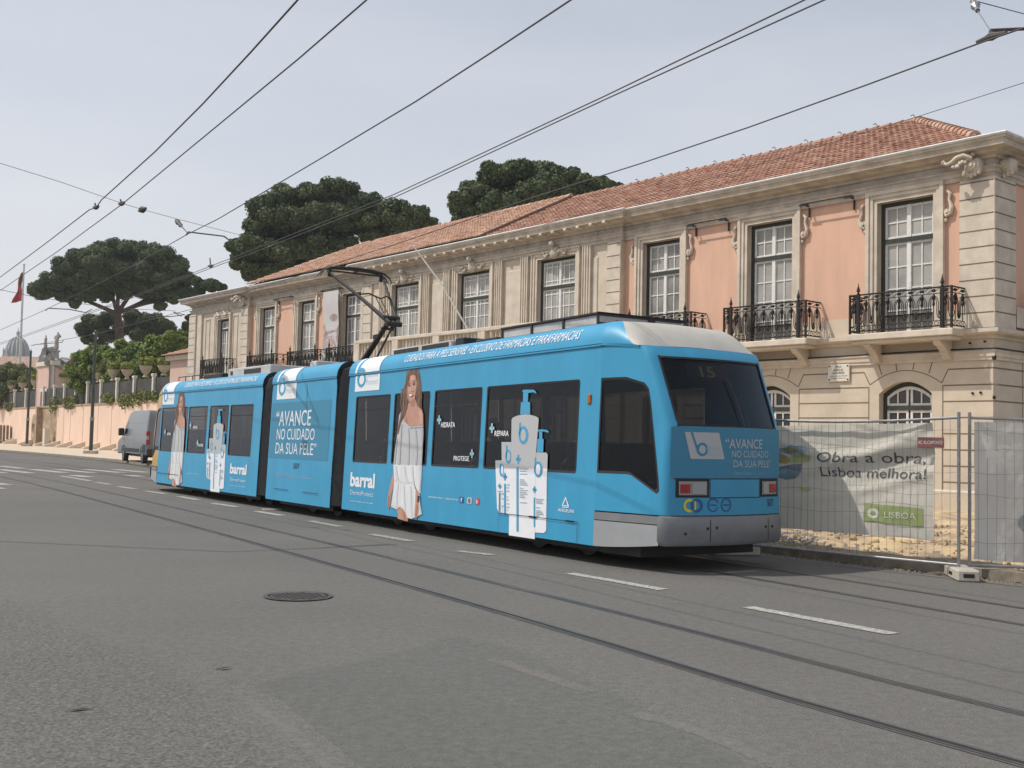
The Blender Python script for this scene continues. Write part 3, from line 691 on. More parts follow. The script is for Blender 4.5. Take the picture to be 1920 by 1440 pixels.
    # wiper and line display behind the glass
    if detail:
        wp = MB(); wp.tube([on_face(1.38, 1.86, 0.03), on_face(1.36, 2.2, 0.035), on_face(1.30, 2.45, 0.03)], 0.008, 5)
        wp.build('wiper', M['black'], sob, local=False)
        db = MB()
        db.add([on_face(v, z, -0.05) for v, z in rect(0.72, 1.42, 2.46, 2.66)], [(0, 1, 2, 3)])
        dbo = db.build('line_display', M['black'], ro, local=False)
        tx = MB(); vs2, fs2, asp = text_tris('15', 0.012)
        tx.add([on_face(0.93 + 0.24*x, 2.475 + 0.15*y, -0.042) for x, y in vs2], fs2)
        tx.build('lettering', M['led'], dbo, local=False)
    # bumper: wraps round the end, two seams
    bp = MB()
    zb = [0.335, 0.345, 0.40, 0.66, 0.70, 0.715]; off = [-0.06, 0.0, 0.045, 0.045, 0.03, -0.01]
    def ringpt(z, q, o_):
        # q 0..1 along near side -> corner -> rear -> corner -> far side
        if q < 0.0: q = 0
        NEAR = lambda qq: (vs_(0.0, z), 0)
        if q <= 0.25:
            k = q/0.25; a, v = corner(0.8, k); dx, dv = o_*k, -o_*(1-k)
        elif q <= 0.75:
            a, v = face(0.8, (q-0.25)/0.5); dx, dv = o_, 0
        else:
            k = (1-q)/0.25; a, v = corner(0.8, k); v = WID - v; dx, dv = o_*k, o_*(1-k)
        return Tm(a + dx, v + dv, z)
    NQ = 32
    bp.add([ringpt(z, q/NQ, o_) for z, o_ in zip(zb, off) for q in range(NQ+1)], [(i*(NQ+1)+q, i*(NQ+1)+q+1, (i+1)*(NQ+1)+q+1, (i+1)*(NQ+1)+q) for i in range(len(zb)-1) for q in range(NQ)])
    bo = bp.build('bumper', M['bumper'], ro, local=False, smooth=40)
    sm = MB()
    for v in (0.80, 1.86): sm.add([on_face(v+dv, z, 0.0485) for dv, z in ((-.005, .39), (.005, .39), (.005, .67), (-.005, .67))], [(0, 1, 2, 3)])
    sm.build('bumper_seams', M['black'], bo, local=False); sm = MB()
    for v, z in ((0.44, .50), (0.76, .56), (0.90, .57), (1.80, .56), (1.95, .56)):
        sm.disc_cyl(on_face(v, z, 0.047), mod.d, 0.018, 0.01, 10); sm.mark()
    sm.build_items('bumper_bolt', M['black'], bo, local=False)
    # grey skirt panels on both sides of the cab
    for near in (True, False):
        k = 1 if near else -1
        V = lambda a, z, e=0.0: (vs_(a, max(z, .3)) - 0.008 - e) if near else WID - vs_(a, max(z, .3)) + 0.008 + e
        sk = MB()
        def strip(z0, z1, a0=0.0, a1=1.10, e=0.0):
            zb0 = lambda a: z0 if z0 > .3 else z0 + 0.09 * (a / 1.1) ** 1.5
            N = 6
            sk.add([Tm(a, V(a, z, e), z) for a in [a0 + (a1-a0)*i/N for i in range(N+1)] for z in (zb0(a), z1)], [(i*2, i*2+1, i*2+3, i*2+2) for i in range(N)])
        strip(0.255, 0.592); so = sk.build('cab_skirt', M['skirt_grey'], ro, local=False)
        sk = MB(); strip(0.604, 0.705, e=0.004); sk.build('skirt_rail', M['bumper'], so, local=False)
        sk = MB(); strip(0.588, 0.609, e=-0.004); sk.build('skirt_gap', M['black'], so, local=False)
    # lamps
    for sgn_, lo, hi in ((0, 0.33, 0.81), (1, 1.72, 2.14)):
        lm = MB()
        def fb(mb, v0, v1, z0, z1, e, mi=0, n=4):
            mb.add([on_face(v0 + (v1-v0)*i/n, z, e) for i in range(n+1) for z in (z0, z1)], [(i*2, i*2+1, i*2+3, i*2+2) for i in range(n)], mi)
        fb(lm, lo, hi, 0.945, 1.175, 0.004)
        lo_ = lm.build('tail_light', M['black'], ro, local=False)
        v0, v1 = lo + 0.06, hi - 0.06
        red = (v0, v0 + 0.13) if sgn_ == 0 else (v1 - 0.15, v1)
        clr = (v0 + 0.16, v1) if sgn_ == 0 else (v0, v1 - 0.18)
        for nm, (p, q), mt in (('lamp_housing', (v0-.02, v1+.02), 'lamp_house'), ('red_lens', red, 'lamp_red'), ('clear_lens', clr, 'lamp_clear')):
            l2 = MB()
            zz = (0.975, 1.145) if nm == 'lamp_housing' else ((1.0, 1.11) if nm == 'red_lens' else (0.99, 1.13))
            fb(l2, p, q, *zz, 0.010 if nm == 'lamp_housing' else 0.020)
            if nm != 'lamp_housing':
                l2.prism([on_face(p, zz[0], 0.011), on_face(q, zz[0], 0.011), on_face(q, zz[1], 0.011), on_face(p, zz[1], 0.011)], mod.d * (sg * 0.008))
            l2.build(nm, M[mt], lo_, local=False)
    sm = MB()
    fbn = lambda v0, v1, z0, z1, e: sm.add([on_face(v0 + (v1-v0)*i/6, z, e) for i in range(7) for z in (z0, z1)], [(i*2, i*2+1, i*2+3, i*2+2) for i in range(6)])
    fbn(0.30, 2.15, 1.172, 1.184, 0.0045); fbn(0.82, 1.72, 0.935, 0.946, 0.0045); fbn(0.82, 0.828, 0.94, 1.18, 0.0046); fbn(1.712, 1.72, 0.94, 1.18, 0.0046); fbn(0.28, 2.17, 0.706, 0.722, 0.0045)
    sm.build('panel_seams', M['black'], ro, local=False)
    return ro, Tm, on_face, vs_, face, corner

rear_cab, RT, ON_REAR, RVS, RFACE, RCORN = cab(MOD_REAR, 0, 'rear_cab', M['blue'], M['beige_roof'])
front_cab = cab(MOD_FRONT, 1, 'front_cab', M['tram_yellow'], M['beige_roof'], False)[0]

# amber side marker
mk = MB(); mk.cbox((0.18, 0.045, 2.13), (0.255, 0.09, 2.26), 0.01)
mk.v = [Vector(MOD_REAR(*p)) for p in mk.v]
mk.build('side_marker_lamp', M['amber'], rear, local=False)

# ---- bellows between the cars
def bellows(m1, u1, m2, u2):
    def ring(q, inset):
        P = []
        pts = [(vside(0.3)+inset, 0.30), (vside(1.5)+inset, 1.5), (vside(2.85)+inset, 2.85), (0.16+inset, 3.08), (0.42+inset, 3.20-inset*.5), (WID/2, 3.22-inset*.5)]
        pts = pts + [(WID-v, z) for v, z in reversed(pts[:-1])]
        for v, z in pts:
            a, b = Vector(m1(u1, v, z)), Vector(m2(u2, v, z))
            P.append(a.lerp(b, q))
        return P
    mb = MB(); N = 16; rows = [ring(i/N, 0.03 if i % 2 == 0 else 0.13) for i in range(N+1)]
    k = len(rows[0])
    mb.add([p for r_ in rows for p in r_], [(i*k+j, i*k+j+1, (i+1)*k+j+1, (i+1)*k+j) for i in range(N) for j in range(k-1)])
    return mb.build('gangway_bellows', M['rubber'], tram, local=False)
bellows(MOD_REAR, MOD_REAR.L - .03, MOD_MID, 0.03)
bellows(MOD_MID, MOD_MID.L - .03, MOD_FRONT, 0.03)
# bulkheads so the roof shells close against the bellows
for m_, uu, rt in ((MOD_REAR, MOD_REAR.L, rear), (MOD_MID, 0, mid), (MOD_MID, MOD_MID.L, mid), (MOD_FRONT, 0, front)):
    mb = MB()
    pr = [(cove(t)[0], cove(t)[1]) for t in (0, .3, .6, 1)]
    uo = uu + (-0.004 if uu else 0.004)
    P = [m_(uo, v, z) for v, z in [(vside(2.6)+.01, 2.6)] + pr + [(WID-v, z) for v, z in reversed(pr)] + [(WID-vside(2.6)-.01, 2.6)]]
    mb.poly(P); mb.build('bulkhead', M['black'], rt, local=False)

# ---- floor, ceiling, seats, underframe, wheels
for m_, rt in ((MOD_REAR, rear), (MOD_MID, mid), (MOD_FRONT, front)):
    a0, a1 = (-1.0 if rt is rear else 0.0), (m_.L + (1.0 if rt is front else 0))
    it = MB(T=m_)
    it.box((a0, 0.3, 0.62), (a1, WID-0.3, 0.68)); it.box((max(a0, 0), 0.16, 2.70), (min(a1, m_.L), WID-0.16, 2.74))
    it.build('interior_lining', M['interior'], rt, local=False)
    uf = MB(T=m_); uf.box((a0+.3, 0.22, 0.16), (a1-.3, WID-0.22, 0.60)); uf.build('underframe', M['black'], rt, local=False)
    for c in ([1.6, 6.2] if rt is rear else ([1.7] if rt is mid else [1.5, 6.0])):
        for du in (-0.62, 0.62):
            wh = MB()
            for v in (0.72, 1.70):
                wh.disc_cyl(m_(c+du, v, 0.31), m_.n, 0.30, 0.10, 20)
            wh.tube([m_(c+du, 0.7, 0.31), m_(c+du, 1.72, 0.31)], 0.06, 8)
            wh.build('wheelset', M['dark_metal'], rt, local=False)
    if rt is not mid:
        st = MB(T=m_)
        u = 0.5
        while u < m_.L - 0.6:
            for v in (0.22, 1.33):
                st.cbox((u, v, 0.95), (u+.42, v+.86, 1.08), .03); st.cbox((u+.38, v, 1.05), (u+.46, v+.86, 1.62), .03); st.box((u+.1, v+.3, 0.68), (u+.3, v+.5, 0.96)); st.mark()
            u += 0.82
        st.build_items('seat', M['seat'], rt, local=False)
        hp = MB(T=m_)
        for u in (2.0, 4.2, 6.4):
            for v in (0.95, 1.5): (hp.tube([(u, v, .68), (u, v, 2.7)], 0.018, 6), hp.mark())
        hp.build_items('grab_pole', M['chrome'], rt, local=False)

# ---- seams and flaps on the blue sides
def seamline(mod, rt, segs, name='flap_seams'):
    mb = MB()
    for (ua, za), (ub, zb_), wdt in segs:
        if abs(za-zb_) < abs(ua-ub): q = [(ua, za), (ub, zb_), (ub, zb_+wdt), (ua, za+wdt)]
        else: q = [(ua, za), (ub, zb_), (ub+wdt, zb_), (ua+wdt, za)]
        decal(mod, mb, q, 8)
    return mb.build(name, M['black'], rt, local=False)
seamline(MOD_REAR, rear, [((0.34, .535), (2.31, .535), .010), ((0.34, .26), (0.34, .535), .008), ((2.30, .26), (2.30, .85), .005), ((0.42, .528), (0.62, .528), .024), ((1.30, .528), (1.50, .528), .024), ((2.22, .862), (2.36, .862), .008)])
seamline(MOD_MID, mid, [((0.55, .505), (1.34, .505), .012), ((2.07, .505), (2.86, .505), .012), ((0.54, .50), (0.54, .66), .006)])
seamline(MOD_FRONT, front, [((5.63, .54), (7.50, .54), .014), ((5.63, .46), (5.63, .54), .010)])

# ---- roof equipment
def roof_box(mod, rt, name, u0, u1, v0, v1, z0, z1, mt, trim=True):
    mb = MB(T=mod); mb.cbox((u0, v0, z0), (u1, v1, z1), .02)
    o = mb.build(name, M[mt], rt, local=False)
    if trim:
        t = MB(T=mod)
        t.box((u0-.03, v0-.03, z1), (u1+.03, v1+.03, z1+.025))
        k = max(2, int((u1-u0)/0.75))
        for i in range(k+1):
            u = u0 + (u1-u0)*i/k
            t.box((u-.02, v0-.022, z0), (u+.02, v0-.003, z1))
        t.build('box_trim', M['dark_metal'], o, local=False)
    return o
bx = roof_box(MOD_REAR, rear, 'roof_equipment_box', 0.55, 3.0, 0.45, 2.0, 3.26, 3.415, 'grey_box')
vv = MB(T=MOD_REAR)
vv.box((0.535, 0.75, 3.29), (0.545, 1.25, 3.345)); vv.box((0.53, 1.35, 3.265), (0.546, 1.47, 3.40)); vv.box((0.52, 0.42, 3.40), (0.56, 2.03, 3.445))
vv.box((0.525, 0.46, 3.265), (0.546, 0.70, 3.30))
vv.build('vent_grille', M['black'], bx, local=False)
roof_box(MOD_REAR, rear, 'roof_equipment_box', 3.35, 4.0, 0.55, 1.9, 3.26, 3.34, 'black', False)
b3 = roof_box(MOD_REAR, rear, 'roof_equipment_box', 4.9, 7.15, 0.62, 1.9, 3.26, 3.42, 'grey_box', False)
vv = MB(T=MOD_REAR)
for u in (5.0, 6.1): vv.box((u, 0.61, 3.29), (u+.95, 0.618, 3.39)); vv.mark()
vv.build_items('vent_grille', M['dark_metal'], b3, local=False)
roof_box(MOD_REAR, rear, 'roof_equipment_box', 4.45, 4.75, 0.6, 1.8, 3.26, 3.43, 'black', False)
roof_box(MOD_MID, mid, 'roof_equipment_box', 0.9, 2.1, 0.7, 1.8, 3.26, 3.33, 'black', False)
roof_box(MOD_MID, mid, 'roof_equipment_box', 2.45, 2.8, 0.7, 1.5, 3.26, 3.44, 'grey_box', False)
b4 = roof_box(MOD_FRONT, front, 'roof_equipment_box', 0.9, 3.75, 0.6, 1.9, 3.26, 3.50, 'grey_box', False)
vv = MB(T=MOD_FRONT); vv.box((1.5, 0.59, 3.32), (2.6, 0.598, 3.44)); vv.box((3.4, .59, 3.33), (3.55, .598, 3.43)); vv.build('vent_grille', M['dark_metal'], b4, local=False)
roof_box(MOD_FRONT, front, 'roof_equipment_box', 4.2, 5.6, 0.6, 1.9, 3.26, 3.42, 'black', False)
rl = MB(T=MOD_FRONT)
rl.tube([(5.8, .55, 3.42), (7.6, .55, 3.42)], 0.015, 5); rl.tube([(5.8, 1.9, 3.42), (7.6, 1.9, 3.42)], 0.015, 5)
for u in (5.8, 6.4, 7.0, 7.6):
    for v in (.55, 1.9): rl.tube([(u, v, 3.24), (u, v, 3.42)], .012, 5)
rl.build('roof_rail', M['dark_metal'], front, local=False)

M['panto'] = mat('sooty_pantograph_steel', (0.020, 0.018, 0.017), .6, metal=.2, var=.4, scale=9)
# ---- pantograph (half-scissor arm folded towards the rear)
PT = MOD_REAR
panto = MB(T=PT)
panto.box((9.4, 0.55, 3.05), (10.5, 1.9, 3.12)); panto.box((9.55, 0.7, 3.10), (9.95, 1.75, 3.26)); panto.tube([(9.8, .8, 3.26), (9.8, 1.65, 3.26)], .07, 8)
for v in (.65, 1.8): panto.lathe([(0.05, 0), (0.08, .02), (0.05, .05), (0.08, .07), (0.05, .1), (0.03, .13)], (10.2, v, 3.12), 8)
po = panto.build('pantograph', M['panto'], tram, local=False)
pa = MB(T=PT)
pa.tube([(9.8, 1.22, 3.28), (9.1, 1.22, 3.75), (8.40, 1.22, 4.22)], [0.075, 0.062, 0.048], 8)
pa.tube([(8.62, 1.12, 4.02), (8.62, 1.32, 4.02)], .03, 6); pa.tube([(8.40, 1.04, 4.22), (8.40, 1.40, 4.22)], .055, 8)
pa.cbox((8.95, 1.17, 3.83), (9.12, 1.27, 3.93), .01)
pa.build('lower_arm', M['panto'], po, local=False)
pa = MB(T=PT)
pa.tube([(8.26, 1.12, 4.10), (9.2, .84, 4.78), (10.12, 0.55, 5.42)], [0.048, 0.036, 0.028], 8)
pa.tube([(8.26, 1.32, 4.10), (9.2, 1.58, 4.78), (10.12, 1.86, 5.42)], [0.042, 0.030, 0.022], 8)
pa.tube([(9.2, .84, 4.80), (8.98, 1.0, 4.80), (8.9, 1.22, 4.70), (8.98, 1.4, 4.78), (9.1, 1.56, 4.74)], .018, 6)
pa.tube([(8.9, 1.22, 4.70), (8.5, 1.22, 4.27)], .013, 5); pa.tube([(8.94, 1.12, 4.74), (8.6, 1.15, 4.35)], .013, 5)
pa.tube([(8.25, 1.04, 4.08), (8.25, 1.38, 4.08)], .055, 8)
pa.build('upper_arm', M['panto'], po, local=False)
pa = MB(T=PT)
pa.tube([(9.12, 1.22, 3.32), (8.36, 1.22, 4.0)], .022, 6); pa.tube([(8.36, 1.22, 3.96), (8.30, 1.22, 4.12)], .045, 6)
pa.build('control_rod', M['panto'], po, local=False)
pa = MB(T=PT)
hd = [(0.36, 5.30), (0.46, 5.42), (0.60, 5.49), (0.85, 5.52), (1.22, 5.53), (1.60, 5.52), (1.85, 5.48), (1.98, 5.40), (2.06, 5.28)]
for u in (10.05, 10.21): pa.tube([(u, v, z) for v, z in hd], [.012, .018, .026, .030, .030, .030, .026, .018, .012], 6)
for v in (.62, 1.22, 1.80): pa.tube([(10.04, v, 5.47), (10.22, v, 5.47)], .022, 6)
pa.tube([(10.12, .55, 5.43), (10.12, 1.86, 5.43)], .020, 6)
for v in (.6, 1.82): pa.tube([(10.12, v, 5.30), (10.12, v, 5.50)], .04, 6); pa.tube([(10.12, v, 5.32), (9.9, v + .06, 5.26)], .018, 5)
pa.build('collector_head', M['panto'], po, local=False)

# ---- printed advertisement
def art(mod, rt, name, lst, du=0.0, base=0):
    mats, idx = [], {}
    mb = MB()
    for nm, lay, pts in lst:
        nm = {'WHITE': 'print_white', 'pump_lt': 'faint_blue'}.get(nm, nm)
        if nm not in idx: idx[nm] = len(mats); mats.append(M[nm])
        decal(mod, mb, [(u+du, z) for u, z in pts], lay + base, idx[nm])
    return mb.build(name, mats, rt, local=False)
M['faint_blue'] = mat('pale_blue_print', (0.30, 0.50, 0.60), 0.5)
def letters(mod, rt, items, mt, name='lettering', surf=None):
    mb = MB()
    for it in items:
        decal_text(mod, mb, *it, surf=surf); mb.mark()
    return mb.build_items(name, M[mt], rt, local=False)
def arc_surf(mod): 
    def f(u, t, e):
        v, z = cove(t); a = t*math.pi/2
        return mod(u, v - e*math.cos(a)*1.2, z + e*math.sin(a)*1.2)
    return f
TOP = 'CUIDADOS PARA A PELE SENSÍVEL • EXCLUSIVO DE FARMÁCIAS E PARAFARMÁCIAS'
for mod, rt, dw, db in ((MOD_REAR, rear, 0.0, 0.0), (MOD_FRONT, front, 0.56, 1.02)):
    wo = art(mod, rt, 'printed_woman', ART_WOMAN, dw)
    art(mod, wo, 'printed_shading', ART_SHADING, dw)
    art(mod, rt, 'printed_bottles', ART_BOTTLES, db)
for i in range(0, 6, 2): art(MOD_REAR, rear, 'printed_cross', ART_CROSSES[i:i+2])
mb = MB()
for u, z in ((7.065, 1.757), (4.911, 1.954), (4.247, 1.474)):
    decal(MOD_FRONT, mb, rect(u+.022, u-.022, z-.09, z+.09), 1); decal(MOD_FRONT, mb, rect(u+.065, u-.065, z-.03, z+.03), 2); mb.mark()
mb.build_items('printed_cross', M['faint_blue'], front, local=False)
letters(MOD_REAR, rear, [('barral', 7.53, 6.50, .715, .996, 1, .035), ('DermaProtect', 7.505, 6.53, .562, .648, 1, -.008), ('Inovar está-nos na pele', 7.48, 6.52, .422, .452, 1),
    ('HIDRATA', 4.20, 3.747, 1.845, 1.93, 1, .02), ('PROTEGE', 3.733, 3.254, 1.30, 1.378, 1, .02), ('REPARA', 2.55, 2.157, 1.70, 1.782, 1, .02),
    ('www.barral.pt  |  Siga-nos no', 4.488, 3.53, .650, .690, 1), ('ANGELINI', .819, .45, .655, .70, 1, .01)], 'print_white')
letters(MOD_FRONT, front, [('barral', 1.749, .677, .735, .994, 1, .035), ('DermaProtect', 1.70, .695, .56, .637, 1, -.008), ('Inovar está-nos na pele', 1.669, .692, .434, .461, 1),
    ('HIDRATA', 4.683, 4.33, 1.865, 1.94, 1, .02), ('PROTEGE', 4.18, 3.80, 1.38, 1.453, 1, .02), ('REPARA', 6.854, 6.52, 1.665, 1.738, 1, .02), ('www.barral.pt  |  Siga-nos no', 4.948, 4.0, .615, .645, 1)], 'print_white')
letters(MOD_MID, mid, [('“AVANCE', 3.03, 1.152, 1.925, 2.27, 1, .004), ('NO CUIDADO', 2.94, .92, 1.62, 1.865, 1, -.002), ('DA SUA PELE”', 2.955, .80, 1.30, 1.55, 1, -.002)], 'print_white')
letters(MOD_MID, mid, [('Diana Chaves', 2.80, 1.85, .79, .885, 1, -.01), ('Atriz e apresentadora TV', 1.78, .80, .775, .835, 1, -.01)], 'faint_print')
letters(MOD_MID, mid, [('507', 1.92, 1.60, .99, 1.11, 1, .0)], 'ink')
mb = MB(); decal(MOD_MID, mb, rect(3.33, .22, 1.20, 2.46), 0); mb.build('perforated_panel', M['panel_blue'], mid, local=False)
mb = MB(); decal(MOD_MID, mb, [(1.46, 2.88), (1.435, 2.6), (1.40, 2.2), (1.405, 2.2), (1.45, 2.6), (1.468, 2.88)], 2); mb.build('wrap_scratch', M['ink'], mid, local=False)
# ANGELINI triangle and the little social icons
mb = MB()
decal(MOD_REAR, mb, [(.656, .868), (.735, .735), (.715, .735), (.650, .832), (.598, .748), (.70, .748), (.715, .735), (.56, .735)], 1)
decal(MOD_REAR, mb, rect(.72, .57, .715, .726), 1)
mb.build('printed_triangle', M['print_white'], rear, local=False)
for u0, u1, mt, ch in ((3.475, 3.35, 'navy', 'f'), (3.25, 3.10, 'grey_film', 'o'), (3.01, 2.88, 'lip', 'b')):
    mb = MB(); decal(MOD_REAR, mb, rrect(u1, u0, .628, .728, .02), 1); ic = mb.build('printed_icon', M[mt], rear, local=False)
    mb = MB(); decal_text(MOD_REAR, mb, ch, (u0*.7+u1*.3), (u0*.3+u1*.7), .645, .71, 3, .02); mb.build('lettering', M['print_white' if ch != 'o' else 'ink'], ic, local=False)
# white brand square that runs from the side up over the roof edge, with the b
def brand(mod, rt, u0, u1, zb):
    sf = arc_surf(mod)
    mb = MB()
    decal(mod, mb, rect(u0, u1, zb, 2.885), 1)
    N = 10
    mb.add([sf(u, i/N, .006) for i in range(N+1) for u in (u0 - .02, u1)], [(2*i, 2*i+1, 2*i+3, 2*i+2) for i in range(N)])
    bo = mb.build('brand_square', M['white_film'], rt, local=False, smooth=40)
    k = (u1 - u0) / (6.546 - 7.581)
    U = lambda x: u0 + (x - 7.581) * k
    zz = lambda z: zb + (z - 2.575) * (2.9 - zb) / (2.9 - 2.575)
    mb = MB()
    n = 24
    ring_o = [(U(7.31 + .185*math.cos(2*math.pi*i/n)), zz(2.80 + .15*math.sin(2*math.pi*i/n))) for i in range(n)]
    ring_i = [(U(7.30 + .105*math.cos(2*math.pi*i/n)), zz(2.80 + .092*math.sin(2*math.pi*i/n))) for i in range(n)]
    top = lambda P: [(u, min(z, 2.884)) for u, z in P]
    decal(mod, mb, top(ring_o), 2, 0); decal(mod, mb, top(ring_i), 3, 1)
    decal(mod, mb, rect(U(7.495), U(7.40), zz(2.80), 2.884), 4, 0)
    # the part of the letter that lies on the roof edge
    mb.add([sf(u, t, .009) for t in [i/8 for i in range(9)] for u in (U(7.495 - .10*t), U(7.40 - .13*t))], [(2*i, 2*i+1, 2*i+3, 2*i+2) for i in range(8)], 0)
    m = 12
    arc = [math.pi*i/m for i in range(m+1)]
    mb.add([sf(U(7.31 + .185*math.cos(a)), max(.02, .20*math.sin(a)), .0085) for a in arc] + [sf(U(7.31), .02, .0085)], [(i, i+1, m+1) for i in range(m)], 0)
    mb.build('brand_letter', [M['pump_blue'], M['white_film']], bo, local=False)
    letters(mod, bo, [('Derma', U(7.10), U(6.63), zz(2.835), 2.875 if zb > 2.7 else zz(2.905), 2, -.012), ('Protect', U(7.11), U(6.62), zz(2.69), zz(2.80), 2, -.012)], 'faint_blue')
brand(MOD_REAR, rear, 7.581, 6.546, 2.575)
brand(MOD_MID, mid, 3.088, 2.02, 2.535)
brand(MOD_FRONT, front, 7.50, 6.45, 2.566)
letters(MOD_REAR, rear, [(TOP, 5.62, .50, .20, .60, 1, .0, .25)], 'print_white', surf=arc_surf(MOD_REAR))
letters(MOD_FRONT, front, [(TOP, 5.62, .45, .20, .60, 1, .0, .25)], 'print_white', surf=arc_surf(MOD_FRONT))

# ---- print on the rear face
def rear_poly(mb, pts, e, mi=0):
    tri = tessellate_polygon([[Vector((*p, 0)) for p in pts]])
    mb.add([ON_REAR(v, z, e) for v, z in pts], [tuple(t) for t in tri], mi)
def rear_text(mb, txt, v0, v1, z0, z1, e=.008, bold=0.0, mi=0):
    vs2, fs2, a = text_tris(txt, bold)
    mb.add([ON_REAR(v0 + (v1-v0)*x, z0 + (z1-z0)*y, e) for x, y in vs2], fs2, mi)
mb = MB()
nb = 12
mb.add([ON_REAR(0.27 + (2.18-0.27)*i/nb, z, .0035) for i in range(nb+1) for z in (1.19, 1.82)], [(2*i, 2*i+1, 2*i+3, 2*i+2) for i in range(nb)])
adp = mb.build('rear_ad_panel', M['panel_blue'], rear_cab, local=False)
mb = MB()
mb.add([ON_REAR(v, z, .0075) for i in range(5) for v, z in ((0.445 + (0.95-.445)*i/4, 1.758), (0.53 + (1.045-.53)*i/4, 1.425))], [(2*i, 2*i+1, 2*i+3, 2*i+2) for i in range(4)])
bs = mb.build('brand_square', M['grey_film'], adp, local=False)
mb = MB(); n = 24
rear_poly(mb, [(.695 + .085*math.cos(2*math.pi*i/n), 1.545 + .085*math.sin(2*math.pi*i/n)) for i in range(n)], .0095, 0)
rear_poly(mb, [(.695 + .05*math.cos(2*math.pi*i/n), 1.545 + .053*math.sin(2*math.pi*i/n)) for i in range(n)], .0115, 1)
rear_poly(mb, [(.525, 1.757), (.555, 1.757), (.64, 1.545), (.608, 1.545)], .0105, 0)
mb.build('brand_letter', [M['panel_blue'], M['grey_film']], bs, local=False)
mb = MB(); rear_text(mb, 'Derma', .765, .975, 1.535, 1.60, .0095, -.012); rear_text(mb, 'Protect', .775, 1.0, 1.45, 1.525, .0095, -.012)
mb.build('lettering', M['faint_blue'], bs, local=False)
mb = MB()
rear_text(mb, '“AVANCE', 1.06, 1.76, 1.565, 1.69, .0065, .008); rear_text(mb, 'NO CUIDADO', 1.17, 1.90, 1.452, 1.54, .0065); rear_text(mb, 'DA SUA PELE”', 1.20, 1.97, 1.325, 1.415, .0065)
mb.build('lettering', M['grey_film'], adp, local=False)
mb = MB(); rear_text(mb, 'Diana Chaves', 1.22, 1.54, 1.235, 1.27, .0065, -.012); rear_text(mb, 'Atriz e apresentadora TV', 1.57, 1.85, 1.235, 1.262, .0065, -.012)
mb.build('lettering', M['faint_blue'], adp, local=False)
mb = MB(); rear_text(mb, '507', 1.89, 2.035, .815, .915, .006, .0); mb.build('lettering', M['ink'], rear_cab, local=False)
def rings(cx, cz, r0, r1, e, a0=0, a1=360, n=24):
    A = [R(a0 + (a1-a0)*i/n) for i in range(n+1)]
    return [ON_REAR(cx + r*math.cos(a), cz + r*math.sin(a), e) for a in A for r in (r0, r1)], [(2*i, 2*i+1, 2*i+3, 2*i+2) for i in range(n)]
mb = MB()
mb.add(*rings(.52, .845, .048, .085, .006, 60, 300), 0); mb.add(*rings(.63, .845, .048, .085, .006, -120, 120), 1)
rear_poly(mb, [(.545, .79), (.575, .79), (.575, .90), (.545, .90)], .0065, 1); rear_poly(mb, [(.59, .79), (.615, .79), (.615, .90), (.59, .90)], .0065, 0)
mb.build('printed_emblem', [M['yellow_print'], M['navy']], rear_cab, local=False)
for cx in (.875, 1.085):
    mb = MB(); mb.add(*rings(cx, .85, .070, .086, .006, 20 if cx < 1 else 0, 340 if cx < 1 else 360))
    mb.add([ON_REAR(cx + dx, .85 + dz, .006) for dx, dz in ((-.05, -.008), (.05, -.008), (.05, .008), (-.05, .008))], [(0, 1, 2, 3)])
    mb.build('printed_emblem', M['navy'], rear_cab, local=False)
# ---------------------------------------------------------------- the two-storey palace along the far side
PAL_O = Vector((11.367, 26.0, 0)); PAL_A = 129.706
pd = Vector((math.cos(R(PAL_A)), math.sin(R(PAL_A)), 0)); pn = Vector((math.sin(R(PAL_A)), -math.cos(R(PAL_A)), 0))
def PW(u, v, z):            # facade coordinates -> world: u to the left along the front, v into the house
    p = PAL_O + pd * u + pn * v
    return Vector((p.x, p.y, z))
M['stone'] = mat('lioz_limestone', (0.555, 0.475, 0.375), 0.85, var=0.12, scale=1.3, bump=0.25, bscale=25)
M['stone2'] = mat('limestone_trim', (0.565, 0.495, 0.405), 0.85, var=0.15, scale=2.2, bump=0.2, bscale=25)
M['stone_dirty'] = mat('weathered_stone', (0.485, 0.425, 0.35), 0.9, var=0.26, scale=2.5, bump=0.3, bscale=18)
M['joint_shade'] = mat('dark_joint_shade', (0.17, 0.13, 0.09), 0.9)  # shade of the recessed stone grooves put into the colour, with their dirt
M['pink'] = mat('pink_render', (0.64, 0.40, 0.29), 0.9, var=0.085, scale=1.5, stretch=(1.6, 1.6, .35), bump=0.12, bscale=30)
M['plinth'] = mat('cream_render', (0.60, 0.50, 0.39), 0.9, var=0.10, scale=1.5)
M['white_lead'] = mat('white_gutter', (0.66, 0.66, 0.63), 0.6, var=0.12, scale=5)
M['sash'] = mat('flaking_white_paint', (0.70, 0.69, 0.66), 0.7, var=0.12, scale=14)
M['dark_frame'] = mat('dark_green_frame', (0.030, 0.034, 0.026), 0.6, var=0.4, scale=12)
M['pane'] = mat('window_pane', (0.29, 0.28, 0.255), 0.22, var=0.5, scale=0.55)
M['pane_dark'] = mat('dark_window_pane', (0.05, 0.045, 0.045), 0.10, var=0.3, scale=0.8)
M['iron'] = mat('wrought_iron', (0.022, 0.020, 0.018), 0.55, metal=0.4, var=0.4, scale=20)

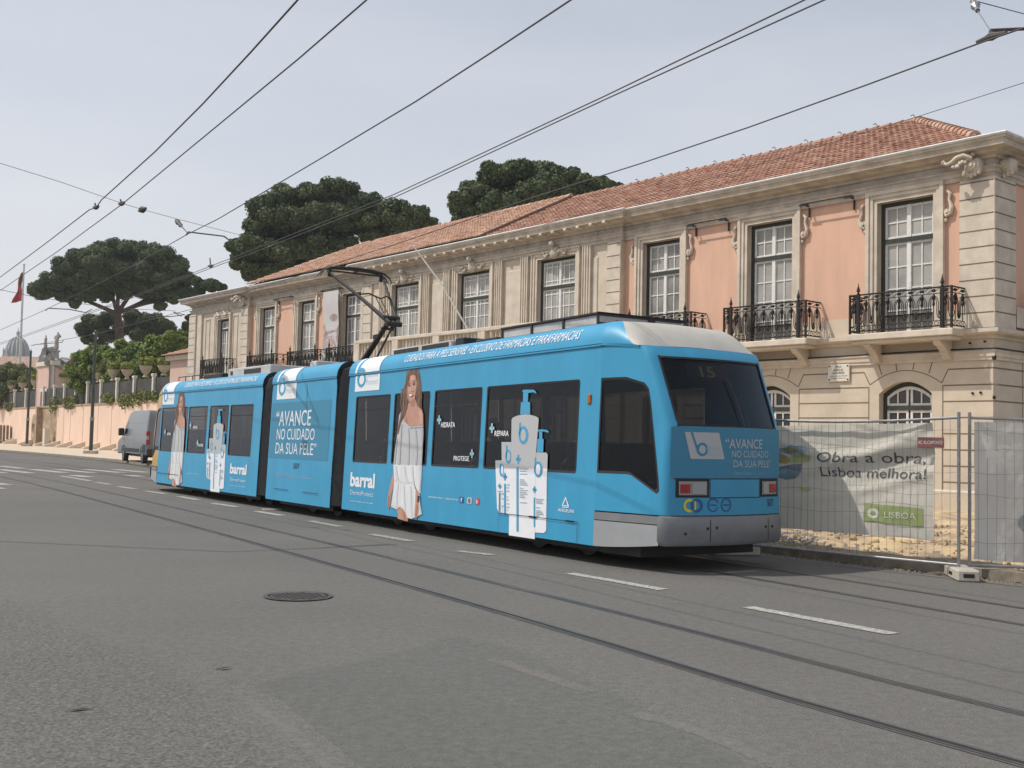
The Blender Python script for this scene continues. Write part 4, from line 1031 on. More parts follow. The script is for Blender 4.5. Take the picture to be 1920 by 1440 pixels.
def tile_mat(name, base, spread):
    m = bpy.data.materials.new(name); m.use_nodes = True
    n = m.node_tree; b = n.nodes['Principled BSDF']; b.inputs['Roughness'].default_value = 0.85
    uvn = n.nodes.new('ShaderNodeUVMap'); fl = n.nodes.new('ShaderNodeVectorMath'); fl.operation = 'FLOOR'
    wn = n.nodes.new('ShaderNodeTexWhiteNoise'); wn.noise_dimensions = '2D'
    r = n.nodes.new('ShaderNodeValToRGB'); e = r.color_ramp.elements
    e[0].position, e[0].color = 0.0, (*base[0], 1); e[1].position, e[1].color = 1.0, (*base[3], 1)
    for p, c in ((0.25, base[1]), (0.7, base[2])):
        q = e.new(p); q.color = (*c, 1)
    n.links.new(uvn.outputs[0], fl.inputs[0]); n.links.new(fl.outputs[0], wn.inputs['Vector']); n.links.new(wn.outputs['Value'], r.inputs['Fac'])
    tcn = n.nodes.new('ShaderNodeTexCoord'); nz = n.nodes.new('ShaderNodeTexNoise'); nz.inputs['Scale'].default_value = 1.2; nz.inputs['Detail'].default_value = 6
    mx = n.nodes.new('ShaderNodeMixRGB'); mx.blend_type = 'MULTIPLY'; mx.inputs[0].default_value = 0.6
    r2 = n.nodes.new('ShaderNodeValToRGB'); r2.color_ramp.elements[0].position = .3; r2.color_ramp.elements[0].color = (.62, .62, .62, 1); r2.color_ramp.elements[1].position = .65
    n.links.new(tcn.outputs['Object'], nz.inputs['Vector']); n.links.new(nz.outputs['Fac'], r2.inputs['Fac'])
    n.links.new(r.outputs['Color'], mx.inputs[1]); n.links.new(r2.outputs['Color'], mx.inputs[2]); n.links.new(mx.outputs['Color'], b.inputs['Base Color'])
    return m
M['tiles'] = tile_mat('clay_tiles', [(0.25, 0.125, 0.085), (0.345, 0.17, 0.115), (0.385, 0.205, 0.14), (0.43, 0.285, 0.21)], 0)
M['tiles_light'] = tile_mat('pale_clay_tiles', [(0.37, 0.205, 0.135), (0.45, 0.26, 0.175), (0.49, 0.295, 0.205), (0.53, 0.38, 0.285)], 0)

palace = empty('palace', PAL_O, 0, 'long two-storey pink and cream stone palace with tiled roof behind the tram', 'building')
def PB(): return MB(T=PW)
def pbuild(mb, name, mats, parent=None, **k):
    o = mb.build(name, mats, palace, local=False, **k)
    if parent is not None: o.parent = parent
    return o

UPPER = [2.285, 6.48, 10.61, 28.9, 32.9, 36.8]         # window centres on the pink bays
CENTRE = [15.35, 20.0, 24.55]
WING = 41.42
WZ0, WZ1 = 4.53, 7.98
def bay_v(u):        # how far each bay stands from the datum plane
    if 12.2 < u < 27.6: return -0.14
    if u > 38.5: return -0.16
    return 0.0
# --- front wall, storey by storey, with openings
def wall_with_openings(mb, u0, u1, z0, z1, v, ops, depth=0.32, mi=0, rmi=1):
    """ops: (ua, ub, za, zb, rise) ; rise>0 gives a segmental arch on top of zb"""
    ops = sorted(ops)
    u = u0
    for ua, ub, za, zb, rise in ops:
        mb.quad((u, v, z0), (ua, v, z0), (ua, v, z1), (u, v, z1), mi)
        if za > z0: mb.quad((ua, v, z0), (ub, v, z0), (ub, v, za), (ua, v, za), mi)
        N = 12 if rise else 1
        top = [(ua + (ub-ua)*i/N, zb + rise*(1-(2*i/N-1)**2)) for i in range(N+1)]
        for (a, za_), (b, zb_) in zip(top, top[1:]):
            mb.quad((a, v, za_), (b, v, zb_), (b, v, z1), (a, v, z1), mi)
            mb.quad((a, v, za_), (b, v, zb_), (b, v+depth, zb_), (a, v+depth, za_), rmi)
        mb.quad((ua, v, za), (ua, v, zb), (ua, v+depth, zb), (ua, v+depth, za), rmi)
        mb.quad((ub, v, za), (ub, v, zb), (ub, v+depth, zb), (ub, v+depth, za), rmi)
        mb.quad((ua, v, za), (ub, v, za), (ub, v+depth, za), (ua, v+depth, za), rmi)
        u = ub
    mb.quad((u, v, z0), (u1, v, z0), (u1, v, z1), (u, v, z1), mi)
HW = {**{c: 0.78 for c in UPPER}, **{c: 0.985 for c in CENTRE}, WING: 0.68}
GRND = UPPER + CENTRE + [WING]
LEN = 45.45
DEPTH = 9.0
w1 = PB()
secs = [(0, 12.2), (12.2, 27.6), (27.6, 38.5), (38.5, LEN)]
for a, b in secs:
    v = bay_v((a+b)/2)
    ops = [(c-HW[c], c+HW[c], WZ0, 7.70 if c == WING else WZ1, 0) for c in GRND if a < c < b]
    pink = a in (0, 27.6)
    if pink:
        wall_with_openings(w1, a, b, 5.03, 8.40, v, [(o[0], o[1], 5.03, o[3], 0) for o in ops], mi=0, rmi=2)
        wall_with_openings(w1, a, b, 4.36, 5.03, v-0.03, [(o[0], o[1], 4.53, 5.03, 0) for o in ops], mi=1, rmi=2)
        w1.quad((a, v-.03, 5.03), (b, v-.03, 5.03), (b, v, 5.03), (a, v, 5.03), 1)
    else:
        wall_with_openings(w1, a, b, 4.36, 8.40, v, ops, mi=2, rmi=2)
    g = [(c-0.725, c+0.725, -0.2, 3.03, 0.30) for c in GRND if a < c < b]
    wall_with_openings(w1, a, b, -0.2, 4.40, v, g, mi=2, rmi=2)
for a, va, vb in ((12.2, 0, -.14), (27.6, 0, -.14), (38.5, 0, -.16)):
    w1.quad((a, va, -.2), (a, vb, -.2), (a, vb, 8.8), (a, va, 8.8), 2)
# end walls and back
for u in (0.0, LEN):
    v0 = 0.0 if u == 0 else -.16
    w1.quad((u, v0, -.2), (u, DEPTH, -.2), (u, DEPTH, 4.4), (u, v0, 4.4), 2)
    w1.quad((u, v0, 4.4), (u, DEPTH, 4.4), (u, DEPTH, 8.4), (u, v0, 8.4), 0 if u == 0 else 0)
w1.quad((0, DEPTH, -.2), (LEN, DEPTH, -.2), (LEN, DEPTH, 8.8), (0, DEPTH, 8.8), 0)
WMATS = [M['pink'], M['plinth'], M['stone'], M['joint_shade']]
# dark rooms behind the openings so no light leaks through
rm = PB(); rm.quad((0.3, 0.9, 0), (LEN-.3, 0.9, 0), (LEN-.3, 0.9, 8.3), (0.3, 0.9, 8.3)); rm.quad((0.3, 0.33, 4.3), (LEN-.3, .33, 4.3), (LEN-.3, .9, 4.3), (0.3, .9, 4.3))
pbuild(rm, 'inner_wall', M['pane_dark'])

# --- horizontal bands: path with breaks, swept profile
def sweep(mb, path, prof, mi=0):
    """path: (u, v) corners; prof: (out, z) outline; mitred at the corners"""
    n = len(path); rows = []
    for i, p in enumerate(path):
        def nrm(a, b):
            d = (b[0]-a[0], b[1]-a[1]); l = math.hypot(*d); return (-d[1]/l, d[0]/l)
        if i == 0: m = nrm(path[0], path[1]); k = 1
        elif i == n-1: m = nrm(path[-2], path[-1]); k = 1
        else:
            a, b = nrm(path[i-1], p), nrm(p, path[i+1]); m = (a[0]+b[0], a[1]+b[1]); l2 = m[0]**2 + m[1]**2; k = 2 / l2 if l2 > 1e-6 else 1
        rows.append([(p[0] - m[0]*k*o_, p[1] - m[1]*k*o_, z) for o_, z in prof])
    q = len(prof)
    mb.add([p for r_ in rows for p in r_], [(i*q+j, i*q+(j+1) % q, (i+1)*q+(j+1) % q, (i+1)*q+j) for i in range(n-1) for j in range(q)] + [tuple(range(q)), tuple((n-1)*q+j for j in range(q))], mi)
PATH = [(0, DEPTH), (0, 0), (12.2, 0), (12.2, -.14), (27.6, -.14), (27.6, 0), (38.5, 0), (38.5, -.16), (LEN, -.16), (LEN, DEPTH)]
# path runs from the right end round the front: outward is to the right-hand side
co = PB()
sweep(co, PATH, [(-.25, 8.17), (0.06, 8.17), (0.06, 8.27), (0.09, 8.28), (0.09, 8.37), (0.14, 8.40), (0.14, 8.43), (0.03, 8.44), (0.03, 8.60), (0.10, 8.62), (0.12, 8.68), (0.25, 8.72), (0.29, 8.76), (0.50, 8.79), (0.52, 8.90), (0.57, 8.93), (0.59, 8.985), (-.25, 9.02)])
pbuild(co, 'cornice', M['stone_dirty'], smooth=25)
gt = PB(); sweep(gt, PATH, [(0.42, 8.99), (0.60, 8.988), (0.625, 9.03), (0.61, 9.055), (0.42, 9.06)]); pbuild(gt, 'gutter', M['white_lead'])
bl = PB()
sweep(bl, PATH, [(-.05, 4.30), (0.05, 4.30), (0.07, 4.36), (0.20, 4.40), (0.23, 4.44), (0.23, 4.53), (0.0, 4.55), (-.05, 4.55)])
sweep(bl, PATH, [(-.05, 3.79), (0.045, 3.79), (0.045, 3.86), (0.07, 3.87), (0.07, 3.96), (0.10, 3.99), (0.10, 4.02), (-.05, 4.03)])
pbuild(bl, 'string_course', M['stone2'], smooth=25)
pl = PB(); sweep(pl, PATH, [(-.05, -.2), (0.07, -.2), (0.07, 0.62), (0.03, 0.66), (-.05, 0.66)]); pbuild(pl, 'plinth', M['stone'])
cb = PB(); path = [(-.14, 3.0), (-.12, -.12)] + [(u, -.115 - .02*math.sin(u*1.3)) for u in range(1, 12)] + [(12, -.14), (12.05, -.27), (27.5, -.27)]
cb.tube([(u, v, 4.05 + .012*math.sin(u*.9)) for u, v in path], .02, 6); pbuild(cb, 'facade_cable', M['black'])
# modillions under the cornice of the centre block and frieze joints
md = PB()
u = 12.5
while u < 27.5: md.cbox((u, -.14-.52, 8.70), (u+.16, -.14-.12, 8.79), .02); md.mark(); u += .62
md.build_items('modillion', M['stone2'], palace, local=False)
jt = PB(); u = 12.6
while u < 27.5: jt.box((u, -.14-.0325, 8.445), (u+.014, -.14-.02, 8.60)); u += .72
# quoins and pilasters
pil = PB()
def pilaster(ua, ub, v, z0=4.55, z1=8.17, proud=.10, grooves=True, step=.395):
    pil.cbox((ua, v-proud, z0), (ub, v+.05, z1), .015)
    if grooves:
        z = z0 + .37
        while z < z1 - .05:
            jt.box((ua+.03, v-proud-.004, z-.015), (ub-.0, v-proud+.002, z+.015)); z += step
    pil.mark()
pilaster(0.0-.10, 0.79, 0.0)
pil.cbox((-.10, .05, 4.55), (.05, .95, 8.17), .015); pil.mark()
z = 4.92
while z < 8.1: jt.box((-.104, -.10, z-.015), (-.098, .92, z+.015)); z += .395
pilaster(12.2-.02, 12.80, -.14); pilaster(27.0, 27.62, -.14); pilaster(38.48, 39.22, -.16); pilaster(44.6, LEN+.02, -.16, proud=.18)
pil.cbox((44.0, -.26, 4.55), (44.6, -.1, 8.17), .015); pil.mark()
for c in CENTRE:      # plain fluted strips each side of the centre windows, with recessed panels between
    for s in (-1, 1):
        a = c + s*1.42
        pilaster(min(a, a+s*.36), max(a, a+s*.36), -.14, grooves=False, proud=.10); pil.marks.pop()
        for k in (0.06, .17, .28): jt_u = a + s*k
        for k in (.0, .12, .24, .36):
            pil.box((a+s*k-.018, -.14-.135, 4.55), (a+s*k+.018, -.14-.098, 8.15))
        pil.mark()
for a, b in ((13.3, 13.6), (17.25, 18.05), (21.9, 22.65), (26.35, 26.95)):
    pil.cbox((a, -.175, 4.6), (b, -.12, 7.75), .02); pil.mark()
for a in (39.75, 43.1):
    for (p, q, z0, z1) in ((a, a+.05, 4.6, 7.8), (a+.5, a+.55, 4.6, 7.8), (a, a+.55, 7.78, 7.83)): pil.box((p, -.195, z0), (q, -.15, z1))
    pil.mark()
pil.build_items('pilaster', M['stone2'], palace, local=False)
# ground-floor rustication joints: raised strips with the grooves' shade in their colour
def grooves_between(ua, ub, v):
    z = 0.85
    while z < 3.7:
        k_ = .14 if z > 3.4 else 0.0
        jt.box((ua+k_, v-.0052, z-.015), (ub-k_, v+.002, z+.015)); z += .3925
centres = sorted(GRND)
for i, c in enumerate(centres):
    v = bay_v(c)
    nxt = centres[i+1] if i+1 < len(centres) else LEN + .8
    a, b = c + 1.02, min(nxt - 1.02, LEN)
    if i == 0: grooves_between(-.14, c - 1.02, v)
    if b > a and not (12.2 > a and b > 12.2) and not (27.6 > a and b > 27.6) and not (38.5 > a and b > 38.5): grooves_between(a, b, v)
    elif b > a:
        br = [x for x in (12.2, 27.6, 38.5) if a < x < b][0]
        grooves_between(a, br-.01, bay_v(br-.1)); grooves_between(br+.01, b, bay_v(br+.1))
    def line(x0, z0, x1, z1, w_=.012):
        A, B_ = Vector((x0, v-.005, z0)), Vector((x1, v-.005, z1)); d = (B_-A).normalized(); p = Vector((-d.z, 0, d.x))*w_
        jt.prism([A-p, A+p, B_+p, B_-p], (0, .006, 0))
    for x in (-.65, -.22, .22, .65): line(c + x, 3.30 + .31*(1-(x/1.12)**2) + .015, c + x*1.14, 3.785)
    N = 16; ring = [(c + .99*(2*i/N-1), 3.27 + .34*(1-(2*i/N-1)**2)) for i in range(N+1)]
    for a_, b_ in zip(ring, ring[1:]): line(*a_, *b_, .010)
    for s in (-1, 1):
        line(c + s*.99, 3.27, c + s*1.16, 3.5975); line(c + s*1.02, .66, c + s*1.02, 3.205)
# right-hand end: quoin joints of the ground floor
z = .85
while z < 3.7: jt.box((-.006, 0.0, z-.017), (.002, 2.2, z+.017)); z += .3925
jt.box((-.006, 1.45, .66), (.002, 1.47, 3.79))
b0_ = len(w1.v); w1.v += jt.v; w1.f += [[b0_+i for i in f] for f in jt.f]; w1.m += [3]*len(jt.f)
walls = pbuild(w1, 'wall', WMATS)

# --- stone window surrounds and the windows themselves
def surround(c, hw, z0, z1, v, kind):
    mb = PB()
    W = .30 if kind != 'c' else .26
    for s in (-1, 1):
        for k, (o_, e, pr) in enumerate(((0.0, .10, .05), (.10, .20, .085), (.20, W, .12))):
            a, b = c + s*(hw+o_), c + s*(hw+e)
            mb.box((min(a, b), v-pr, z0+.02), (max(a, b), v+.04, z1 + e - .003*k))
    for k, (o_, e, pr) in enumerate(((0.0, .10, .052), (.10, .20, .087), (.20, W - .005, .122))):
        mb.box((c-hw-o_-.001, v-pr, z1+o_), (c+hw+o_+.001, v+.04, z1+e))
    o = pbuild(mb, 'window_surround', M['stone2'])
    sc = PB()
    if kind == 'p':      # scrolled ears
        for s in (-1, 1):
            x = c + s*(hw+W+.10)
            P = [(x-s*.02, z1+.02), (x+s*.06, z1-.06), (x+s*.03, z1-.2), (x+s*.10, z1-.38), (x+s*.06, z1-.55), (x-s*.05, z1-.60), (x-s*.08, z1-.50), (x-s*.02, z1-.44)]
            sc.tube([(px, v-.06, pz) for px, pz in P], [.03, .05, .035, .055, .06, .05, .045, .03], 8)
            sc.disc_cyl((x-s*.01, v-.06, z1-.49), (0, 1, 0), .05, .14, 10)
            sc.lathe([(.02, 0), (.05, .05), (.03, .1)], (x-s*.06, v-.05, z1-.76), 8)
            pbuild(sc, 'scroll_bracket', M['stone2'], o, smooth=50); sc = PB()
    if kind == 'c':      # carved cartouche over the centre windows
        sc.lathe([(0, 0), (.14, .05), (.20, .2), (.19, .36), (.10, .48), (0, .5)], (c, v-.12, z1-.08), 10, squash=(1, .55))
        sc.lathe([(0, 0), (.10, .04), (.12, .14), (.06, .22), (0, .24)], (c, v-.24, z1+.32), 10)
        r2 = random.Random(int(c*10))
        for s in (-1, 1):
            for k in range(9):
                x = c + s*(.2 + .065*k); z = z1 + .12 + .10*math.sin(k*1.1) + r2.uniform(-.03, .03)
                sc.lathe([(0, 0), (.055, .03), (.06, .08), (0, .13)], (x, v-.11, z - .05), 6)
        pbuild(sc, 'carved_cartouche', M['stone_dirty'], o, smooth=60)
    if kind == 'w':
        for s in (-1, 1):
            P = [(c + s*(.1 + .12*k), z1 + .28 + .10*math.cos(k*1.25)) for k in range(6)]
            sc.tube([(a, v-.10, b) for a, b in P], .06, 8)
        pbuild(sc, 'carved_pediment', M['stone2'], o, smooth=60)
    return o
def window(c, hw, z0, z1, v, kind, name='window'):
    """outer dark frame > white sashes, panes"""
    fd = v + .16
    fr = PB(); t = .10
    for (a, b, p, q) in ((c-hw, c-hw+t, z0, z1), (c+hw-t, c+hw, z0, z1), (c-hw+t, c+hw-t, z1-t, z1)):
        fr.box((a, fd, p), (b, fd+.10, q))
    tz = z1 - (1.0 if kind != 'w' else .55)
    fr.box((c-hw+t, fd-.02, tz-.055), (c+hw-t, fd+.10, tz+.055))
    o = pbuild(fr, name, M['dark_frame'])
    sa = PB(); s1 = fd + .03; s2 = fd + .075
    def leaf(a, b, p, q, cols, rows, style):
        f = .06
        for bx in ((a, a+f, p, q), (b-f, b, p, q), (a+f, b-f, p, p+f), (a+f, b-f, q-f, q)): sa.box((bx[0], s1, bx[2]), (bx[1], s2, bx[3]))
        a2, b2, p2, q2 = a+f, b-f, p+f, q-f
        m = .016
        if style == 'grid':
            xs = [a2 + (b2-a2)*i/cols for i in range(1, cols)]; zs_ = [p2 + (q2-p2)*i/rows for i in range(1, rows)]
        else:
            xs = [a2 + .10, (a2+b2)/2, b2 - .10]
            zs_ = [p2 + (q2-p2)*i/rows for i in range(1, rows)] + ([q2-.12] if True else [])
            if rows == 1: zs_ += [p2 + .12]
        for x in xs: sa.box((x-m, s1+.008, p2), (x+m, s2-.012, q2))
        for z in zs_: sa.box((a2, s1+.010, z-m), (b2, s2-.010, z+m))
    st = 'grid' if kind != 'c' else 'margin'
    mid_ = .055 if kind != 'c' else .05
    for a, b in ((c-hw+t, c-mid_*.2), (c+mid_*.2, c+hw-t)):
        leaf(a, b, tz+.055, z1-t, 2, 2 if kind == 'p' else 1, st)
        leaf(a, b, z0+.02, tz-.055, 2, 4 if kind != 'c' else 4, st)
    sa.box((c-mid_, s1-.02, z0+.02), (c+mid_, s1-.001, tz-.055)); sa.box((c-mid_, s1-.02, tz+.055), (c+mid_, s1-.001, z1-t))
    pbuild(sa, 'sash', M['sash'], o)
    pn_ = PB(); pn_.quad((c-hw+t, fd+.06, z0), (c+hw-t, fd+.06, z0), (c+hw-t, fd+.06, z1-t), (c-hw+t, fd+.06, z1-t))
    pbuild(pn_, 'pane', M['pane'], o)
    return o
for c in UPPER: surround(c, .78, WZ0, WZ1, 0.0, 'p'); window(c, .78, WZ0, WZ1, 0.0, 'p')
for c in CENTRE: surround(c, .985, WZ0, WZ1, -.14, 'c'); window(c, .985, WZ0, WZ1, -.14, 'c')
surround(WING, .68, WZ0, 7.70, -.16, 'w'); window(WING, .68, WZ0, 7.70, -.16, 'w')
def arch_window(c, v):
    fd = v + .20; hw = .725
    fr = PB(); N = 12
    def arc(h, rise, top): return [(c - h + 2*h*i/N, top + rise*(1-(2*i/N-1)**2)) for i in range(N+1)]
    out, inn = arc(hw, .30, 3.03), arc(hw-.10, .26, 2.96)
    for i in range(N):
        fr.add([(out[i][0], fd, out[i][1]), (out[i+1][0], fd, out[i+1][1]), (inn[i+1][0], fd, inn[i+1][1]), (inn[i][0], fd, inn[i][1])], [(0, 1, 2, 3)])
        fr.add([(inn[i][0], fd, inn[i][1]), (inn[i+1][0], fd, inn[i+1][1]), (inn[i+1][0], fd+.08, inn[i+1][1]), (inn[i][0], fd+.08, inn[i][1])], [(0, 1, 2, 3)])
    for s in (-1, 1): a, b = c + s*hw, c + s*(hw-.10); fr.box((min(a, b), fd, 0), (max(a, b), fd+.08, 2.96))
    fr.box((c-hw+.10, fd-.015, 2.62), (c+hw-.10, fd+.08, 2.73))
    o = pbuild(fr, 'window', M['dark_frame'])
    sa = PB(); s1, s2 = fd+.02, fd+.06
    i2 = arc(hw-.17, .22, 2.92)
    for i in range(N):
        sa.add([(inn[i][0], s1, inn[i][1]), (inn[i+1][0], s1, inn[i+1][1]), (i2[i+1][0], s1, i2[i+1][1]), (i2[i][0], s1, i2[i][1])], [(0, 1, 2, 3)])
    for s in (-1, 1):
        a = c + s*.03; b = c + s*(hw-.10)
        lo, hi = min(a, b), max(a, b)
        for x0, x1 in ((lo, lo+.06), (hi-.06, hi), ((lo+hi)/2-.016, (lo+hi)/2+.016)):
            xm = (x0+x1)/2; tz = 2.93 + .23*(1-((xm-c)/(hw-.1))**2)
            sa.box((x0, s1+.001, 2.73), (x1, s2, tz)); sa.box((x0, s1+.001, .8), (x1, s2, 2.62))
        for z in (2.73, 2.55): sa.box((lo, s1+.003, z), (hi, s2-.002, z+.06))
        for z in (2.1, 1.65, 1.2): sa.box((lo, s1+.006, z), (hi, s2-.004, z+.03))
    pbuild(sa, 'sash', M['sash'], o)
    pn_ = PB(); pts = [(c-hw+.1, fd+.05, 0)] + [(c+hw-.1, fd+.05, 0)] + [(x, fd+.05, z) for x, z in reversed(inn)]
    pn_.poly(pts); pbuild(pn_, 'pane', M['pane_dark'], o)
for c in GRND: arch_window(c, bay_v(c))

# --- iron balconies: one is built, the others are copies
def balcony():
    T = lambda x, y, z: (x, y, z)
    root = MB()
    hw, D = 1.43, .75
    root.cbox((-hw, -D, 4.36), (hw, -.20, 4.53), .02); root.cbox((-hw+.07, -D+.07, 4.27), (hw-.07, -.20, 4.37), .02)
    root.quad((-hw, -.2, 4.45), (hw, -.2, 4.45), (hw, .02, 4.52), (-hw, .02, 4.52))
    slab = root.build('balcony', M['stone2'])
    br = MB()
    for x in (-.95, .95):
        P = [(-.05, 4.28), (-.62, 4.28), (-.60, 4.20), (-.40, 4.10), (-.25, 3.96), (-.18, 3.84), (-.05, 3.80)]
        br.prism([(x-.10, y, z) for y, z in P], (.20, 0, 0))
        br.disc_cyl((x, -.50, 4.21), (1, 0, 0), .07, .22, 10); br.mark()
    br.build_items('bracket', M['stone2'], slab)
    rl = MB()
    zb, zt = 4.58, 5.53
    def run(p0, p1, n):
        p0, p1 = Vector(p0), Vector(p1); L = (p1-p0).length; d = (p1-p0)/L
        at = lambda s, z: (p0.x + d.x*s, p0.y + d.y*s, z)
        for z, r_ in ((zt, .022), (zt-.145, .011), (zb+.02, .018), (zb+.145, .010)):
            rl.tube([at(0, z), at(L, z)], r_, 5)
        st = L/n
        for i in range(n):
            c = st*(i+.5)
            # balustrade stem with a cast vase
            rl.tube([at(c, zb+.15), at(c, zt-.46), at(c, zt-.40), at(c, zt-.33), at(c, zt-.22), at(c, zt-.15)], [.013, .013, .040, .026, .050, .022], 6)
            # long loops
            for k, ww in ((0, .42), (1, .27)):
                loop = []
                for q in range(13):
                    a = math.pi * q/12
                    loop.append(at(c + math.cos(a)*st*ww*1.0, zt-.42 + math.sin(a)*.22 - .02*k))
                loop = [at(c + st*ww, zb+.36)] + loop + [at(c - st*ww, zb+.36)]
                rl.tube(loop, .0105, 4, cap=False)
                bot = [at(c + st*.5 + math.cos(math.pi+math.pi*q/8)*st*(.5-ww), zb+.36 - math.sin(math.pi*q/8)*.16) for q in range(9)]
                rl.tube(bot, .0105, 4, cap=False)
            rl.tube([at(c + st*.5, zb+.28), at(c+st*.5, zb+.38)], [.03, .015], 6)
            # scrolls in the bottom and top bands
            for cc, zc, r_ in ((c - st*.25, zb+.082, .045), (c + st*.25, zb+.082, .045)):
                rl.tube([at(cc + math.cos(2*math.pi*q/8)*r_*1.3, zc + math.sin(2*math.pi*q/8)*r_) for q in range(8)], .008, 4, closed=True)
            rl.tube([at(c-.04, zt-.073), at(c+.04, zt-.073)], .038, 6)
            rl.tube([at(c-st*.5, zt-.13), at(c-st*.25, zt-.073), at(c-.04, zt-.073)], .008, 4); rl.tube([at(c+st*.5, zt-.02), at(c+st*.25, zt-.073), at(c+.04, zt-.073)], .008, 4)
    run((-hw+.05, -D+.05, 0), (hw-.05, -D+.05, 0), 9)
    run((-hw+.05, -D+.05, 0), (-hw+.05, -.02, 0), 2); run((hw-.05, -D+.05, 0), (hw-.05, -.02, 0), 2)
    for x, y in ((-hw+.05, -D+.05), (hw-.05, -D+.05)):
        rl.cbox((x-.025, y-.025, 4.53), (x+.025, y+.025, zt+.02), .004)
    for x in (-hw+.29, hw-.29):
        rl.cbox((x-.05, -D+.02, 4.55), (x+.05, -D+.08, zt), .01)
        rl.lathe([(.02, 0), (.045, .03), (.02, .06), (.05, .11), (.03, .18), (.012, .24), (.008, .30), (0, .31)], (x, -D+.05, zt), 8)
    rl.build('railing', M['iron'], slab)
    return slab
B0 = balcony()
B0.parent = palace
for i, (c, v) in enumerate([(2.04+.0, 0.0), (6.15, 0.0), (10.15, 0.0), (28.45, 0.0), (31.99, 0.0), (36.1, 0.0), (41.2, -.16)]):
    b = B0 if i == 0 else copy_tree(B0, palace)
    p = PW(c, v, 0)
    b.location = p - palace.location
    b.rotation_euler = (0, 0, R(PAL_A) + math.pi)
# --- stone balustrade in front of the centre block
bs = PB()
bs.cbox((13.1, -.90, 4.40), (27.3, -.30, 4.55), .02); bs.cbox((13.1, -.86, 5.56), (27.3, -.58, 5.70), .02); bs.cbox((13.1, -.84, 4.55), (27.3, -.60, 4.66), .015)
for u in (13.3, 16.0, 18.6, 21.4, 24.2, 27.1): bs.cbox((u-.22, -.85, 4.55), (u+.22, -.59, 5.58), .015)
u = 13.62
while u < 26.9:
    if all(abs(u-p) > .3 for p in (13.3, 16.0, 18.6, 21.4, 24.2, 27.1)):
        bs.lathe([(.06, 0), (.06, .08), (.035, .13), (.085, .32), (.075, .42), (.035, .66), (.045, .74), (.06, .80), (.06, .92)], (u, -.72, 4.65), 8)
    u += .235
pbuild(bs, 'balustrade', M['stone2'], smooth=30)
for u in (14.5, 18.6, 21.4, 25.9):
    pass
# stone gargoyle volutes at the corner and the wing
for (u, v, s) in ((.28, -.20, 1), (38.9, -.30, 1), (-.25, .35, 0)):
    sc = PB()
    sc.cbox((u-.10, v-.12, 8.30), (u+.30, v+.2, 8.62), .05)
    r2 = random.Random(int(u*50)+9)
    if s:
        sc.tube([(u+.05, v-.18, 8.60), (u+.22, v-.26, 8.68), (u+.36, v-.32, 8.64), (u+.46, v-.36, 8.54), (u+.57, v-.38, 8.50), (u+.66, v-.36, 8.55)], [.05, .06, .055, .05, .045, .04], 8)
        sc.lathe([(0, 0), (.05, .03), (.06, .09), (0, .13)], (u+.67, v-.36, 8.50), 8)
        for q in range(9): sc.lathe([(0, 0), (.06, .03), (.05, .09), (0, .12)], (u + .05 + .07*q*.7, v-.16-.02*q + r2.uniform(-.03, .03), 8.60 - .03*q + r2.uniform(-.05, .05)), 7)
    sc.disc_cyl((u+.08, v-.14, 8.46), (0, 1, 0), .11, .06, 12); sc.disc_cyl((u+.08, v-.18, 8.46), (0, 1, 0), .05, .04, 10)
    for q in range(5): sc.lathe([(.03, 0), (.055, .05), (.03, .14)], (u-.06 + .09*q, v-.06, 8.16 + .03*abs(q-2)), 6)
    pbuild(sc, 'carved_volute', M['stone2'], smooth=50)
# iron banner brackets on the pink bays
ib = PB()
for a, b in ((3.75, 5.15), (7.95, 9.2), (29.5, 31.1), (34.0, 35.6)):
    for u in (a, b):
        ib.box((u-.02, -.30, 8.20), (u+.02, -.02, 8.23)); ib.box((u-.02, -.05, 7.92), (u+.02, -.015, 8.22)); ib.box((u-.14, -.31, 8.195), (u+.14, -.27, 8.235))
    ib.tube([(a-.1, -.29, 8.25), (b+.1, -.29, 8.25)], .018, 6); ib.mark()
ib.build_items('banner_bracket', M['iron'], palace, local=False)
# bolts on the wall by the corner
bo = PB()
for u, z in ((.52, 4.20), (.15, 4.22)): bo.disc_cyl((u, -.10, z), (0, 1, 0), .03, .05, 8); bo.mark()
for u, z in ((.50, 3.00), (.30, 3.01)): bo.disc_cyl((u, -.012, z), (0, 1, 0), .032, .03, 8); bo.mark()
bo.lathe([(.035, 0), (.055, .05), (.035, .12)], (-.04, -.03, 3.78), 8); bo.mark(); bo.lathe([(.03, 0), (.04, .04), (.03, .08)], (-.04, -.03, 2.85), 8); bo.mark()
bo.build_items('wall_bolt', M['iron'], palace, local=False)

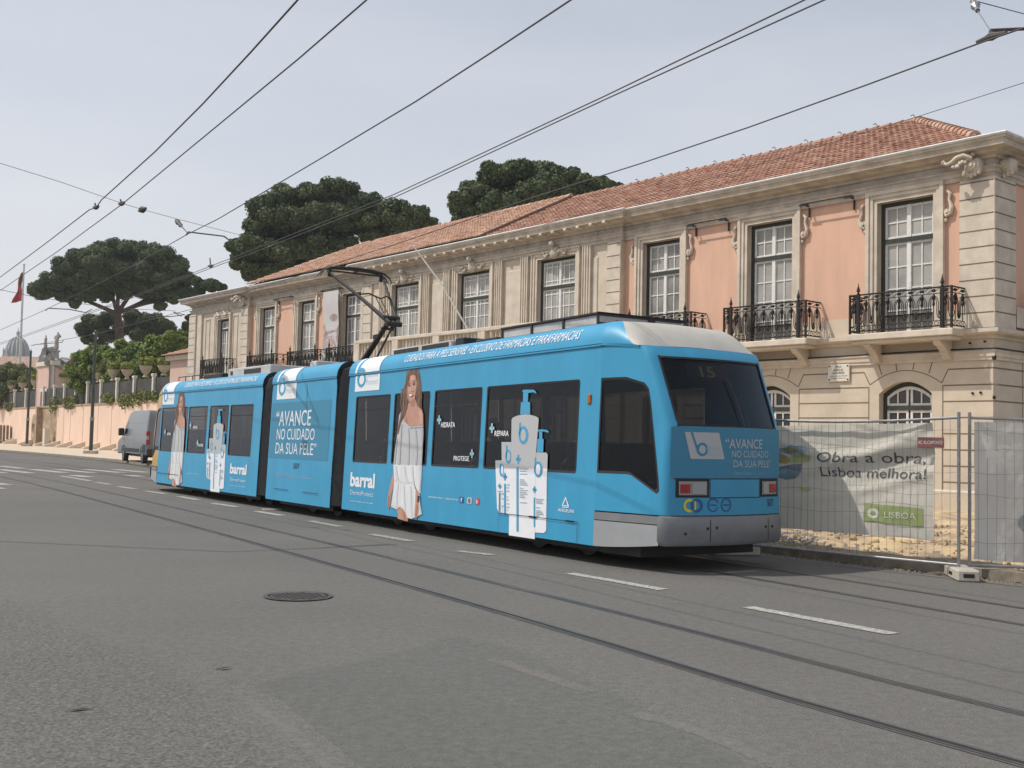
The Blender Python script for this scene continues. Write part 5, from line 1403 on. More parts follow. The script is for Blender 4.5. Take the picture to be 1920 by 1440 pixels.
# --- hipped tile roof, every course of barrel tiles modelled
def tile_slope(e0, e1, r0, r1, pitch=.185, course=.32, lift=0.0, seed=1, amp=.045):
    """eaves from e0 to e1, ridge from r0 to r1 (local u,v,z); returns a bmesh-made mesh clipped to that quadrilateral"""
    e0, e1, r0, r1 = [Vector(p) for p in (e0, e1, r0, r1)]
    eu = (e1-e0).normalized(); L = (e1-e0).length
    # slope direction perpendicular to the eaves
    up = (r0-e0) - eu*((r0-e0).dot(eu)); S = up.length; up.normalize()
    nrm = eu.cross(up).normalized()
    if nrm.z < 0: nrm = -nrm
    rr = random.Random(seed)
    cols = int(L/pitch)+2; rows = int(S/course)+2
    vs, fs, uvs = [], [], []
    K = 6
    for c in range(-1, cols):
        for r_ in range(rows):
            j = rr.uniform(-.012, .012); jz = rr.uniform(-.006, .010)
            base = len(vs)
            for q in range(2):
                s = r_*course + (q*(course+.05)) + j
                w_ = pitch*(.52 if q == 0 else .44)
                h = amp*(1.0 if q == 0 else .75) + (.028 if q == 0 else 0.0) + jz
                for k in range(K+1):
                    a = math.pi*k/K
                    p = e0 + eu*((c+.5)*pitch - math.cos(a)*w_) + up*s + nrm*(math.sin(a)*h + lift)
                    vs.append(p); uvs.append((c+.5, r_+.5))
            # butt end
            for k in range(K): fs.append((base+k, base+k+1, base+K+2+k, base+K+1+k))
            b2 = len(vs)
            s = r_*course + j
            for k in range(K+1):
                a = math.pi*k/K
                vs.append(e0 + eu*((c+.5)*pitch - math.cos(a)*pitch*.50) + up*s + nrm*(math.sin(a)*amp*.35 + lift - .01)); uvs.append((c+.5, r_+.5))
            for k in range(K): fs.append((base+k, base+k+1, b2+k+1, b2+k))
    # under-tile sheet
    b = len(vs)
    vs += [e0 + nrm*lift, e1 + nrm*lift, r1 + nrm*lift, r0 + nrm*lift]; uvs += [(.5, .5)]*4; fs.append((b, b+1, b+2, b+3))
    me = bpy.data.meshes.new('tiles'); me.from_pydata([tuple(v) for v in vs], [], fs)
    uvl = me.uv_layers.new(name='UVMap')
    for li, l in enumerate(me.loops): uvl.data[li].uv = uvs[l.vertex_index]
    bm = bmesh.new(); bm.from_mesh(me)
    for a, b_, inside in ((e0, r0, (e1+r1)/2), (r1, e1, (e0+r0)/2), (r0, r1, (e0+e1)/2)):
        d = (b_-a)
        if d.length < .02: continue
        pnm = d.cross(nrm).normalized()
        if (inside-a).dot(pnm) > 0: pnm = -pnm
        g = list(bm.verts) + list(bm.edges) + list(bm.faces)
        bmesh.ops.bisect_plane(bm, geom=g, plane_co=a + pnm*.004, plane_no=pnm, clear_outer=True)
    bm.to_mesh(me); bm.free()
    me.polygons.foreach_set('use_smooth', [True]*len(me.polygons))
    try: me.set_sharp_from_angle(angle=R(50))
    except Exception: pass
    return me
def roof_part(name, me, m, parent=None):
    me.materials.append(m)
    me.transform(Matrix(((pd.x, pn.x, 0, 0), (pd.y, pn.y, 0, 0), (0, 0, 1, 0), (0, 0, 0, 1))))
    me.flip_normals()
    o = bpy.data.objects.new(name, me); COL.objects.link(o); o.parent = parent or palace
    return o
EZ, RZ, V0, VR = 9.10, 11.32, -.35, 4.2
RU0, RU1, EU0, EU1 = 4.45, 34.1, .22, 38.4
ub = 19.4
k0 = lambda u: u
r1_ = roof_part('roof', tile_slope((EU0, V0, EZ), (ub, V0, EZ), (RU0, VR, RZ), (ub, VR, RZ), seed=3), M['tiles'])
r2_ = roof_part('roof', tile_slope((ub, V0, EZ), (EU1, V0, EZ), (ub, VR, RZ), (RU1, VR, RZ), lift=.13, seed=4), M['tiles_light'])
roof_part('hip_roof', tile_slope((EU0, DEPTH+.35, EZ), (EU0, V0, EZ), (RU0, VR, RZ), (RU0, VR, RZ), seed=5), M['tiles'], r1_)
roof_part('hip_roof', tile_slope((EU1, V0, EZ), (EU1, DEPTH+.35, EZ), (RU1, VR, RZ), (RU1, VR, RZ), seed=6), M['tiles_light'], r2_)
bk = PB(); bk.quad((EU0, DEPTH+.35, EZ), (EU1, DEPTH+.35, EZ), (RU1, VR, RZ), (RU0, VR, RZ)); pbuild(bk, 'back_slope', M['tiles'], r1_)
st = PB(); st.prism([(ub-.006, V0, EZ-.02), (ub-.006, VR, RZ-.02), (ub-.006, VR-.05, RZ+.15), (ub-.006, V0-.06, EZ+.15)], (.012, 0, 0)); pbuild(st, 'roof_step', M['joint_shade'], r2_)
# ridge and hip caps
def caps(p0, p1, lift, mt, parent, r_=.12, step=.40, name='ridge_tiles'):
    p0, p1 = Vector(p0), Vector(p1); L = (p1-p0).length; d = (p1-p0)/L; n = int(L/step)
    side = d.cross(Vector((0, 0, 1))).normalized(); upv = side.cross(d).normalized()
    vs, fs, uvs = [], [], []
    for i in range(n):
        b = len(vs)
        for q, rr_ in ((0, r_), (1, r_*.82)):
            for k in range(9):
                a = math.pi*k/8
                vs.append(p0 + d*(i*step + q*(step+.04)) + side*math.cos(a)*rr_ + upv*(math.sin(a)*rr_ + lift + (.02 if q == 0 else 0))); uvs.append((i*7+.5, i*3+.5))
        fs += [(b+k, b+k+1, b+10+k, b+9+k) for k in range(8)]; fs.append(tuple(b+k for k in range(9)))
    me = bpy.data.meshes.new(name); me.from_pydata([tuple(v) for v in vs], [], fs)
    uvl = me.uv_layers.new(name='UVMap')
    for li, l in enumerate(me.loops): uvl.data[li].uv = uvs[l.vertex_index]
    roof_part(name, me, mt, parent)
caps((RU0, VR, RZ), (ub, VR, RZ), -.02, M['tiles'], r1_); caps((ub, VR, RZ+.13), (RU1, VR, RZ+.13), -.02, M['tiles_light'], r2_)
caps((EU0+.1, V0+.1, EZ+.03), (RU0, VR, RZ), .0, M['tiles_light'], r1_, .15); caps((EU1-.1, V0+.1, EZ+.14), (RU1, VR, RZ+.13), .0, M['tiles_light'], r2_, .13)
rh = PB(); u = RU0
while u < RU1 - .5:
    z = RZ + .10 + (.13 if u > ub else 0); rh.tube([(u, VR-.02, z), (u+.05, VR-.05, z+.09), (u+.13, VR-.05, z+.07)], .014, 4); rh.mark(); u += 1.25
rh.build_items('ridge_hook', M['iron'], palace, local=False)
# flat top of the wing
fr = PB(); fr.quad((38.4, -.5, 9.02), (LEN+.4, -.5, 9.02), (LEN+.4, DEPTH, 9.02), (38.4, DEPTH, 9.02)); fr.quad((0, -.3, 8.95), (38.4, -.3, 8.95), (38.4, DEPTH, 8.95), (0, DEPTH, 8.95)); pbuild(fr, 'flat_roof', M['stone_dirty'])
# right-hand end facade: surround, window, balcony and a stone plaque
eb = PB()
for (a, b, z0, z1, pr) in ((1.9, 2.2, 4.55, 8.25, .10), (3.76, 4.06, 4.55, 8.25, .10), (2.2, 3.76, 7.98, 8.25, .095)): eb.box((-pr, a, z0), (.02, b, z1))
pbuild(eb, 'window_surround', M['stone2'])
ew = PB(); ew.box((-.02, 2.2, 4.53), (.06, 3.76, 7.98)); ewo = pbuild(ew, 'window', M['dark_frame'])
ew = PB()
for s in (2.3, 2.95, 3.0, 3.6): ew.box((-.05, s, 4.6), (-.021, s+.06, 7.9))
for z in (5.4, 6.2, 6.95, 7.5): ew.box((-.045, 2.3, z), (-.022, 3.66, z+.035))
pbuild(ew, 'sash', M['sash'], ewo)
b = copy_tree(B0, palace); b.location = PW(0, 2.98, 0) - palace.location; b.rotation_euler = (0, 0, R(PAL_A) + math.pi + R(90))
ep = PB(); ep.cbox((-.13, .95, 4.62), (-.10, 1.75, 5.12), .01); pbuild(ep, 'stone_plaque', M['stone2'])

# --- street-name plaque (a thing of its own)
pq = PB(); pq.cbox((3.85, -.06, 3.38), (4.51, -.012, 3.84), .012)
plaque = empty('street_sign', PW(4.18, -.03, 3.38), 0, 'white stone street-name plaque fixed high on the wall between two arched windows', 'sign')
M['marble'] = mat('white_marble', (0.66, 0.62, 0.54), 0.5, var=.06, scale=5)
pq.build('plate', M['marble'], plaque, local=False)
pq = MB()
for (t_, a, b, z0, z1) in (('PRAÇA', 4.27, 4.09, 3.735, 3.80), ('AFONSO DE', 4.34, 4.04, 3.655, 3.715), ('ALBUQUERQUE', 4.365, 4.005, 3.575, 3.635), ('VICE-REI DA ÍNDIA E GRANDE', 4.45, 3.91, 3.515, 3.545), ('CAPITÃO DO SÉCULO XVI', 4.42, 3.96, 3.455, 3.485)):
    vs2, fs2, asp = text_tris(t_, .01)
    pq.add([PW(a + (b-a)*x, -.063, z0 + (z1-z0)*y) for x, y in vs2], fs2)
pq.build('lettering', M['ink'], plaque, local=False)
pq = MB(T=PW)
for u in (3.90, 4.46):
    for z in (3.43, 3.79): (pq.disc_cyl((u, -.063, z), (0, 1, 0), .022, .012, 10), pq.mark())
pq.build_items('bolt', M['iron'], plaque, local=False)

# --- tall exhibition banner between two of the far windows
M['banner_grey'] = mat('grey_banner_cloth', (0.52, 0.50, 0.50), 0.7, var=.06, scale=2)
M['banner_print'] = mat('brown_banner_print', (0.24, 0.13, 0.11), 0.7, col2=(0.50, 0.44, 0.42), var=.1, scale=5)
hb = empty('hanging_banner', PW(30.2, -.29, 4.9), 0, 'tall narrow grey banner with a dark red-brown print hanging on the palace front', 'banner')
mb = PB(); bwv = lambda z: -.29 + .035*math.sin(z*2.2)
mb.add([(u, bwv(z), z) for z in [4.95 + 3.2*i/16 for i in range(17)] for u in (29.58, 30.9)], [(2*i, 2*i+1, 2*i+3, 2*i+2) for i in range(16)])
o = mb.build('cloth', M['banner_grey'], hb, local=False)
mb = PB()
def bz(pts): mb.add([(u, bwv(z)-.008, z) for u, z in pts], [tuple(t) for t in tessellate_polygon([[Vector((*p, 0)) for p in pts]])])
n = 18
bz([(30.0 + .33*math.cos(2*math.pi*i/n), 6.95 + .16*math.sin(2*math.pi*i/n)) for i in range(n)])
bz([(30.85, 6.75), (30.65, 6.4), (30.45, 6.3), (30.85, 5.6), (30.88, 6.0)]); bz([(29.62, 6.6), (29.8, 6.3), (29.75, 5.9), (29.62, 5.8)])
bz([(30.5, 6.35), (29.8, 6.4), (29.75, 6.33), (30.4, 6.25)]); bz([(30.6, 6.1), (30.0, 6.15), (29.7, 5.7), (29.65, 5.3), (30.1, 5.6), (30.5, 5.3), (30.8, 5.45)])
mb.build('print', M['banner_print'], hb, local=False)
mb = PB(); mb.tube([(29.45, -.29, 8.17), (31.05, -.29, 8.17)], .02, 6); mb.build('pole', M['iron'], hb, local=False)
# slanting flag staff on the centre block
fs_ = empty('flag_staff', PW(20.8, -.3, 5.8), 0, 'bare slanting flag staff leaning out from the middle of the palace front', 'flagpole')
mb = PB(); mb.tube([(19.95, -.4, 5.75), (20.9, -1.0, 7.5), (21.9, -1.6, 8.95)], [.035, .03, .02], 6); mb.lathe([(.03, 0), (.05, .03), (0, .08)], (21.9, -1.6, 8.95), 8)
mb.build('staff', M['white_lead'], fs_, local=False)

# --- low annex at the far end of the palace
an = empty('annex', PW(47, 0, 0), 0, 'small pink annex with a tiled lean-to roof at the far end of the palace', 'house')
mb = PB(); mb.box((45.5, 2.0, 0), (53.5, 8.0, 6.2)); aw = mb.build('wall', mat('pale_pink_render', (0.56, 0.40, 0.33), .9, var=.08, scale=1.0), an, local=False)
mb = PB(); mb.cbox((45.45, 1.75, 6.15), (53.75, 8.0, 6.45), .03); mb.build('cornice', M['stone2'], an, local=False)
me = tile_slope((45.47, 1.55, 6.45), (53.9, 1.55, 6.45), (45.47, 5.5, 7.9), (50.5, 5.5, 7.9), seed=9)
o = roof_part('roof', me, M['tiles_light'], an); o.location = palace.location - an.location
mb = PB(); mb.box((45.9, 1.97, 5.1), (46.95, 2.05, 6.0)); aw2 = mb.build('window', M['sash'], an, local=False)
mb = PB(); mb.box((46.0, 1.95, 5.18), (46.85, 1.966, 5.92)); mb.build('pane', M['pane_dark'], aw2, local=False)
# ---------------------------------------------------------------- survey helpers: turn a sighted direction and a distance into a place
def ray(px, py): return CR * ((px-960)/F_PX) - CU * ((py-720)/F_PX) + _f
def gnd(px, py, z=0.0):
    d = ray(px, py); t = (z - CAM_H) / d.z
    return Vector((d.x*t, d.y*t, z))
def at(px, py, Y):
    d = ray(px, py); t = Y / d.y
    return Vector((d.x*t, Y, CAM_H + d.z*t))

def arc_line(P, step=1.0):
    """smooth line through the points"""
    P = [Vector((*p, 0)) for p in P]; out = []
    for i in range(len(P)-1):
        p0, p1, p2, p3 = P[max(i-1, 0)], P[i], P[i+1], P[min(i+2, len(P)-1)]
        n = max(2, int((p2-p1).length/step))
        for q in range(n):
            t = q/n
            out.append(.5*((2*p1) + (p2-p0)*t + (2*p0-5*p1+4*p2-p3)*t*t + (3*p1-p0-3*p2+p3)*t**3))
    out.append(P[-1]); return out
# ---------------------------------------------------------------- ground, road, pavements
BASE_ASPHALT = ((0.128, 0.124, 0.115), .5, .34, 75)
def asphalt(name, c, fine, coarse, cscale, alpha=False, tint=(1, 1, 1)):
    m = bpy.data.materials.new(name); m.use_nodes = True
    n = m.node_tree; b = n.nodes['Principled BSDF']; b.inputs['Roughness'].default_value = 0.88; b.inputs['Specular IOR Level'].default_value = 0.3
    t = n.nodes.new('ShaderNodeTexCoord')
    def noise(s, d=3, r=.6):
        q = n.nodes.new('ShaderNodeTexNoise'); q.inputs['Scale'].default_value = s; q.inputs['Detail'].default_value = d; q.inputs['Roughness'].default_value = r
        n.links.new(t.outputs['Object'], q.inputs['Vector']); return q
    big, med, fin = noise(0.22, 5), noise(14.0, 6, .75), noise(cscale, 2, .7)
    def ramp(src, p0, p1, a, c_):
        r = n.nodes.new('ShaderNodeValToRGB'); r.color_ramp.elements[0].position = p0; r.color_ramp.elements[1].position = p1
        r.color_ramp.elements[0].color = (a, a, a, 1); r.color_ramp.elements[1].color = (c_, c_, c_, 1); n.links.new(src, r.inputs['Fac']); return r.outputs['Color']
    def surface(c, fine, coarse, fin_):
        col = n.nodes.new('ShaderNodeRGB'); col.outputs[0].default_value = (*c, 1)
        cur = col.outputs[0]
        for s_ in (ramp(big.outputs['Fac'], .35, .65, .92, 1.07), ramp(med.outputs['Fac'], .32, .68, .80, 1.18), ramp(fin_.outputs['Fac'], .3, .7, 1-coarse, 1+coarse)):
            x = n.nodes.new('ShaderNodeMixRGB'); x.blend_type = 'MULTIPLY'; x.inputs[0].default_value = 1
            n.links.new(cur, x.inputs[1]); n.links.new(s_, x.inputs[2]); cur = x.outputs[0]
        bp = n.nodes.new('ShaderNodeBump'); bp.inputs['Strength'].default_value = fine; bp.inputs['Distance'].default_value = 0.012
        n.links.new(fin_.outputs['Fac'], bp.inputs['Height'])
        return cur, bp.outputs['Normal']
    cur, nrm_ = surface(c, fine, coarse, fin)
    if alpha:      # worn edge: along its border the patch gives way to the old surface in ragged flecks
        c0, n0 = surface(*BASE_ASPHALT[:3], noise(BASE_ASPHALT[3], 2, .7))
        at_ = n.nodes.new('ShaderNodeAttribute'); at_.attribute_name = 'edge'
        mm = n.nodes.new('ShaderNodeMath'); mm.operation = 'ADD'
        ed = noise(26.0, 4, .75); mr = n.nodes.new('ShaderNodeMath'); mr.operation = 'MULTIPLY_ADD'; mr.inputs[1].default_value = 1.4; mr.inputs[2].default_value = -.7
        n.links.new(ed.outputs['Fac'], mr.inputs[0]); n.links.new(at_.outputs['Fac'], mm.inputs[0]); n.links.new(mr.outputs[0], mm.inputs[1])
        sm = n.nodes.new('ShaderNodeMapRange'); sm.inputs['From Min'].default_value = .25; sm.inputs['From Max'].default_value = .75
        n.links.new(mm.outputs[0], sm.inputs['Value'])
        x = n.nodes.new('ShaderNodeMixRGB'); n.links.new(sm.outputs[0], x.inputs[0]); n.links.new(c0, x.inputs[1]); n.links.new(cur, x.inputs[2]); cur = x.outputs[0]
        y = n.nodes.new('ShaderNodeMixRGB'); n.links.new(sm.outputs[0], y.inputs[0]); n.links.new(n0, y.inputs[1]); n.links.new(nrm_, y.inputs[2]); nrm_ = y.outputs[0]
    n.links.new(cur, b.inputs['Base Color']); n.links.new(nrm_, b.inputs['Normal'])
    return m
M['asphalt'] = asphalt('asphalt', *BASE_ASPHALT)
M['asphalt_patch'] = asphalt('asphalt_patch', (0.108, 0.110, 0.102), .35, .24, 110, True)
M['asphalt_rough'] = asphalt('coarse_asphalt', (0.117, 0.114, 0.105), .8, .45, 40, True)
M['asphalt_dust'] = asphalt('dusty_asphalt', (0.138, 0.134, 0.124), .4, .2, 100, True)
M['asphalt_dark'] = asphalt('track_asphalt', (0.118, 0.113, 0.106), .35, .18, 100, True)
M['paving'] = mat('limestone_setts', (0.54, 0.45, 0.34), .9, var=.10, scale=1.4, bump=.2, bscale=14)
M['kerb'] = mat('kerb_stone', (0.23, 0.195, 0.15), .95, var=.35, scale=5, bump=.2, bscale=20)
M['paint'] = mat('worn_road_paint', (0.20, 0.195, 0.18), .85, var=.3, scale=24, col2=(0.40, 0.39, 0.355), bump=.3)
M['paint_worn'] = mat('faded_road_paint', (0.16, 0.155, 0.145), .85, var=.3, scale=20, col2=(0.32, 0.31, 0.28))
M['rail_steel'] = mat('rail_steel', (0.16, 0.165, 0.175), .38, metal=.85, var=.25, scale=6)
M['groove'] = mat('rail_groove', (0.015, 0.014, 0.013), .9)

def sheet(name, pts, z, m, parent=None, kind=None, fade=None, sub=0, local=True):
    """flat polygon lying on the ground; fade = width of the worn border"""
    loop = [Vector((p[0], p[1], 0)) for p in pts]
    me = bpy.data.meshes.new(name)
    if fade:
        c = sum(loop, Vector())/len(loop); n = len(loop)
        dense = []
        for i in range(n):
            a, b = loop[i], loop[(i+1) % n]; k = max(1, int((b-a).length/.35))
            dense += [a.lerp(b, q/k) for q in range(k)]
        n = len(dense)
        rr = random.Random(len(name)*7+n)
        outer, inner = [], []
        for i, p in enumerate(dense):
            t = (dense[(i+1) % n]-dense[i-1]).normalized(); nn = Vector((-t.y, t.x, 0))
            if (c-p).dot(nn) < 0: nn = -nn
            outer.append(p - nn*fade*.5); inner.append(p + nn*fade*.6)
        tris = tessellate_polygon([inner])
        vs = [(v.x, v.y, z) for v in outer + inner]
        fs = [(i, (i+1) % n, n+(i+1) % n, n+i) for i in range(n)] + [tuple(n+i for i in t) for t in tris]
        me.from_pydata(vs, [], fs)
        a = me.attributes.new('edge', 'FLOAT', 'POINT')
        a.data.foreach_set('value', [0.0]*n + [1.0]*n)
    else:
        tris = tessellate_polygon([loop]); me.from_pydata([(v.x, v.y, z) for v in loop], [], [tuple(t) for t in tris])
    me.materials.append(m)
    bm = bmesh.new(); bm.from_mesh(me); bmesh.ops.recalc_face_normals(bm, faces=bm.faces)
    if sum(f.normal.z for f in bm.faces) < 0: bmesh.ops.reverse_faces(bm, faces=bm.faces)
    bm.to_mesh(me); bm.free()
    o = bpy.data.objects.new(name, me); COL.objects.link(o)
    if parent: o.parent = parent
    if kind: o['kind'] = kind
    return o
road = sheet('road', [(-1500, -1500), (1500, -1500), (1500, 1500), (-1500, 1500)], 0, M['asphalt'], kind='structure')
def G2(*pp): return [tuple(gnd(x, y)[:2]) for x, y in pp]
# repaired and worn areas of the carriageway
sheet('road_patch', G2((455, 1290), (560, 1262), (690, 1236), (860, 1193), (930, 1205), (1010, 1235), (1180, 1310), (1300, 1370), (1420, 1440), (1500, 1490), (700, 1490), (640, 1440), (560, 1375)), .004, M['asphalt_patch'], road, fade=.22)
sheet('road_patch', [(-9.5, 13.9), (-5.2, 11.3), (-3.6, 9.2), (-2.45, 7.9), (-1.55, 6.6), (-.9, 5.3), (-.3, 3.6), (-.5, 2.0), (-9, 2.0), (-14, 8)], .0045, M['asphalt_rough'], road, fade=.5)

def band(name, pts, w_, m, z):
    """streak on the road: worn away towards both edges and both ends"""
    P = arc_line([tuple(gnd(x, y)[:2]) for x, y in pts], .12)
    r2 = random.Random(len(pts)); n = len(P); vs, val = [], []
    for i, p in enumerate(P):
        t = (P[min(i+1, n-1)] - P[max(i-1, 0)]).normalized(); nn = Vector((-t.y, t.x, 0)); k = min(1, i/4, (n-1-i)/4)
        for q, e in ((-1, 0), (-.35, k), (.35, k), (1, 0)):
            v = p + nn*(w_*q + r2.uniform(-.1, .1)*w_); vs.append((v.x, v.y, z)); val.append(e)
    me = bpy.data.meshes.new(name); me.from_pydata(vs, [], [(i*4+j, i*4+j+1, i*4+j+5, i*4+j+4) for i in range(n-1) for j in range(3)])
    a = me.attributes.new('edge', 'FLOAT', 'POINT'); a.data.foreach_set('value', val); me.materials.append(m)
    o = bpy.data.objects.new(name, me); COL.objects.link(o); o.parent = road
    return o
band('dust_band', [(440, 1300), (520, 1352), (590, 1410), (640, 1455), (700, 1500)], .06, M['asphalt_dust'], .0052)
band('dust_band', [(920, 1235), (1000, 1262), (1110, 1298)], .07, M['asphalt_dust'], .0052)
band('dust_band', [(1190, 1338), (1300, 1368), (1450, 1430), (1520, 1470)], .08, M['asphalt_dust'], .0052)
# pavement along the far side: kerb line follows the tracks, then opens out
KERB = [(13.4, 2.0), (9.5, 8.4), (6.55, 13.40), (5.0, 15.2), (3.4, 17.45), (0.0, 22.6), (-5.0, 31.2), (-9.0, 38.2), (-13.0, 45.6), (-17.8, 54.5), (-22.0, 61.8), (-29.0, 71.5), (-39.2, 84.9), (-60.0, 110.0), (-85.0, 138.0), (-130.0, 190.0)]
KERB = [Vector((x, y, 0)) for x, y in KERB]
def offset_line(P, d):
    out = []
    for i, p in enumerate(P):
        t = (P[min(i+1, len(P)-1)] - P[max(i-1, 0)]).normalized(); out.append(p + Vector((t.y, -t.x, 0)) * (-d) * -1)
    return out
KI = offset_line(KERB, .16)
far_edge = [(-200, 190), (400, 190), (400, -60), (20, -60)]
PAVE_Z = .12
i_split = 6
pave = sheet('pavement', [tuple(p[:2]) for p in KI[i_split:]] + [(-40, 230), (60, 230), (60, 60), (8, 45), (2.0, 36.0)], PAVE_Z, M['paving'], kind='structure')
kb = MB()
for (a, b, c, d) in zip(KERB, KERB[1:], KI, KI[1:]):
    z1 = PAVE_Z + .003
    kb.add([(a.x, a.y, 0), (b.x, b.y, 0), (b.x, b.y, z1), (a.x, a.y, z1), (c.x, c.y, z1), (d.x, d.y, z1), (c.x, c.y, 0), (d.x, d.y, 0)], [(0, 1, 2, 3), (3, 2, 5, 4), (4, 5, 7, 6)])
kb.build('kerb', M['kerb'], pave)
sheet('gutter_band', [tuple(p[:2]) for p in offset_line(KERB, -.35)[1:]] + [tuple(p[:2]) for p in reversed(offset_line(KERB, -.02)[1:])], .004, M['asphalt_dust'], road, fade=.12)
M['concrete_grit'] = mat('grey_gravel', (0.33, 0.31, 0.28), .95, var=.3, scale=12)
# dug-up strip of sandy soil in front of the palace
from mathutils import noise as mnoise
def soil_mat():
    m = mat('sandy_soil', (0.50, 0.34, 0.17), .95, bump=.8, bscale=9)
    n = m.node_tree; b = n.nodes['Principled BSDF']
    t = n.nodes.new('ShaderNodeTexCoord'); q = n.nodes.new('ShaderNodeTexNoise'); q.inputs['Scale'].default_value = 1.5; q.inputs['Detail'].default_value = 8; q.inputs['Roughness'].default_value = .7
    r = n.nodes.new('ShaderNodeValToRGB'); e = r.color_ramp.elements
    e[0].position, e[0].color = .30, (.20, .14, .085, 1); e[1].position, e[1].color = .70, (.60, .49, .33, 1)
    for p, c in ((.42, (.33, .25, .17)), (.50, (.46, .345, .215)), (.58, (.54, .405, .225))):
        x = e.new(p); x.color = (*c, 1)
    n.links.new(t.outputs['Object'], q.inputs['Vector']); n.links.new(q.outputs['Fac'], r.inputs['Fac']); n.links.new(r.outputs['Color'], b.inputs['Base Color'])
    return m
M['soil'] = soil_mat()
so = MB()
def soil_pt(a, b):
    # a 0..1 along the kerb, b 0..1 from the kerb to the wall
    s = a * i_split; i = min(int(s), i_split-1); k = KI[i].lerp(KI[i+1], s-i)
    tgt = Vector((24 - a*24, 18 + a*20, 0)) if False else PW(-9 + a*24, -.02, 0)
    p = k.lerp(tgt, b)
    w_ = min(1, b*9) * min(1, (1-b)*6 + .15)
    n1 = mnoise.fractal((p.x*.9, p.y*.9, 3), 1.0, 2.0, 5)
    ridge = math.exp(-((b-.12)/.07)**2)*.16 + math.exp(-((b-.30)/.05)**2)*.10 - math.exp(-((b-.21)/.05)**2)*.06
    z = PAVE_Z - .02 + w_*(.10*n1 + ridge + .03*mnoise.noise((p.x*4, p.y*4, 0))) + .06*b
    return (p.x, p.y, z)
so.grid(soil_pt, 240, 110)
M['dirt'] = mat('grey_brown_dirt', (0.215, 0.175, 0.125), .95, var=.35, scale=5, bump=.6, bscale=18)
rs = random.Random(8)
so.m = [1 if ((i % 110)/110) < .055 + .05*mnoise.noise(((i//110)*.11, 0, 2)) + rs.uniform(-.012, .012) else 0 for i in range(len(so.f))]
so.build('sandy_ground', [M['soil'], M['dirt']], None, smooth=60, kind='structure')
# scattered stones and clods on the soil (nobody could count them)
sb = MB(); rs = random.Random(5)
for k in range(900):
    a, b = rs.uniform(.12, .62), rs.uniform(.02, .75)
    p = soil_pt(a, b); r_ = rs.uniform(.012, .05)
    sb.lathe([(0, -.3*r_), (r_*rs.uniform(.7, 1), 0), (r_*rs.uniform(.4, .8), r_*.6), (0, r_*.8)], p, 5, squash=(rs.uniform(.6, 1), 1))
for k in range(700):
    a = rs.uniform(.12, .60); b = abs(rs.gauss(.155, .04)) if k % 3 else abs(rs.gauss(.33, .05)); p = soil_pt(a, b); r_ = rs.uniform(.02, .075)
    sb.lathe([(0, -.4*r_), (r_*rs.uniform(.6, .9), -.1*r_), (r_*rs.uniform(.7, 1), r_*.3), (r_*rs.uniform(.3, .6), r_*.7), (0, r_*.8)], p, 6, squash=(rs.uniform(.6, 1), rs.uniform(.7, 1)))
sb.build('clods', M['soil'], None, kind='stuff')
db = MB()      # grit and crumbs swept along the kerb
for k in range(1100):
    i = rs.randrange(2, 6); p = KERB[i].lerp(KERB[i+1], rs.random()); t = (KERB[i+1]-KERB[i]).normalized(); p = p - Vector((t.y, -t.x, 0))*abs(rs.gauss(0, .16)); r_ = rs.uniform(.004, .02)
    db.lathe([(r_, -.2*r_), (r_*.8, r_*.5), (0, r_*.8)], (p.x, p.y, .004), 5)
db.build('grit', M['dirt'], None, kind='stuff')

gm_ = MB(); c_ = gnd(1495, 1012, .15)      # small heap of grey gravel left behind the kerb
for k in range(420):
    x, y = c_.x + rs.gauss(0, .55), c_.y + rs.gauss(0, .45); r_ = rs.uniform(.012, .045); h_ = .10*math.exp(-((x-c_.x)**2 + (y-c_.y)**2)/.4)
    gm_.lathe([(0, -.4*r_), (r_, 0), (r_*.6, r_*.6), (0, r_*.8)], (x, y, .15 + h_), 5, squash=(rs.uniform(.6, 1), rs.uniform(.6, 1)))
gm_.build('gravel', M['concrete_grit'], None, kind='stuff')
M['asphalt_fleck'] = mat('pale_fleck', (0.30, 0.28, 0.24), .9)
lf = MB()      # pale flecks and bits of leaf lying about on the carriageway
for k in range(70):
    p = gnd(rs.uniform(20, 1900), 1000 + 440*rs.random()**.8); r_ = rs.uniform(.003, .008); a = rs.uniform(0, 6.28)
    dx, dy = math.cos(a)*r_, math.sin(a)*r_
    lf.add([(p.x-dx, p.y-dy, .0135), (p.x+dy*.4, p.y-dx*.4, .0135+r_*.5), (p.x+dx, p.y+dy, .0135), (p.x-dy*.4, p.y+dx*.4, .0135)], [(0, 1, 2, 3)])
lf.build('road_litter', M['asphalt_fleck'], None, kind='stuff', recalc=False)
for a_, b_ in (((400, 1255), (440, 1249)), ((905, 1003), (950, 1000)), ((120, 1333), (180, 1326))):
    p, q = gnd(*a_, .0128), gnd(*b_, .0128); t = (q-p).normalized(); n_ = Vector((-t.y, t.x, 0))*.018
    cm = MB(); cm.add([p, p.lerp(q, .4)+n_, q, p.lerp(q, .5)-n_], [(0, 1, 2, 3)]); cm.build('road_crack', M['groove'], road, recalc=False)
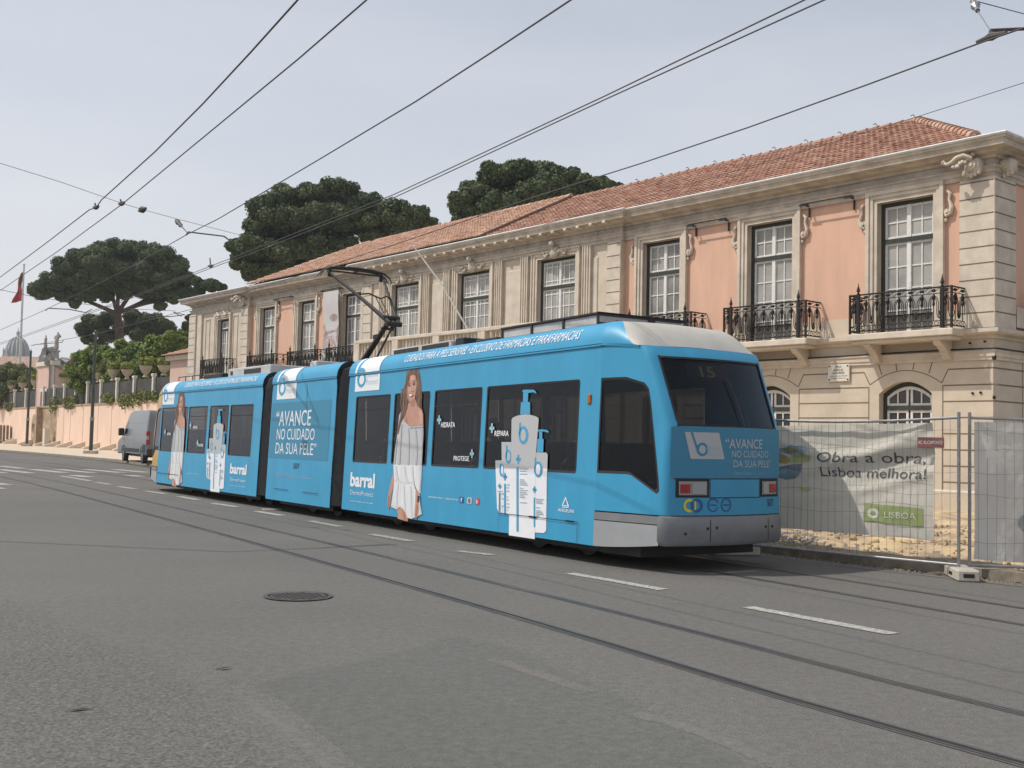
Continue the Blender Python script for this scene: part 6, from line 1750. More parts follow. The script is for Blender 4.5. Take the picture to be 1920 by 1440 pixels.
# ---------------------------------------------------------------- tram rails (straight runs with a slight bend, measured on the ground)
def track_pt(base, d):
    return [p + Vector((t.y, -t.x, 0)) * d for p, t in base]
NEAR = [(6.9, -2.2), (3.55, 4.25), (2.65, 5.77), (1.76, 7.17), (0.05, 10.2), (-3.74, 16.46), (-7.81, 23.02), (-12.71, 30.83), (-17.9, 38.7), (-30, 56.3), (-52, 86), (-90, 132)]
base = arc_line(NEAR)
tang = [(base[min(i+1, len(base)-1)] - base[max(i-1, 0)]).normalized() for i in range(len(base))]
def rail(name, d, label, wide=.035, gr=.022):
    L = [p + Vector((t.y, -t.x, 0)) * -d * -1 for p, t in zip(base, tang)]
    nrm = [Vector((t.y, -t.x, 0)) for t in tang]
    mb = MB()
    def strip(a, b, z, mi):
        mb.add([tuple(p + n*a + Vector((0, 0, z))) for p, n in zip(L, nrm)] + [tuple(p + n*b + Vector((0, 0, z))) for p, n in zip(L, nrm)], [(i, i+1, len(L)+i+1, len(L)+i) for i in range(len(L)-1)], mi)
    strip(-wide, 0, .007, 0); strip(0, gr, .005, 1); strip(gr, gr+.014, .008, 0); strip(-wide-.03, -wide, .0042, 2)
    o = mb.build(name, [M['rail_steel'], M['groove'], M['asphalt_dark2']])
    tag(o, label, 'rail', 'tram rails set in the road')
    return o
M['asphalt_dark2'] = mat('rail_sealant', (0.085, 0.08, 0.075), .9, var=.2, scale=10)
GA = 1.05
rail('tram_rail', 0.0, 'nearest tram rail in the asphalt, a dark groove crossing the whole foreground', .022, .05)
rail('tram_rail', GA, 'second tram rail from the camera, shiny line beside the white lane dashes')
rail('tram_rail', 4.22, 'third tram rail from the camera, running just under the near side of the tram')
rail('tram_rail', 5.20, 'farthest tram rail, nearest to the kerb and the building site fence')
# ---------------------------------------------------------------- painted markings (parts of the road)
def dash(a, b, w_=.13, m='paint', z=.0062):
    a, b = Vector((*a, 0)), Vector((*b, 0)); t = (b-a).normalized(); n = Vector((-t.y, t.x, 0)) * w_/2
    r2 = random.Random(int(a.x*100)); pts = []
    k = 8
    side = [a.lerp(b, i/k) for i in range(k+1)]
    pts = [p + n*(1 + r2.uniform(-.12, .12)) for p in side] + [p - n*(1 + r2.uniform(-.12, .12)) for p in reversed(side)]
    return sheet('lane_dash', [tuple(p[:2]) for p in pts], z, M[m], road)
for a, b, m in (((2.40, 11.10), (3.36, 9.68), 'paint'), ((.76, 13.62), (1.72, 12.28), 'paint'), ((-.74, 16.05), (-.22, 15.6), 'paint_worn'), ((-2.31, 18.53), (-1.52, 17.44), 'paint_worn'), ((-3.81, 21.17), (-3.04, 19.95), 'paint_worn'), ((-5.37, 23.52), (-4.59, 22.43), 'paint'),
                ((-6.97, 25.98), (-6.11, 24.82), 'paint'), ((-8.50, 28.44), (-7.63, 27.18), 'paint'), ((-10.15, 30.84), (-9.19, 29.56), 'paint'), ((-11.67, 33.02), (-10.76, 31.82), 'paint'), ((-13.28, 35.51), (-12.32, 34.18), 'paint'), ((-16.24, 40.0), (-13.78, 36.39), 'paint')):
    dash(a, b, .20 if m == 'paint' and a[1] > 22 else .165, m)
dash((-5.4, 24.2), (-5.0, 24.3), .4)
dash((4.3, 8.2), (5.3, 6.6), .165)
zdir = Vector((2.55, -2.95, 0)).normalized()
for x, y, L in ((-22.9, 49.6, 3.4), (-20.9, 45.2, 4.1), (-20.0, 46.2, 4.0), (-19.2, 46.9, 4.1), (-18.3, 47.7, 4.2), (-17.3, 48.3, 3.6), (-19.7, 42.3, 1.0), (-16.2, 40.9, 1.8), (-14.6, 42.2, 1.4), (-15.6, 33.4, 1.2), (-14.6, 31.0, 1.0)):
    a = Vector((x, y, 0)); b = a + zdir*L
    o = dash(a[:2], b[:2], .50, 'paint'); o.name = 'crossing_stripe'
# manhole cover
mh = MB()
c = gnd(559, 1119)
def ringf(r0, r1, z, mi): 
    n = 40; mh.add([(c.x + r*math.cos(2*math.pi*i/n), c.y + r*math.sin(2*math.pi*i/n), z) for i in range(n) for r in (r0, r1)], [(2*i, 2*i+1, (2*i+3) % (2*n), (2*i+2) % (2*n)) for i in range(n)], mi)
ringf(.30, .345, .0125, 0); ringf(.275, .30, .006, 1); ringf(0.0001, .275, .010, 0)
for i in range(-4, 5):
    for j in range(-4, 5):
        x, y = i*.06 + (.03 if j % 2 else 0), j*.06
        if x*x + y*y < .06: mh.box((c.x+x-.018, c.y+y-.018, .010), (c.x+x+.018, c.y+y+.018, .016), 0)
M['cast_iron'] = mat('cast_iron', (0.075, 0.07, 0.066), .7, metal=.3, var=.35, scale=20)
tag(mh.build('manhole_cover', [M['cast_iron'], M['groove']]), 'round cast-iron manhole cover in the open asphalt of the foreground', 'manhole cover')

# ---------------------------------------------------------------- garden wall with fence posts, plant urns and buttress feet
WALL_V = 10.0
M['pink_wall'] = mat('peach_garden_wall', (0.70, 0.52, 0.405), .9, var=.08, scale=.5, bump=.1, bscale=12, stretch=(1, 1, .5))
M['old_stone'] = mat('old_sandstone', (0.33, 0.24, 0.155), .95, var=.4, scale=1.2, bump=.4, bscale=6)
M['post_white'] = mat('white_post', (0.58, 0.55, 0.48), .85, var=.12, scale=3)
M['net'] = mat('dark_fence_sheet', (0.040, 0.040, 0.036), .9, var=.5, scale=1.5)
gw0, gw1 = gnd(330, 855), gnd(-60, 828)
gd = (gw1-gw0).normalized(); gn = Vector((gd.y, -gd.x, 0))
if gn.y < 0: gn = -gn
GL = (gw1-gw0).length
def GW(s, v, z): 
    p = gw0 + gd*s + gn*v; return (p.x, p.y, z)
def s_of(px):     # where along the wall a sighted column falls
    d = ray(px, 830); t = (gw0.x*gn.x + gw0.y*gn.y)/(d.x*gn.x + d.y*gn.y); return (Vector((d.x*t, d.y*t, 0)) - gw0).dot(gd)
gwall = empty('garden_wall', GW(GL*.4, 0, 0), 0, 'long peach garden retaining wall with sloping buttress feet along the far pavement', 'wall')
s_gate0, s_gate1 = s_of(74), s_of(43)
mb = MB(T=GW)
mb.box((-2, 0, 0), (s_of(105), .5, 4.05)); mb.box((s_gate0, 0, 0), (GL+30, .5, 4.15))
for px in (130, 154, 182, 207): mb.box((s_of(px)-.05, -.03, .3), (s_of(px)+.05, 0.0, 4.0))
mb.build('wall', M['pink_wall'], gwall, local=False)
mb = MB(T=GW); mb.box((s_of(105), .05, 0), (s_gate0, .6, 4.1)); mb.box((s_of(76), -.5, 0), (s_gate0+.1, .1, 4.1)); mb.build('stone_buttress', M['old_stone'], gwall, local=False)
mb = MB(T=GW); mb.box((-2, -.06, 4.05), (GL+30, .56, 4.22)); mb.build('coping', M['old_stone'], gwall, local=False)
mb = MB(T=GW)
s0 = s_of(62); mb.box((s0-1.0, -.02, .1), (s0+1.0, .02, 2.4)); mb.disc_cyl((s0, 0, 2.4), (0, 1, 0), 1.0, .04, 20); mb.build('arched_gateway', M['old_stone'], gwall, local=False)
mb = MB(T=GW); mb.box((s_of(20)-.5, -.02, .3), (s_of(20)+.5, .02, 2.0)); mb.build('service_door', M['net'], gwall, local=False)
mb = MB(T=GW); mb.box((s_of(99)-.35, -.9, .15), (s_of(99)+.35, -.45, 1.9)); tag(mb.build('utility_cabinet', M['post_white']), 'white upright utility cabinet against the garden wall', 'cabinet')
# buttress feet: one wedge, then copies
mb = MB(); mb.prism([(-.22, 0, 0), (-.22, -1.35, 0), (-.22, -1.35, .16), (-.22, 0, .62)], (.44, 0, 0)); mb.cbox((-.27, -1.42, 0), (.27, 0, .12), .02)
M['foot_pale'] = mat('pale_buttress_render', (0.62, 0.53, 0.44), .9, var=.12, scale=2)
F0 = mb.build('buttress_foot', M['foot_pale'], gwall)
ga = math.atan2(gd.y, gd.x)
for i, px in enumerate((92, 112, 134, 158, 186, 216, 245, 22, 30, 60)):
    o = F0 if i == 0 else F0.copy()
    if i: COL.objects.link(o)
    o.parent = gwall; o.location = Vector(GW(s_of(px), 0, PAVE_Z)) - gwall.location; o.rotation_euler = (0, 0, ga + math.pi)
# fence above the wall: white posts, dark sheeting
fence = empty('garden_fence', GW(GL*.4, .25, 4.2), 0, 'dark sheeted fence with white posts on top of the peach garden wall', 'fence')
post_px = [2, 21, 42, 75, 95, 114, 135, 157, 182, 212, 244, 280, 318]
mb = MB(T=GW); mb.box((-2, .28, 4.25), (GL+30, .31, 6.0)); mb.build('fence_sheet', M['net'], fence, local=False)
for px in post_px:
    mb = MB(T=GW); s_ = s_of(px); mb.cbox((s_-.17, .05, 4.2), (s_+.17, .28, 6.15), .03); mb.cbox((s_-.24, .0, 6.10), (s_+.24, .32, 6.32), .03)
    mb.build('post', M['post_white'], fence, local=False)
# ---------------------------------------------------------------- trees, shrubs and potted plants
def leaf_mat(name, dark, light, rough=.7):
    m = bpy.data.materials.new(name); m.use_nodes = True
    n = m.node_tree; b = n.nodes['Principled BSDF']; b.inputs['Roughness'].default_value = rough; b.inputs['Specular IOR Level'].default_value = .25
    g = n.nodes.new('ShaderNodeNewGeometry'); t = n.nodes.new('ShaderNodeTexCoord')
    r = n.nodes.new('ShaderNodeValToRGB'); r.color_ramp.elements[0].color = (*dark, 1); r.color_ramp.elements[1].color = (*light, 1)
    nz = n.nodes.new('ShaderNodeTexNoise'); nz.inputs['Scale'].default_value = .45; nz.inputs['Detail'].default_value = 4
    ad = n.nodes.new('ShaderNodeMath'); ad.operation = 'MULTIPLY_ADD'; ad.inputs[1].default_value = .45; 
    n.links.new(t.outputs['Object'], nz.inputs['Vector']); n.links.new(g.outputs['Random Per Island'], ad.inputs[0]); n.links.new(nz.outputs['Fac'], ad.inputs[2])
    mr = n.nodes.new('ShaderNodeMapRange'); mr.inputs['From Min'].default_value = .35; mr.inputs['From Max'].default_value = 1.1
    n.links.new(ad.outputs[0], mr.inputs['Value']); n.links.new(mr.outputs[0], r.inputs['Fac']); n.links.new(r.outputs['Color'], b.inputs['Base Color'])
    b.inputs['Transmission Weight'].default_value = 0.0
    return m
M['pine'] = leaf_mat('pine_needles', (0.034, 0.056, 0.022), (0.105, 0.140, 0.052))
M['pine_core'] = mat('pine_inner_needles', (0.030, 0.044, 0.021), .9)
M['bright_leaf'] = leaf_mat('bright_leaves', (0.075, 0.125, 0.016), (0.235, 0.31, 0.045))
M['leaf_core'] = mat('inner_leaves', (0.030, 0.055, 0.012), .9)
M['olive_leaf'] = leaf_mat('olive_leaves', (0.075, 0.10, 0.02), (0.24, 0.26, 0.06))
M['pot_leaf'] = leaf_mat('potted_leaves', (0.12, 0.15, 0.03), (0.34, 0.36, 0.08))
M['bark'] = mat('pine_bark', (0.085, 0.058, 0.042), .95, var=.35, scale=3, bump=.5, bscale=5, stretch=(3, 3, .6))

def clump(mb, c, rx, rz, n, leaf, rr, core=True, cm=1):
    """leaf-sized faces spread through the shell of an ellipsoid, with a smaller inner mass"""
    for i in range(n):
        # direction, more on the upper side
        while True:
            d = Vector((rr.gauss(0, 1), rr.gauss(0, 1), rr.gauss(.15, 1)))
            if d.length > .1: break
        d.normalize()
        k = rr.uniform(.72, 1.05)
        p = Vector((c[0] + d.x*rx*k, c[1] + d.y*rx*k, c[2] + d.z*rz*k))
        nrm = (d + Vector((rr.gauss(0, .55), rr.gauss(0, .55), rr.gauss(.1, .55)))).normalized()
        a = nrm.orthogonal().normalized(); b = nrm.cross(a); th = rr.uniform(0, 6.28)
        a, b = a*math.cos(th) + b*math.sin(th), b*math.cos(th) - a*math.sin(th)
        s = leaf*rr.uniform(.6, 1.3)
        mb.add([p - a*s*.5, p + b*s*.32, p + a*s*.5, p - b*s*.32], [(0, 1, 2, 3)], 0)
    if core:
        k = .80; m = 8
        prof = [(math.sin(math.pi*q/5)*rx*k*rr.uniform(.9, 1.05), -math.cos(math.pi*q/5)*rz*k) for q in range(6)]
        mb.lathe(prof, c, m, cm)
def limb(mb, p0, p1, r0, r1, rr, bend=.12, n=6):
    p0, p1 = Vector(p0), Vector(p1); L = (p1-p0).length
    off = Vector((rr.uniform(-1, 1), rr.uniform(-1, 1), rr.uniform(-.3, .5)))*L*bend
    P = [p0.lerp(p1, q/n) + off*math.sin(math.pi*q/n) for q in range(n+1)]
    mb.tube(P, [r0 + (r1-r0)*q/n for q in range(n+1)], 8)

def pine(name, Y, outline, base_px, label, seed, depth=.75, trunk=True, leafn=620, crown_bottom=None, clr=1.25, fork=None):
    """umbrella pine at distance Y; outline = crown clump centres as sighted (px, py, radius px)"""
    rr = random.Random(seed)
    base = at(base_px[0], 800, Y); base = Vector((base.x, Y, 0))
    root = empty(name, base, 0, label, 'tree', 'stone pines above the palace and the garden')
    mb = MB()
    tops = []
    for (px, py, rp) in outline:
        p = at(px, py, Y); r_ = rp/F_PX*Y
        n_d = 3 if rp > 24 else 2
        for k in range(n_d):
            dy = (k - (n_d-1)/2) * r_*1.5 * depth + rr.uniform(-.3, .3)*r_
            q = Vector((p.x + dy*(p.x/Y), Y + dy, p.z + rr.uniform(-.25, .1)*r_ - abs(dy)*.12))
            rad = r_*rr.uniform(.95, 1.15)
            # every big clump is broken up into several smaller bosses
            m = 5 if rp > 20 else 3
            clump(mb, q, rad*.80, rad*.62, int(leafn*.8), .235*clr, rr)
            for j in range(m):
                a = 6.28*j/m + rr.uniform(-.4, .4)
                b_ = q + Vector((math.cos(a)*rad*.62, math.sin(a)*rad*.62, rr.uniform(-.15, .45)*rad))
                clump(mb, b_, rad*.52, rad*.42, int(leafn*.5), .21*clr, rr)
        tops.append(p)
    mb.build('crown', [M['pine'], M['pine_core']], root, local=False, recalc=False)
    if trunk:
        tb = MB()
        fk = at(*(fork or (base_px[0], base_px[1])), Y)
        limb(tb, base, fk, .62, .42, rr, .03, 10)
        for p in tops:
            q = p + Vector((0, rr.uniform(-1, 1), -.5))
            if (q-fk).length < 1.0 or q.z < fk.z: continue
            mid = fk.lerp(q, .45) + Vector((0, 0, -(q-fk).length*.05))
            if rr.random() < .2: limb(tb, fk, q, .24, .06, rr, .12, 7)
        tb.build('trunk', M['bark'], root, local=False, smooth=60)
    return root
pine('stone_pine', 118, [(78, 545, 22), (105, 530, 26), (128, 505, 28), (160, 485, 30), (195, 472, 28), (230, 468, 26), (262, 470, 26), (295, 482, 28), (325, 500, 26), (342, 525, 24), (350, 552, 18), (150, 525, 30), (190, 510, 34), (230, 505, 34), (270, 510, 34), (305, 525, 28), (120, 548, 20), (160, 552, 20), (325, 555, 18), (292, 548, 22), (255, 535, 24), (212, 535, 24), (182, 540, 20), (232, 548, 18), (275, 548, 20), (198, 555, 14), (140, 570, 11), (300, 572, 12), (172, 545, 20)],
     (222, 640), 'broad umbrella stone pine with a forked bare trunk, above the garden at left', 11, fork=(220, 588))
pine('stone_pine', 128, [(158, 615, 18), (180, 602, 22), (205, 600, 18), (250, 590, 20), (280, 598, 24), (305, 612, 22), (318, 628, 13), (165, 635, 13), (200, 628, 20), (235, 612, 20), (270, 625, 22), (300, 638, 14), (188, 644, 12)],
     (236, 650), 'lower dark stone pine crown directly under the broad umbrella pine', 12, fork=(232, 640))
pine('stone_pine', 88, [(505, 395, 36), (545, 372, 32), (590, 362, 32), (635, 366, 32), (680, 385, 30), (490, 430, 30), (530, 420, 40), (585, 410, 44), (640, 412, 42), (690, 415, 34), (735, 395, 30), (775, 405, 28), (800, 425, 20), (450, 462, 22), (480, 468, 30), (530, 470, 38), (590, 465, 38), (640, 462, 30), (745, 425, 34), (446, 492, 18), (475, 505, 22), (520, 510, 26), (560, 500, 24), (600, 492, 20), (700, 440, 26)],
     (590, 560), 'big dense stone pine rising behind the palace roof left of the middle', 13, fork=(585, 520))
pine('stone_pine', 80, [(870, 385, 26), (895, 360, 30), (930, 338, 32), (975, 322, 30), (1020, 322, 28), (1055, 335, 28), (905, 400, 34), (950, 385, 42), (1005, 370, 44), (1050, 370, 36), (1090, 350, 26), (1125, 350, 24), (1150, 352, 18), (1100, 375, 26), (865, 410, 18), (1030, 345, 34)],
     (990, 470), 'dark stone pine rising behind the palace ridge at the right of the trees', 14, fork=(985, 420))
pine('stone_pine', 104, [(375, 530, 14), (395, 535, 17), (415, 540, 10), (372, 545, 10)], (395, 640), 'small detached pine crown showing just above the palace far corner', 15, fork=(395, 560))
pine('stone_pine', 100, [(352, 612, 12), (358, 596, 9), (356, 628, 11), (366, 610, 13)], (358, 660), 'small pine crown tucked behind the far end pilaster of the palace', 16, fork=(358, 640))

def bush(name, Y, spots, label, mt, core, seed, group, leaf=.27, n=620, trunk=True):
    rr = random.Random(seed)
    cx = sum(s[0] for s in spots)/len(spots); b = at(cx, 800, Y)
    base = Vector((b.x, Y, 0))
    root = empty(name, base, 0, label, 'tree', group)
    mb = MB()
    for px, py, rp in spots:
        p = at(px, py, Y); r_ = rp/F_PX*Y
        for k in range(3):
            q = Vector((p.x + rr.uniform(-.2, .2)*r_, Y + (k-1)*r_*.8, p.z + rr.uniform(-.2, .15)*r_))
            rad = r_*rr.uniform(.85, 1.05)
            clump(mb, q, rad*.8, rad*.75, n//2, leaf, rr, cm=1)
            for j in range(5):
                a = 1.256*j + rr.uniform(-.4, .4); z = rr.uniform(-.3, .7)*rad
                clump(mb, q + Vector((math.cos(a)*rad*.7, math.sin(a)*rad*.7, z)), rad*.5, rad*.46, n//4, leaf*.9, rr, cm=1)
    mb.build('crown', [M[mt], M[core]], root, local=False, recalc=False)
    if trunk:
        tb = MB(); t = at(cx, sum(s[1] for s in spots)/len(spots), Y)
        limb(tb, base, t, .28, .12, rr, .05, 6); tb.build('trunk', M['bark'], root, local=False, smooth=60)
GG = 'bright green garden trees behind the peach wall'
bush('garden_tree', 104, [(150, 700, 20), (165, 680, 22), (185, 668, 22), (155, 722, 22), (180, 705, 30), (205, 690, 28), (200, 720, 26)], 'bright green rounded tree behind the lamp post, leftmost of the garden row', 'bright_leaf', 'leaf_core', 21, GG)
bush('garden_tree', 101, [(225, 672, 24), (245, 660, 22), (235, 695, 30), (262, 682, 28), (250, 715, 26), (225, 722, 24)], 'bright green tree in the middle of the garden row, above the urns', 'bright_leaf', 'leaf_core', 22, GG)
bush('garden_tree', 97, [(285, 665, 24), (305, 650, 24), (330, 640, 22), (348, 650, 18), (290, 695, 28), (315, 685, 26), (285, 722, 24), (312, 715, 22)], 'tallest bright green garden tree, beside the small annex roof', 'bright_leaf', 'leaf_core', 23, GG)
bush('garden_tree', 132, [(8, 702, 22), (30, 705, 20), (52, 708, 18), (15, 735, 24), (45, 735, 22), (62, 725, 12), (-10, 715, 24), (5, 755, 16), (35, 758, 14)], 'dull olive-green tree at the far left, left of the pavilion', 'olive_leaf', 'leaf_core', 24, GG)

# plant urns on the fence: one urn, then copies
M['urn_stone'] = mat('urn_stone', (0.40, 0.34, 0.25), .9, var=.25, scale=3)
mb = MB(); mb.lathe([(.24, 0), (.28, .06), (.15, .16), (.16, .26), (.38, .50), (.52, .80), (.57, .92), (.52, .95), (.4, .9)], (0, 0, 0), 14)
U0 = mb.build('plant_urn', M['urn_stone'], None, smooth=40)
mb = MB(); rr = random.Random(3)
clump(mb, (0, 0, 1.15), .60, .45, 420, .20, rr)
for j in range(6): clump(mb, (math.cos(j)*.36, math.sin(j)*.36, 1.25 + .12*(j % 2)), .32, .32, 120, .18, rr)
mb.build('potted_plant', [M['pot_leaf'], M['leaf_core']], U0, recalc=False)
urns = [(5, 2.0, 'leftmost'), (25, 0, 'second from the left'), (48, 0, 'third from the left, left of the dark pole'), (102, 0, 'fourth from the left, beside the pavilion'), (121, 0, 'fifth from the left'), (143, 0, 'sixth from the left, flat and spreading'), (165, 0, 'seventh from the left, beside the lamp post'), (192, 0, 'right of the lamp post'), (218, 0, 'third from the tram'), (252, 0, 'second from the tram, with a full bowl'), (286, 0, 'nearest the tram, the largest one')]
for i, (px, _, lab) in enumerate(urns):
    o = U0 if i == 0 else copy_tree(U0)
    s_ = s_of(px + 3); k = 1.0 + .12*((i*7) % 5 - 2)/2
    o.location = GW(s_, .55, 6.15); o.scale = (.92, .92, .95*k); o.rotation_euler = (0, 0, i*1.3)
    tag(o, 'stone plant urn on the garden fence, ' + lab, 'urn', 'plant urns along the garden fence')
# creepers hanging over the wall
for k, (px, w_, dz) in enumerate(((100, 1.5, 1.0), (122, 1.2, .6), (135, 1.3, .9), (200, 1.8, .3), (232, 2.4, .9), (250, 2.0, .9), (18, 1.6, .6), (282, 1.6, .6))):
    rr = random.Random(40+k); mb = MB(); s0 = s_of(px)
    for j in range(7):
        p = GW(s0 + rr.uniform(-w_, w_), -.10, 4.35 - rr.uniform(-.5, dz*.6))
        clump(mb, p, rr.uniform(.18, .38), rr.uniform(.2, .45), 60, .20, rr, core=False)
    o = mb.build('creeper', [M['olive_leaf'], M['leaf_core']], None, recalc=False)
    tag(o, ['creeper hanging beside the stone buttress', 'small creeper right of the pavilion', 'reddish creeper clump left of the lamp post', 'short creeper right of the lamp post', 'wide creeper hanging above the grey van', 'creeper nearest the tram above the van', 'creeper tuft at the far left of the wall', 'dark creeper behind the front end of the tram'][k], 'plant', 'creepers on the garden wall')
# ---------------------------------------------------------------- grey panel van on the far pavement
M['van_grey'] = mat('silver_grey_van_paint', (0.18, 0.195, 0.215), .35, metal=.25, coat=.3, var=.05, scale=1)
M['van_black'] = mat('dark_van_plastic', (0.025, 0.025, 0.027), .6)
M['van_glass'] = mat('van_glass', (0.012, 0.014, 0.016), .06)
M['tyre'] = mat('tyre_rubber', (0.018, 0.018, 0.018), .85)
M['rim'] = mat('steel_wheel_rim', (0.20, 0.20, 0.21), .5, metal=.6)
vf = (gnd(231, 864, PAVE_Z)); vr = (gnd(266, 869, PAVE_Z))
vd = (vf - vr).normalized()               # towards the van's nose
wb = (vf - vr).length
van = empty('parked_van', (vr + vd*wb/2 + Vector((vd.y, -vd.x, 0))*1.0), math.atan2(vd.y, vd.x), 'silver-grey high-roof panel van parked on the far pavement just beyond the front of the tram', 'van')
k = wb/3.45
VW = 1.0                                   # half width; local x forward, near side = local y +? (left of travel)
def van_body():
    prof = [(-2.30, .42), (-2.34, .9), (-2.30, 1.5), (-2.22, 2.35), (-2.10, 2.58), (-1.8, 2.64), (0.4, 2.66), (0.95, 2.60), (1.20, 2.48), (1.55, 2.02), (1.98, 1.42), (2.15, 1.28), (2.78, 1.10), (2.98, .95), (3.02, .6), (2.96, .42)]
    return prof
pr = van_body(); mb = MB(); n = len(pr)
def yhalf(z): return VW*(1.0 if z < 1.3 else 1.0 - .13*((z-1.3)/1.36)**1.4)
rows = []
for inset, shift in ((0.0, 0), (.06, 1)):
    pass
L = []
for s in (1, -1):
    L.append([((x*k), s*(yhalf(z) - .05), z) for x, z in pr])
edge = [[((x*k*.985), s*yhalf(z), .42 + (z-.42)*.965 + .03) for x, z in pr] for s in (1, -1)]
vs = L[0] + edge[0] + edge[1] + L[1]
mb.add(vs, [(q*n+i, q*n+(i+1) % n, (q+1)*n+(i+1) % n, (q+1)*n+i) for q in (0, 2) for i in range(n)] + [(i, (i+1) % n, 3*n+(i+1) % n, 3*n+i) for i in range(n)])
for s_, b in ((1, n), (-1, 2*n)):
    t = tessellate_polygon([[Vector((vs[b+i][0], vs[b+i][2], 0)) for i in range(n)]]); mb.add([vs[b+i] for i in range(n)], [tuple(q) for q in t])
mb.build('body', M['van_grey'], van, smooth=30)
def van_part(name, mt, boxes, parent=van, ch=.015):
    m_ = MB()
    for a, b in boxes: m_.cbox((a[0]*k, a[1], a[2]), (b[0]*k, b[1], b[2]), ch)
    return m_.build(name, M[mt], parent)
for s in (1, -1):
    y = lambda d: s*(VW + d)
    m_ = MB(); gp = [(1.15, 1.45), (1.86, 1.45), (1.60, 1.85), (1.25, 2.1), (1.10, 2.1)]
    m_.prism([(x*k, s*(yhalf(z)+.004), z) for x, z in gp], (0, -s*.02, 0)); m_.build('side_window', M['van_glass'], van)
    van_part('side_rail', 'van_black', [((-2.2, y(-.01), .60), (-1.75, y(.02), .95)), ((-1.1, y(-.01), .52), (1.55, y(.02), .72))])
    m_ = MB()
    for z in (1.15, 1.42, 2.0): m_.box((-2.2*k, s*(yhalf(z)+.003), z), (1.0*k, s*(yhalf(z)-.02), z+.02))
    for x in (-.15, 1.02): m_.box((x*k, y(.003), .8), ((x+.012)*k, y(-.03), 1.35))
    m_.build('body_creases', M['van_black'] if False else M['bumper'], van)
    mr = van_part('wing_mirror', 'van_black', [((1.62, y(.02), 1.35), (1.80, y(.30), 1.75))], ch=.04)
    for x in (-1.725, 1.725):
        a = MB(); N = 20
        a.add([((x + .47*math.cos(math.pi*i/N))*k, y(.012), .38 + .47*math.sin(math.pi*i/N)) for i in range(N+1)] + [((x + .38*math.cos(math.pi*i/N))*k, y(.012), .38 + .38*math.sin(math.pi*i/N)) for i in range(N+1)], [(i, i+1, N+2+i, N+1+i) for i in range(N)])
        a.build('wheel_arch', M['van_black'], van)
        t = MB(); t.disc_cyl((x*k, s*(VW-.10), .34), (0, 1, 0), .345, .23, 24); to = t.build('wheel', M['tyre'], van, smooth=40)
        t = MB(); t.disc_cyl((x*k, s*(VW+.012), .34), (0, 1, 0), .22, .02, 16); t.disc_cyl((x*k, s*(VW+.02), .34), (0, 1, 0), .07, .03, 10); t.build('rim', M['rim'], to)
    tl = van_part('tail_light', 'lamp_red', [((-2.37, y(-.16), .95), (-2.25, y(.01), 1.6))])
    van_part('clear_lens', 'lamp_clear', [((-2.378, y(-.12), 1.18), (-2.30, y(.014), 1.36))], tl)
m_ = MB(); m_.prism([(1.23*k, .86, 2.42), (1.95*k, .92, 1.46), (1.95*k, -.92, 1.46), (1.23*k, -.86, 2.42)], (.03, 0, .03)); m_.build('windscreen', M['van_glass'], van)
van_part('rear_bumper', 'van_black', [((-2.45, -.98, .40), (-2.28, .98, .72))]); van_part('front_bumper', 'van_black', [((2.85, -.96, .38), (3.06, .96, .75))])
rd = van_part('rear_door', 'bumper', [((-2.335, -.006, .75), (-2.29, .006, 2.4)), ((-2.36, .02, 1.1), (-2.31, .10, 1.25))])
van_part('number_plate', 'print_white', [((-2.40, -.26, .82), (-2.345, .26, .94))])
m_ = MB(); m_.box((-1.9*k, -.8, .30), (2.7*k, .8, .5)); m_.build('underside', M['black'], van)
m_ = MB(); vs2, fs2, _a = text_tris('ALD', .02)
m_.add([((1.0 - .5*x)*k if vd.x < 0 else (.5 + .5*x)*k, VW*.965, 1.62 + .18*y) for x, y in vs2], fs2); m_.build('lettering', M['navy'], van)

# ---------------------------------------------------------------- lamp/catenary posts, bin, bollards, flag
M['post_green'] = mat('dark_green_post_paint', (0.040, 0.055, 0.042), .5, var=.25, scale=3)
M['concrete'] = mat('pale_concrete', (0.40, 0.37, 0.31), .9, var=.18, scale=4, bump=.25, bscale=25)
M['galv'] = mat('galvanised_steel', (0.30, 0.30, 0.305), .45, metal=.7, var=.2, scale=12)
def tram_post(px, py, h_, r0, r1, label):
    b = gnd(px, py, PAVE_Z)
    o = empty('tram_wire_post', b, 0, label, 'post', 'posts carrying the tram wires')
    mb = MB(); mb.tube([(0, 0, 0), (0, 0, h_*.28), (0, 0, h_*.281), (0, 0, h_)], [r0*1.15, r0*1.15, r0, r1], 10); mb.lathe([(r1*1.1, 0), (r1*1.3, .06), (0, .2)], (0, 0, h_), 8)
    mb.build('pole', M['post_green'], o, smooth=40)
    mb = MB(); mb.cbox((-.42, -.35, 0), (.42, .35, .22), .03); mb.build('base_block', M['concrete'], o)
    mb = MB(); mb.tube([(-.0, 0, h_*.27), (0, 0, h_*.30)], r0*1.35, 10); mb.build('collar', M['galv'], o)
    return o
tram_post(170, 850.5, 8.5, .115, .095, 'nearer dark green tram-wire post on a concrete block, left of the van')
tram_post(50, 836.5, 9.2, .12, .10, 'dark green tram-wire post at the far left beside the litter bin')
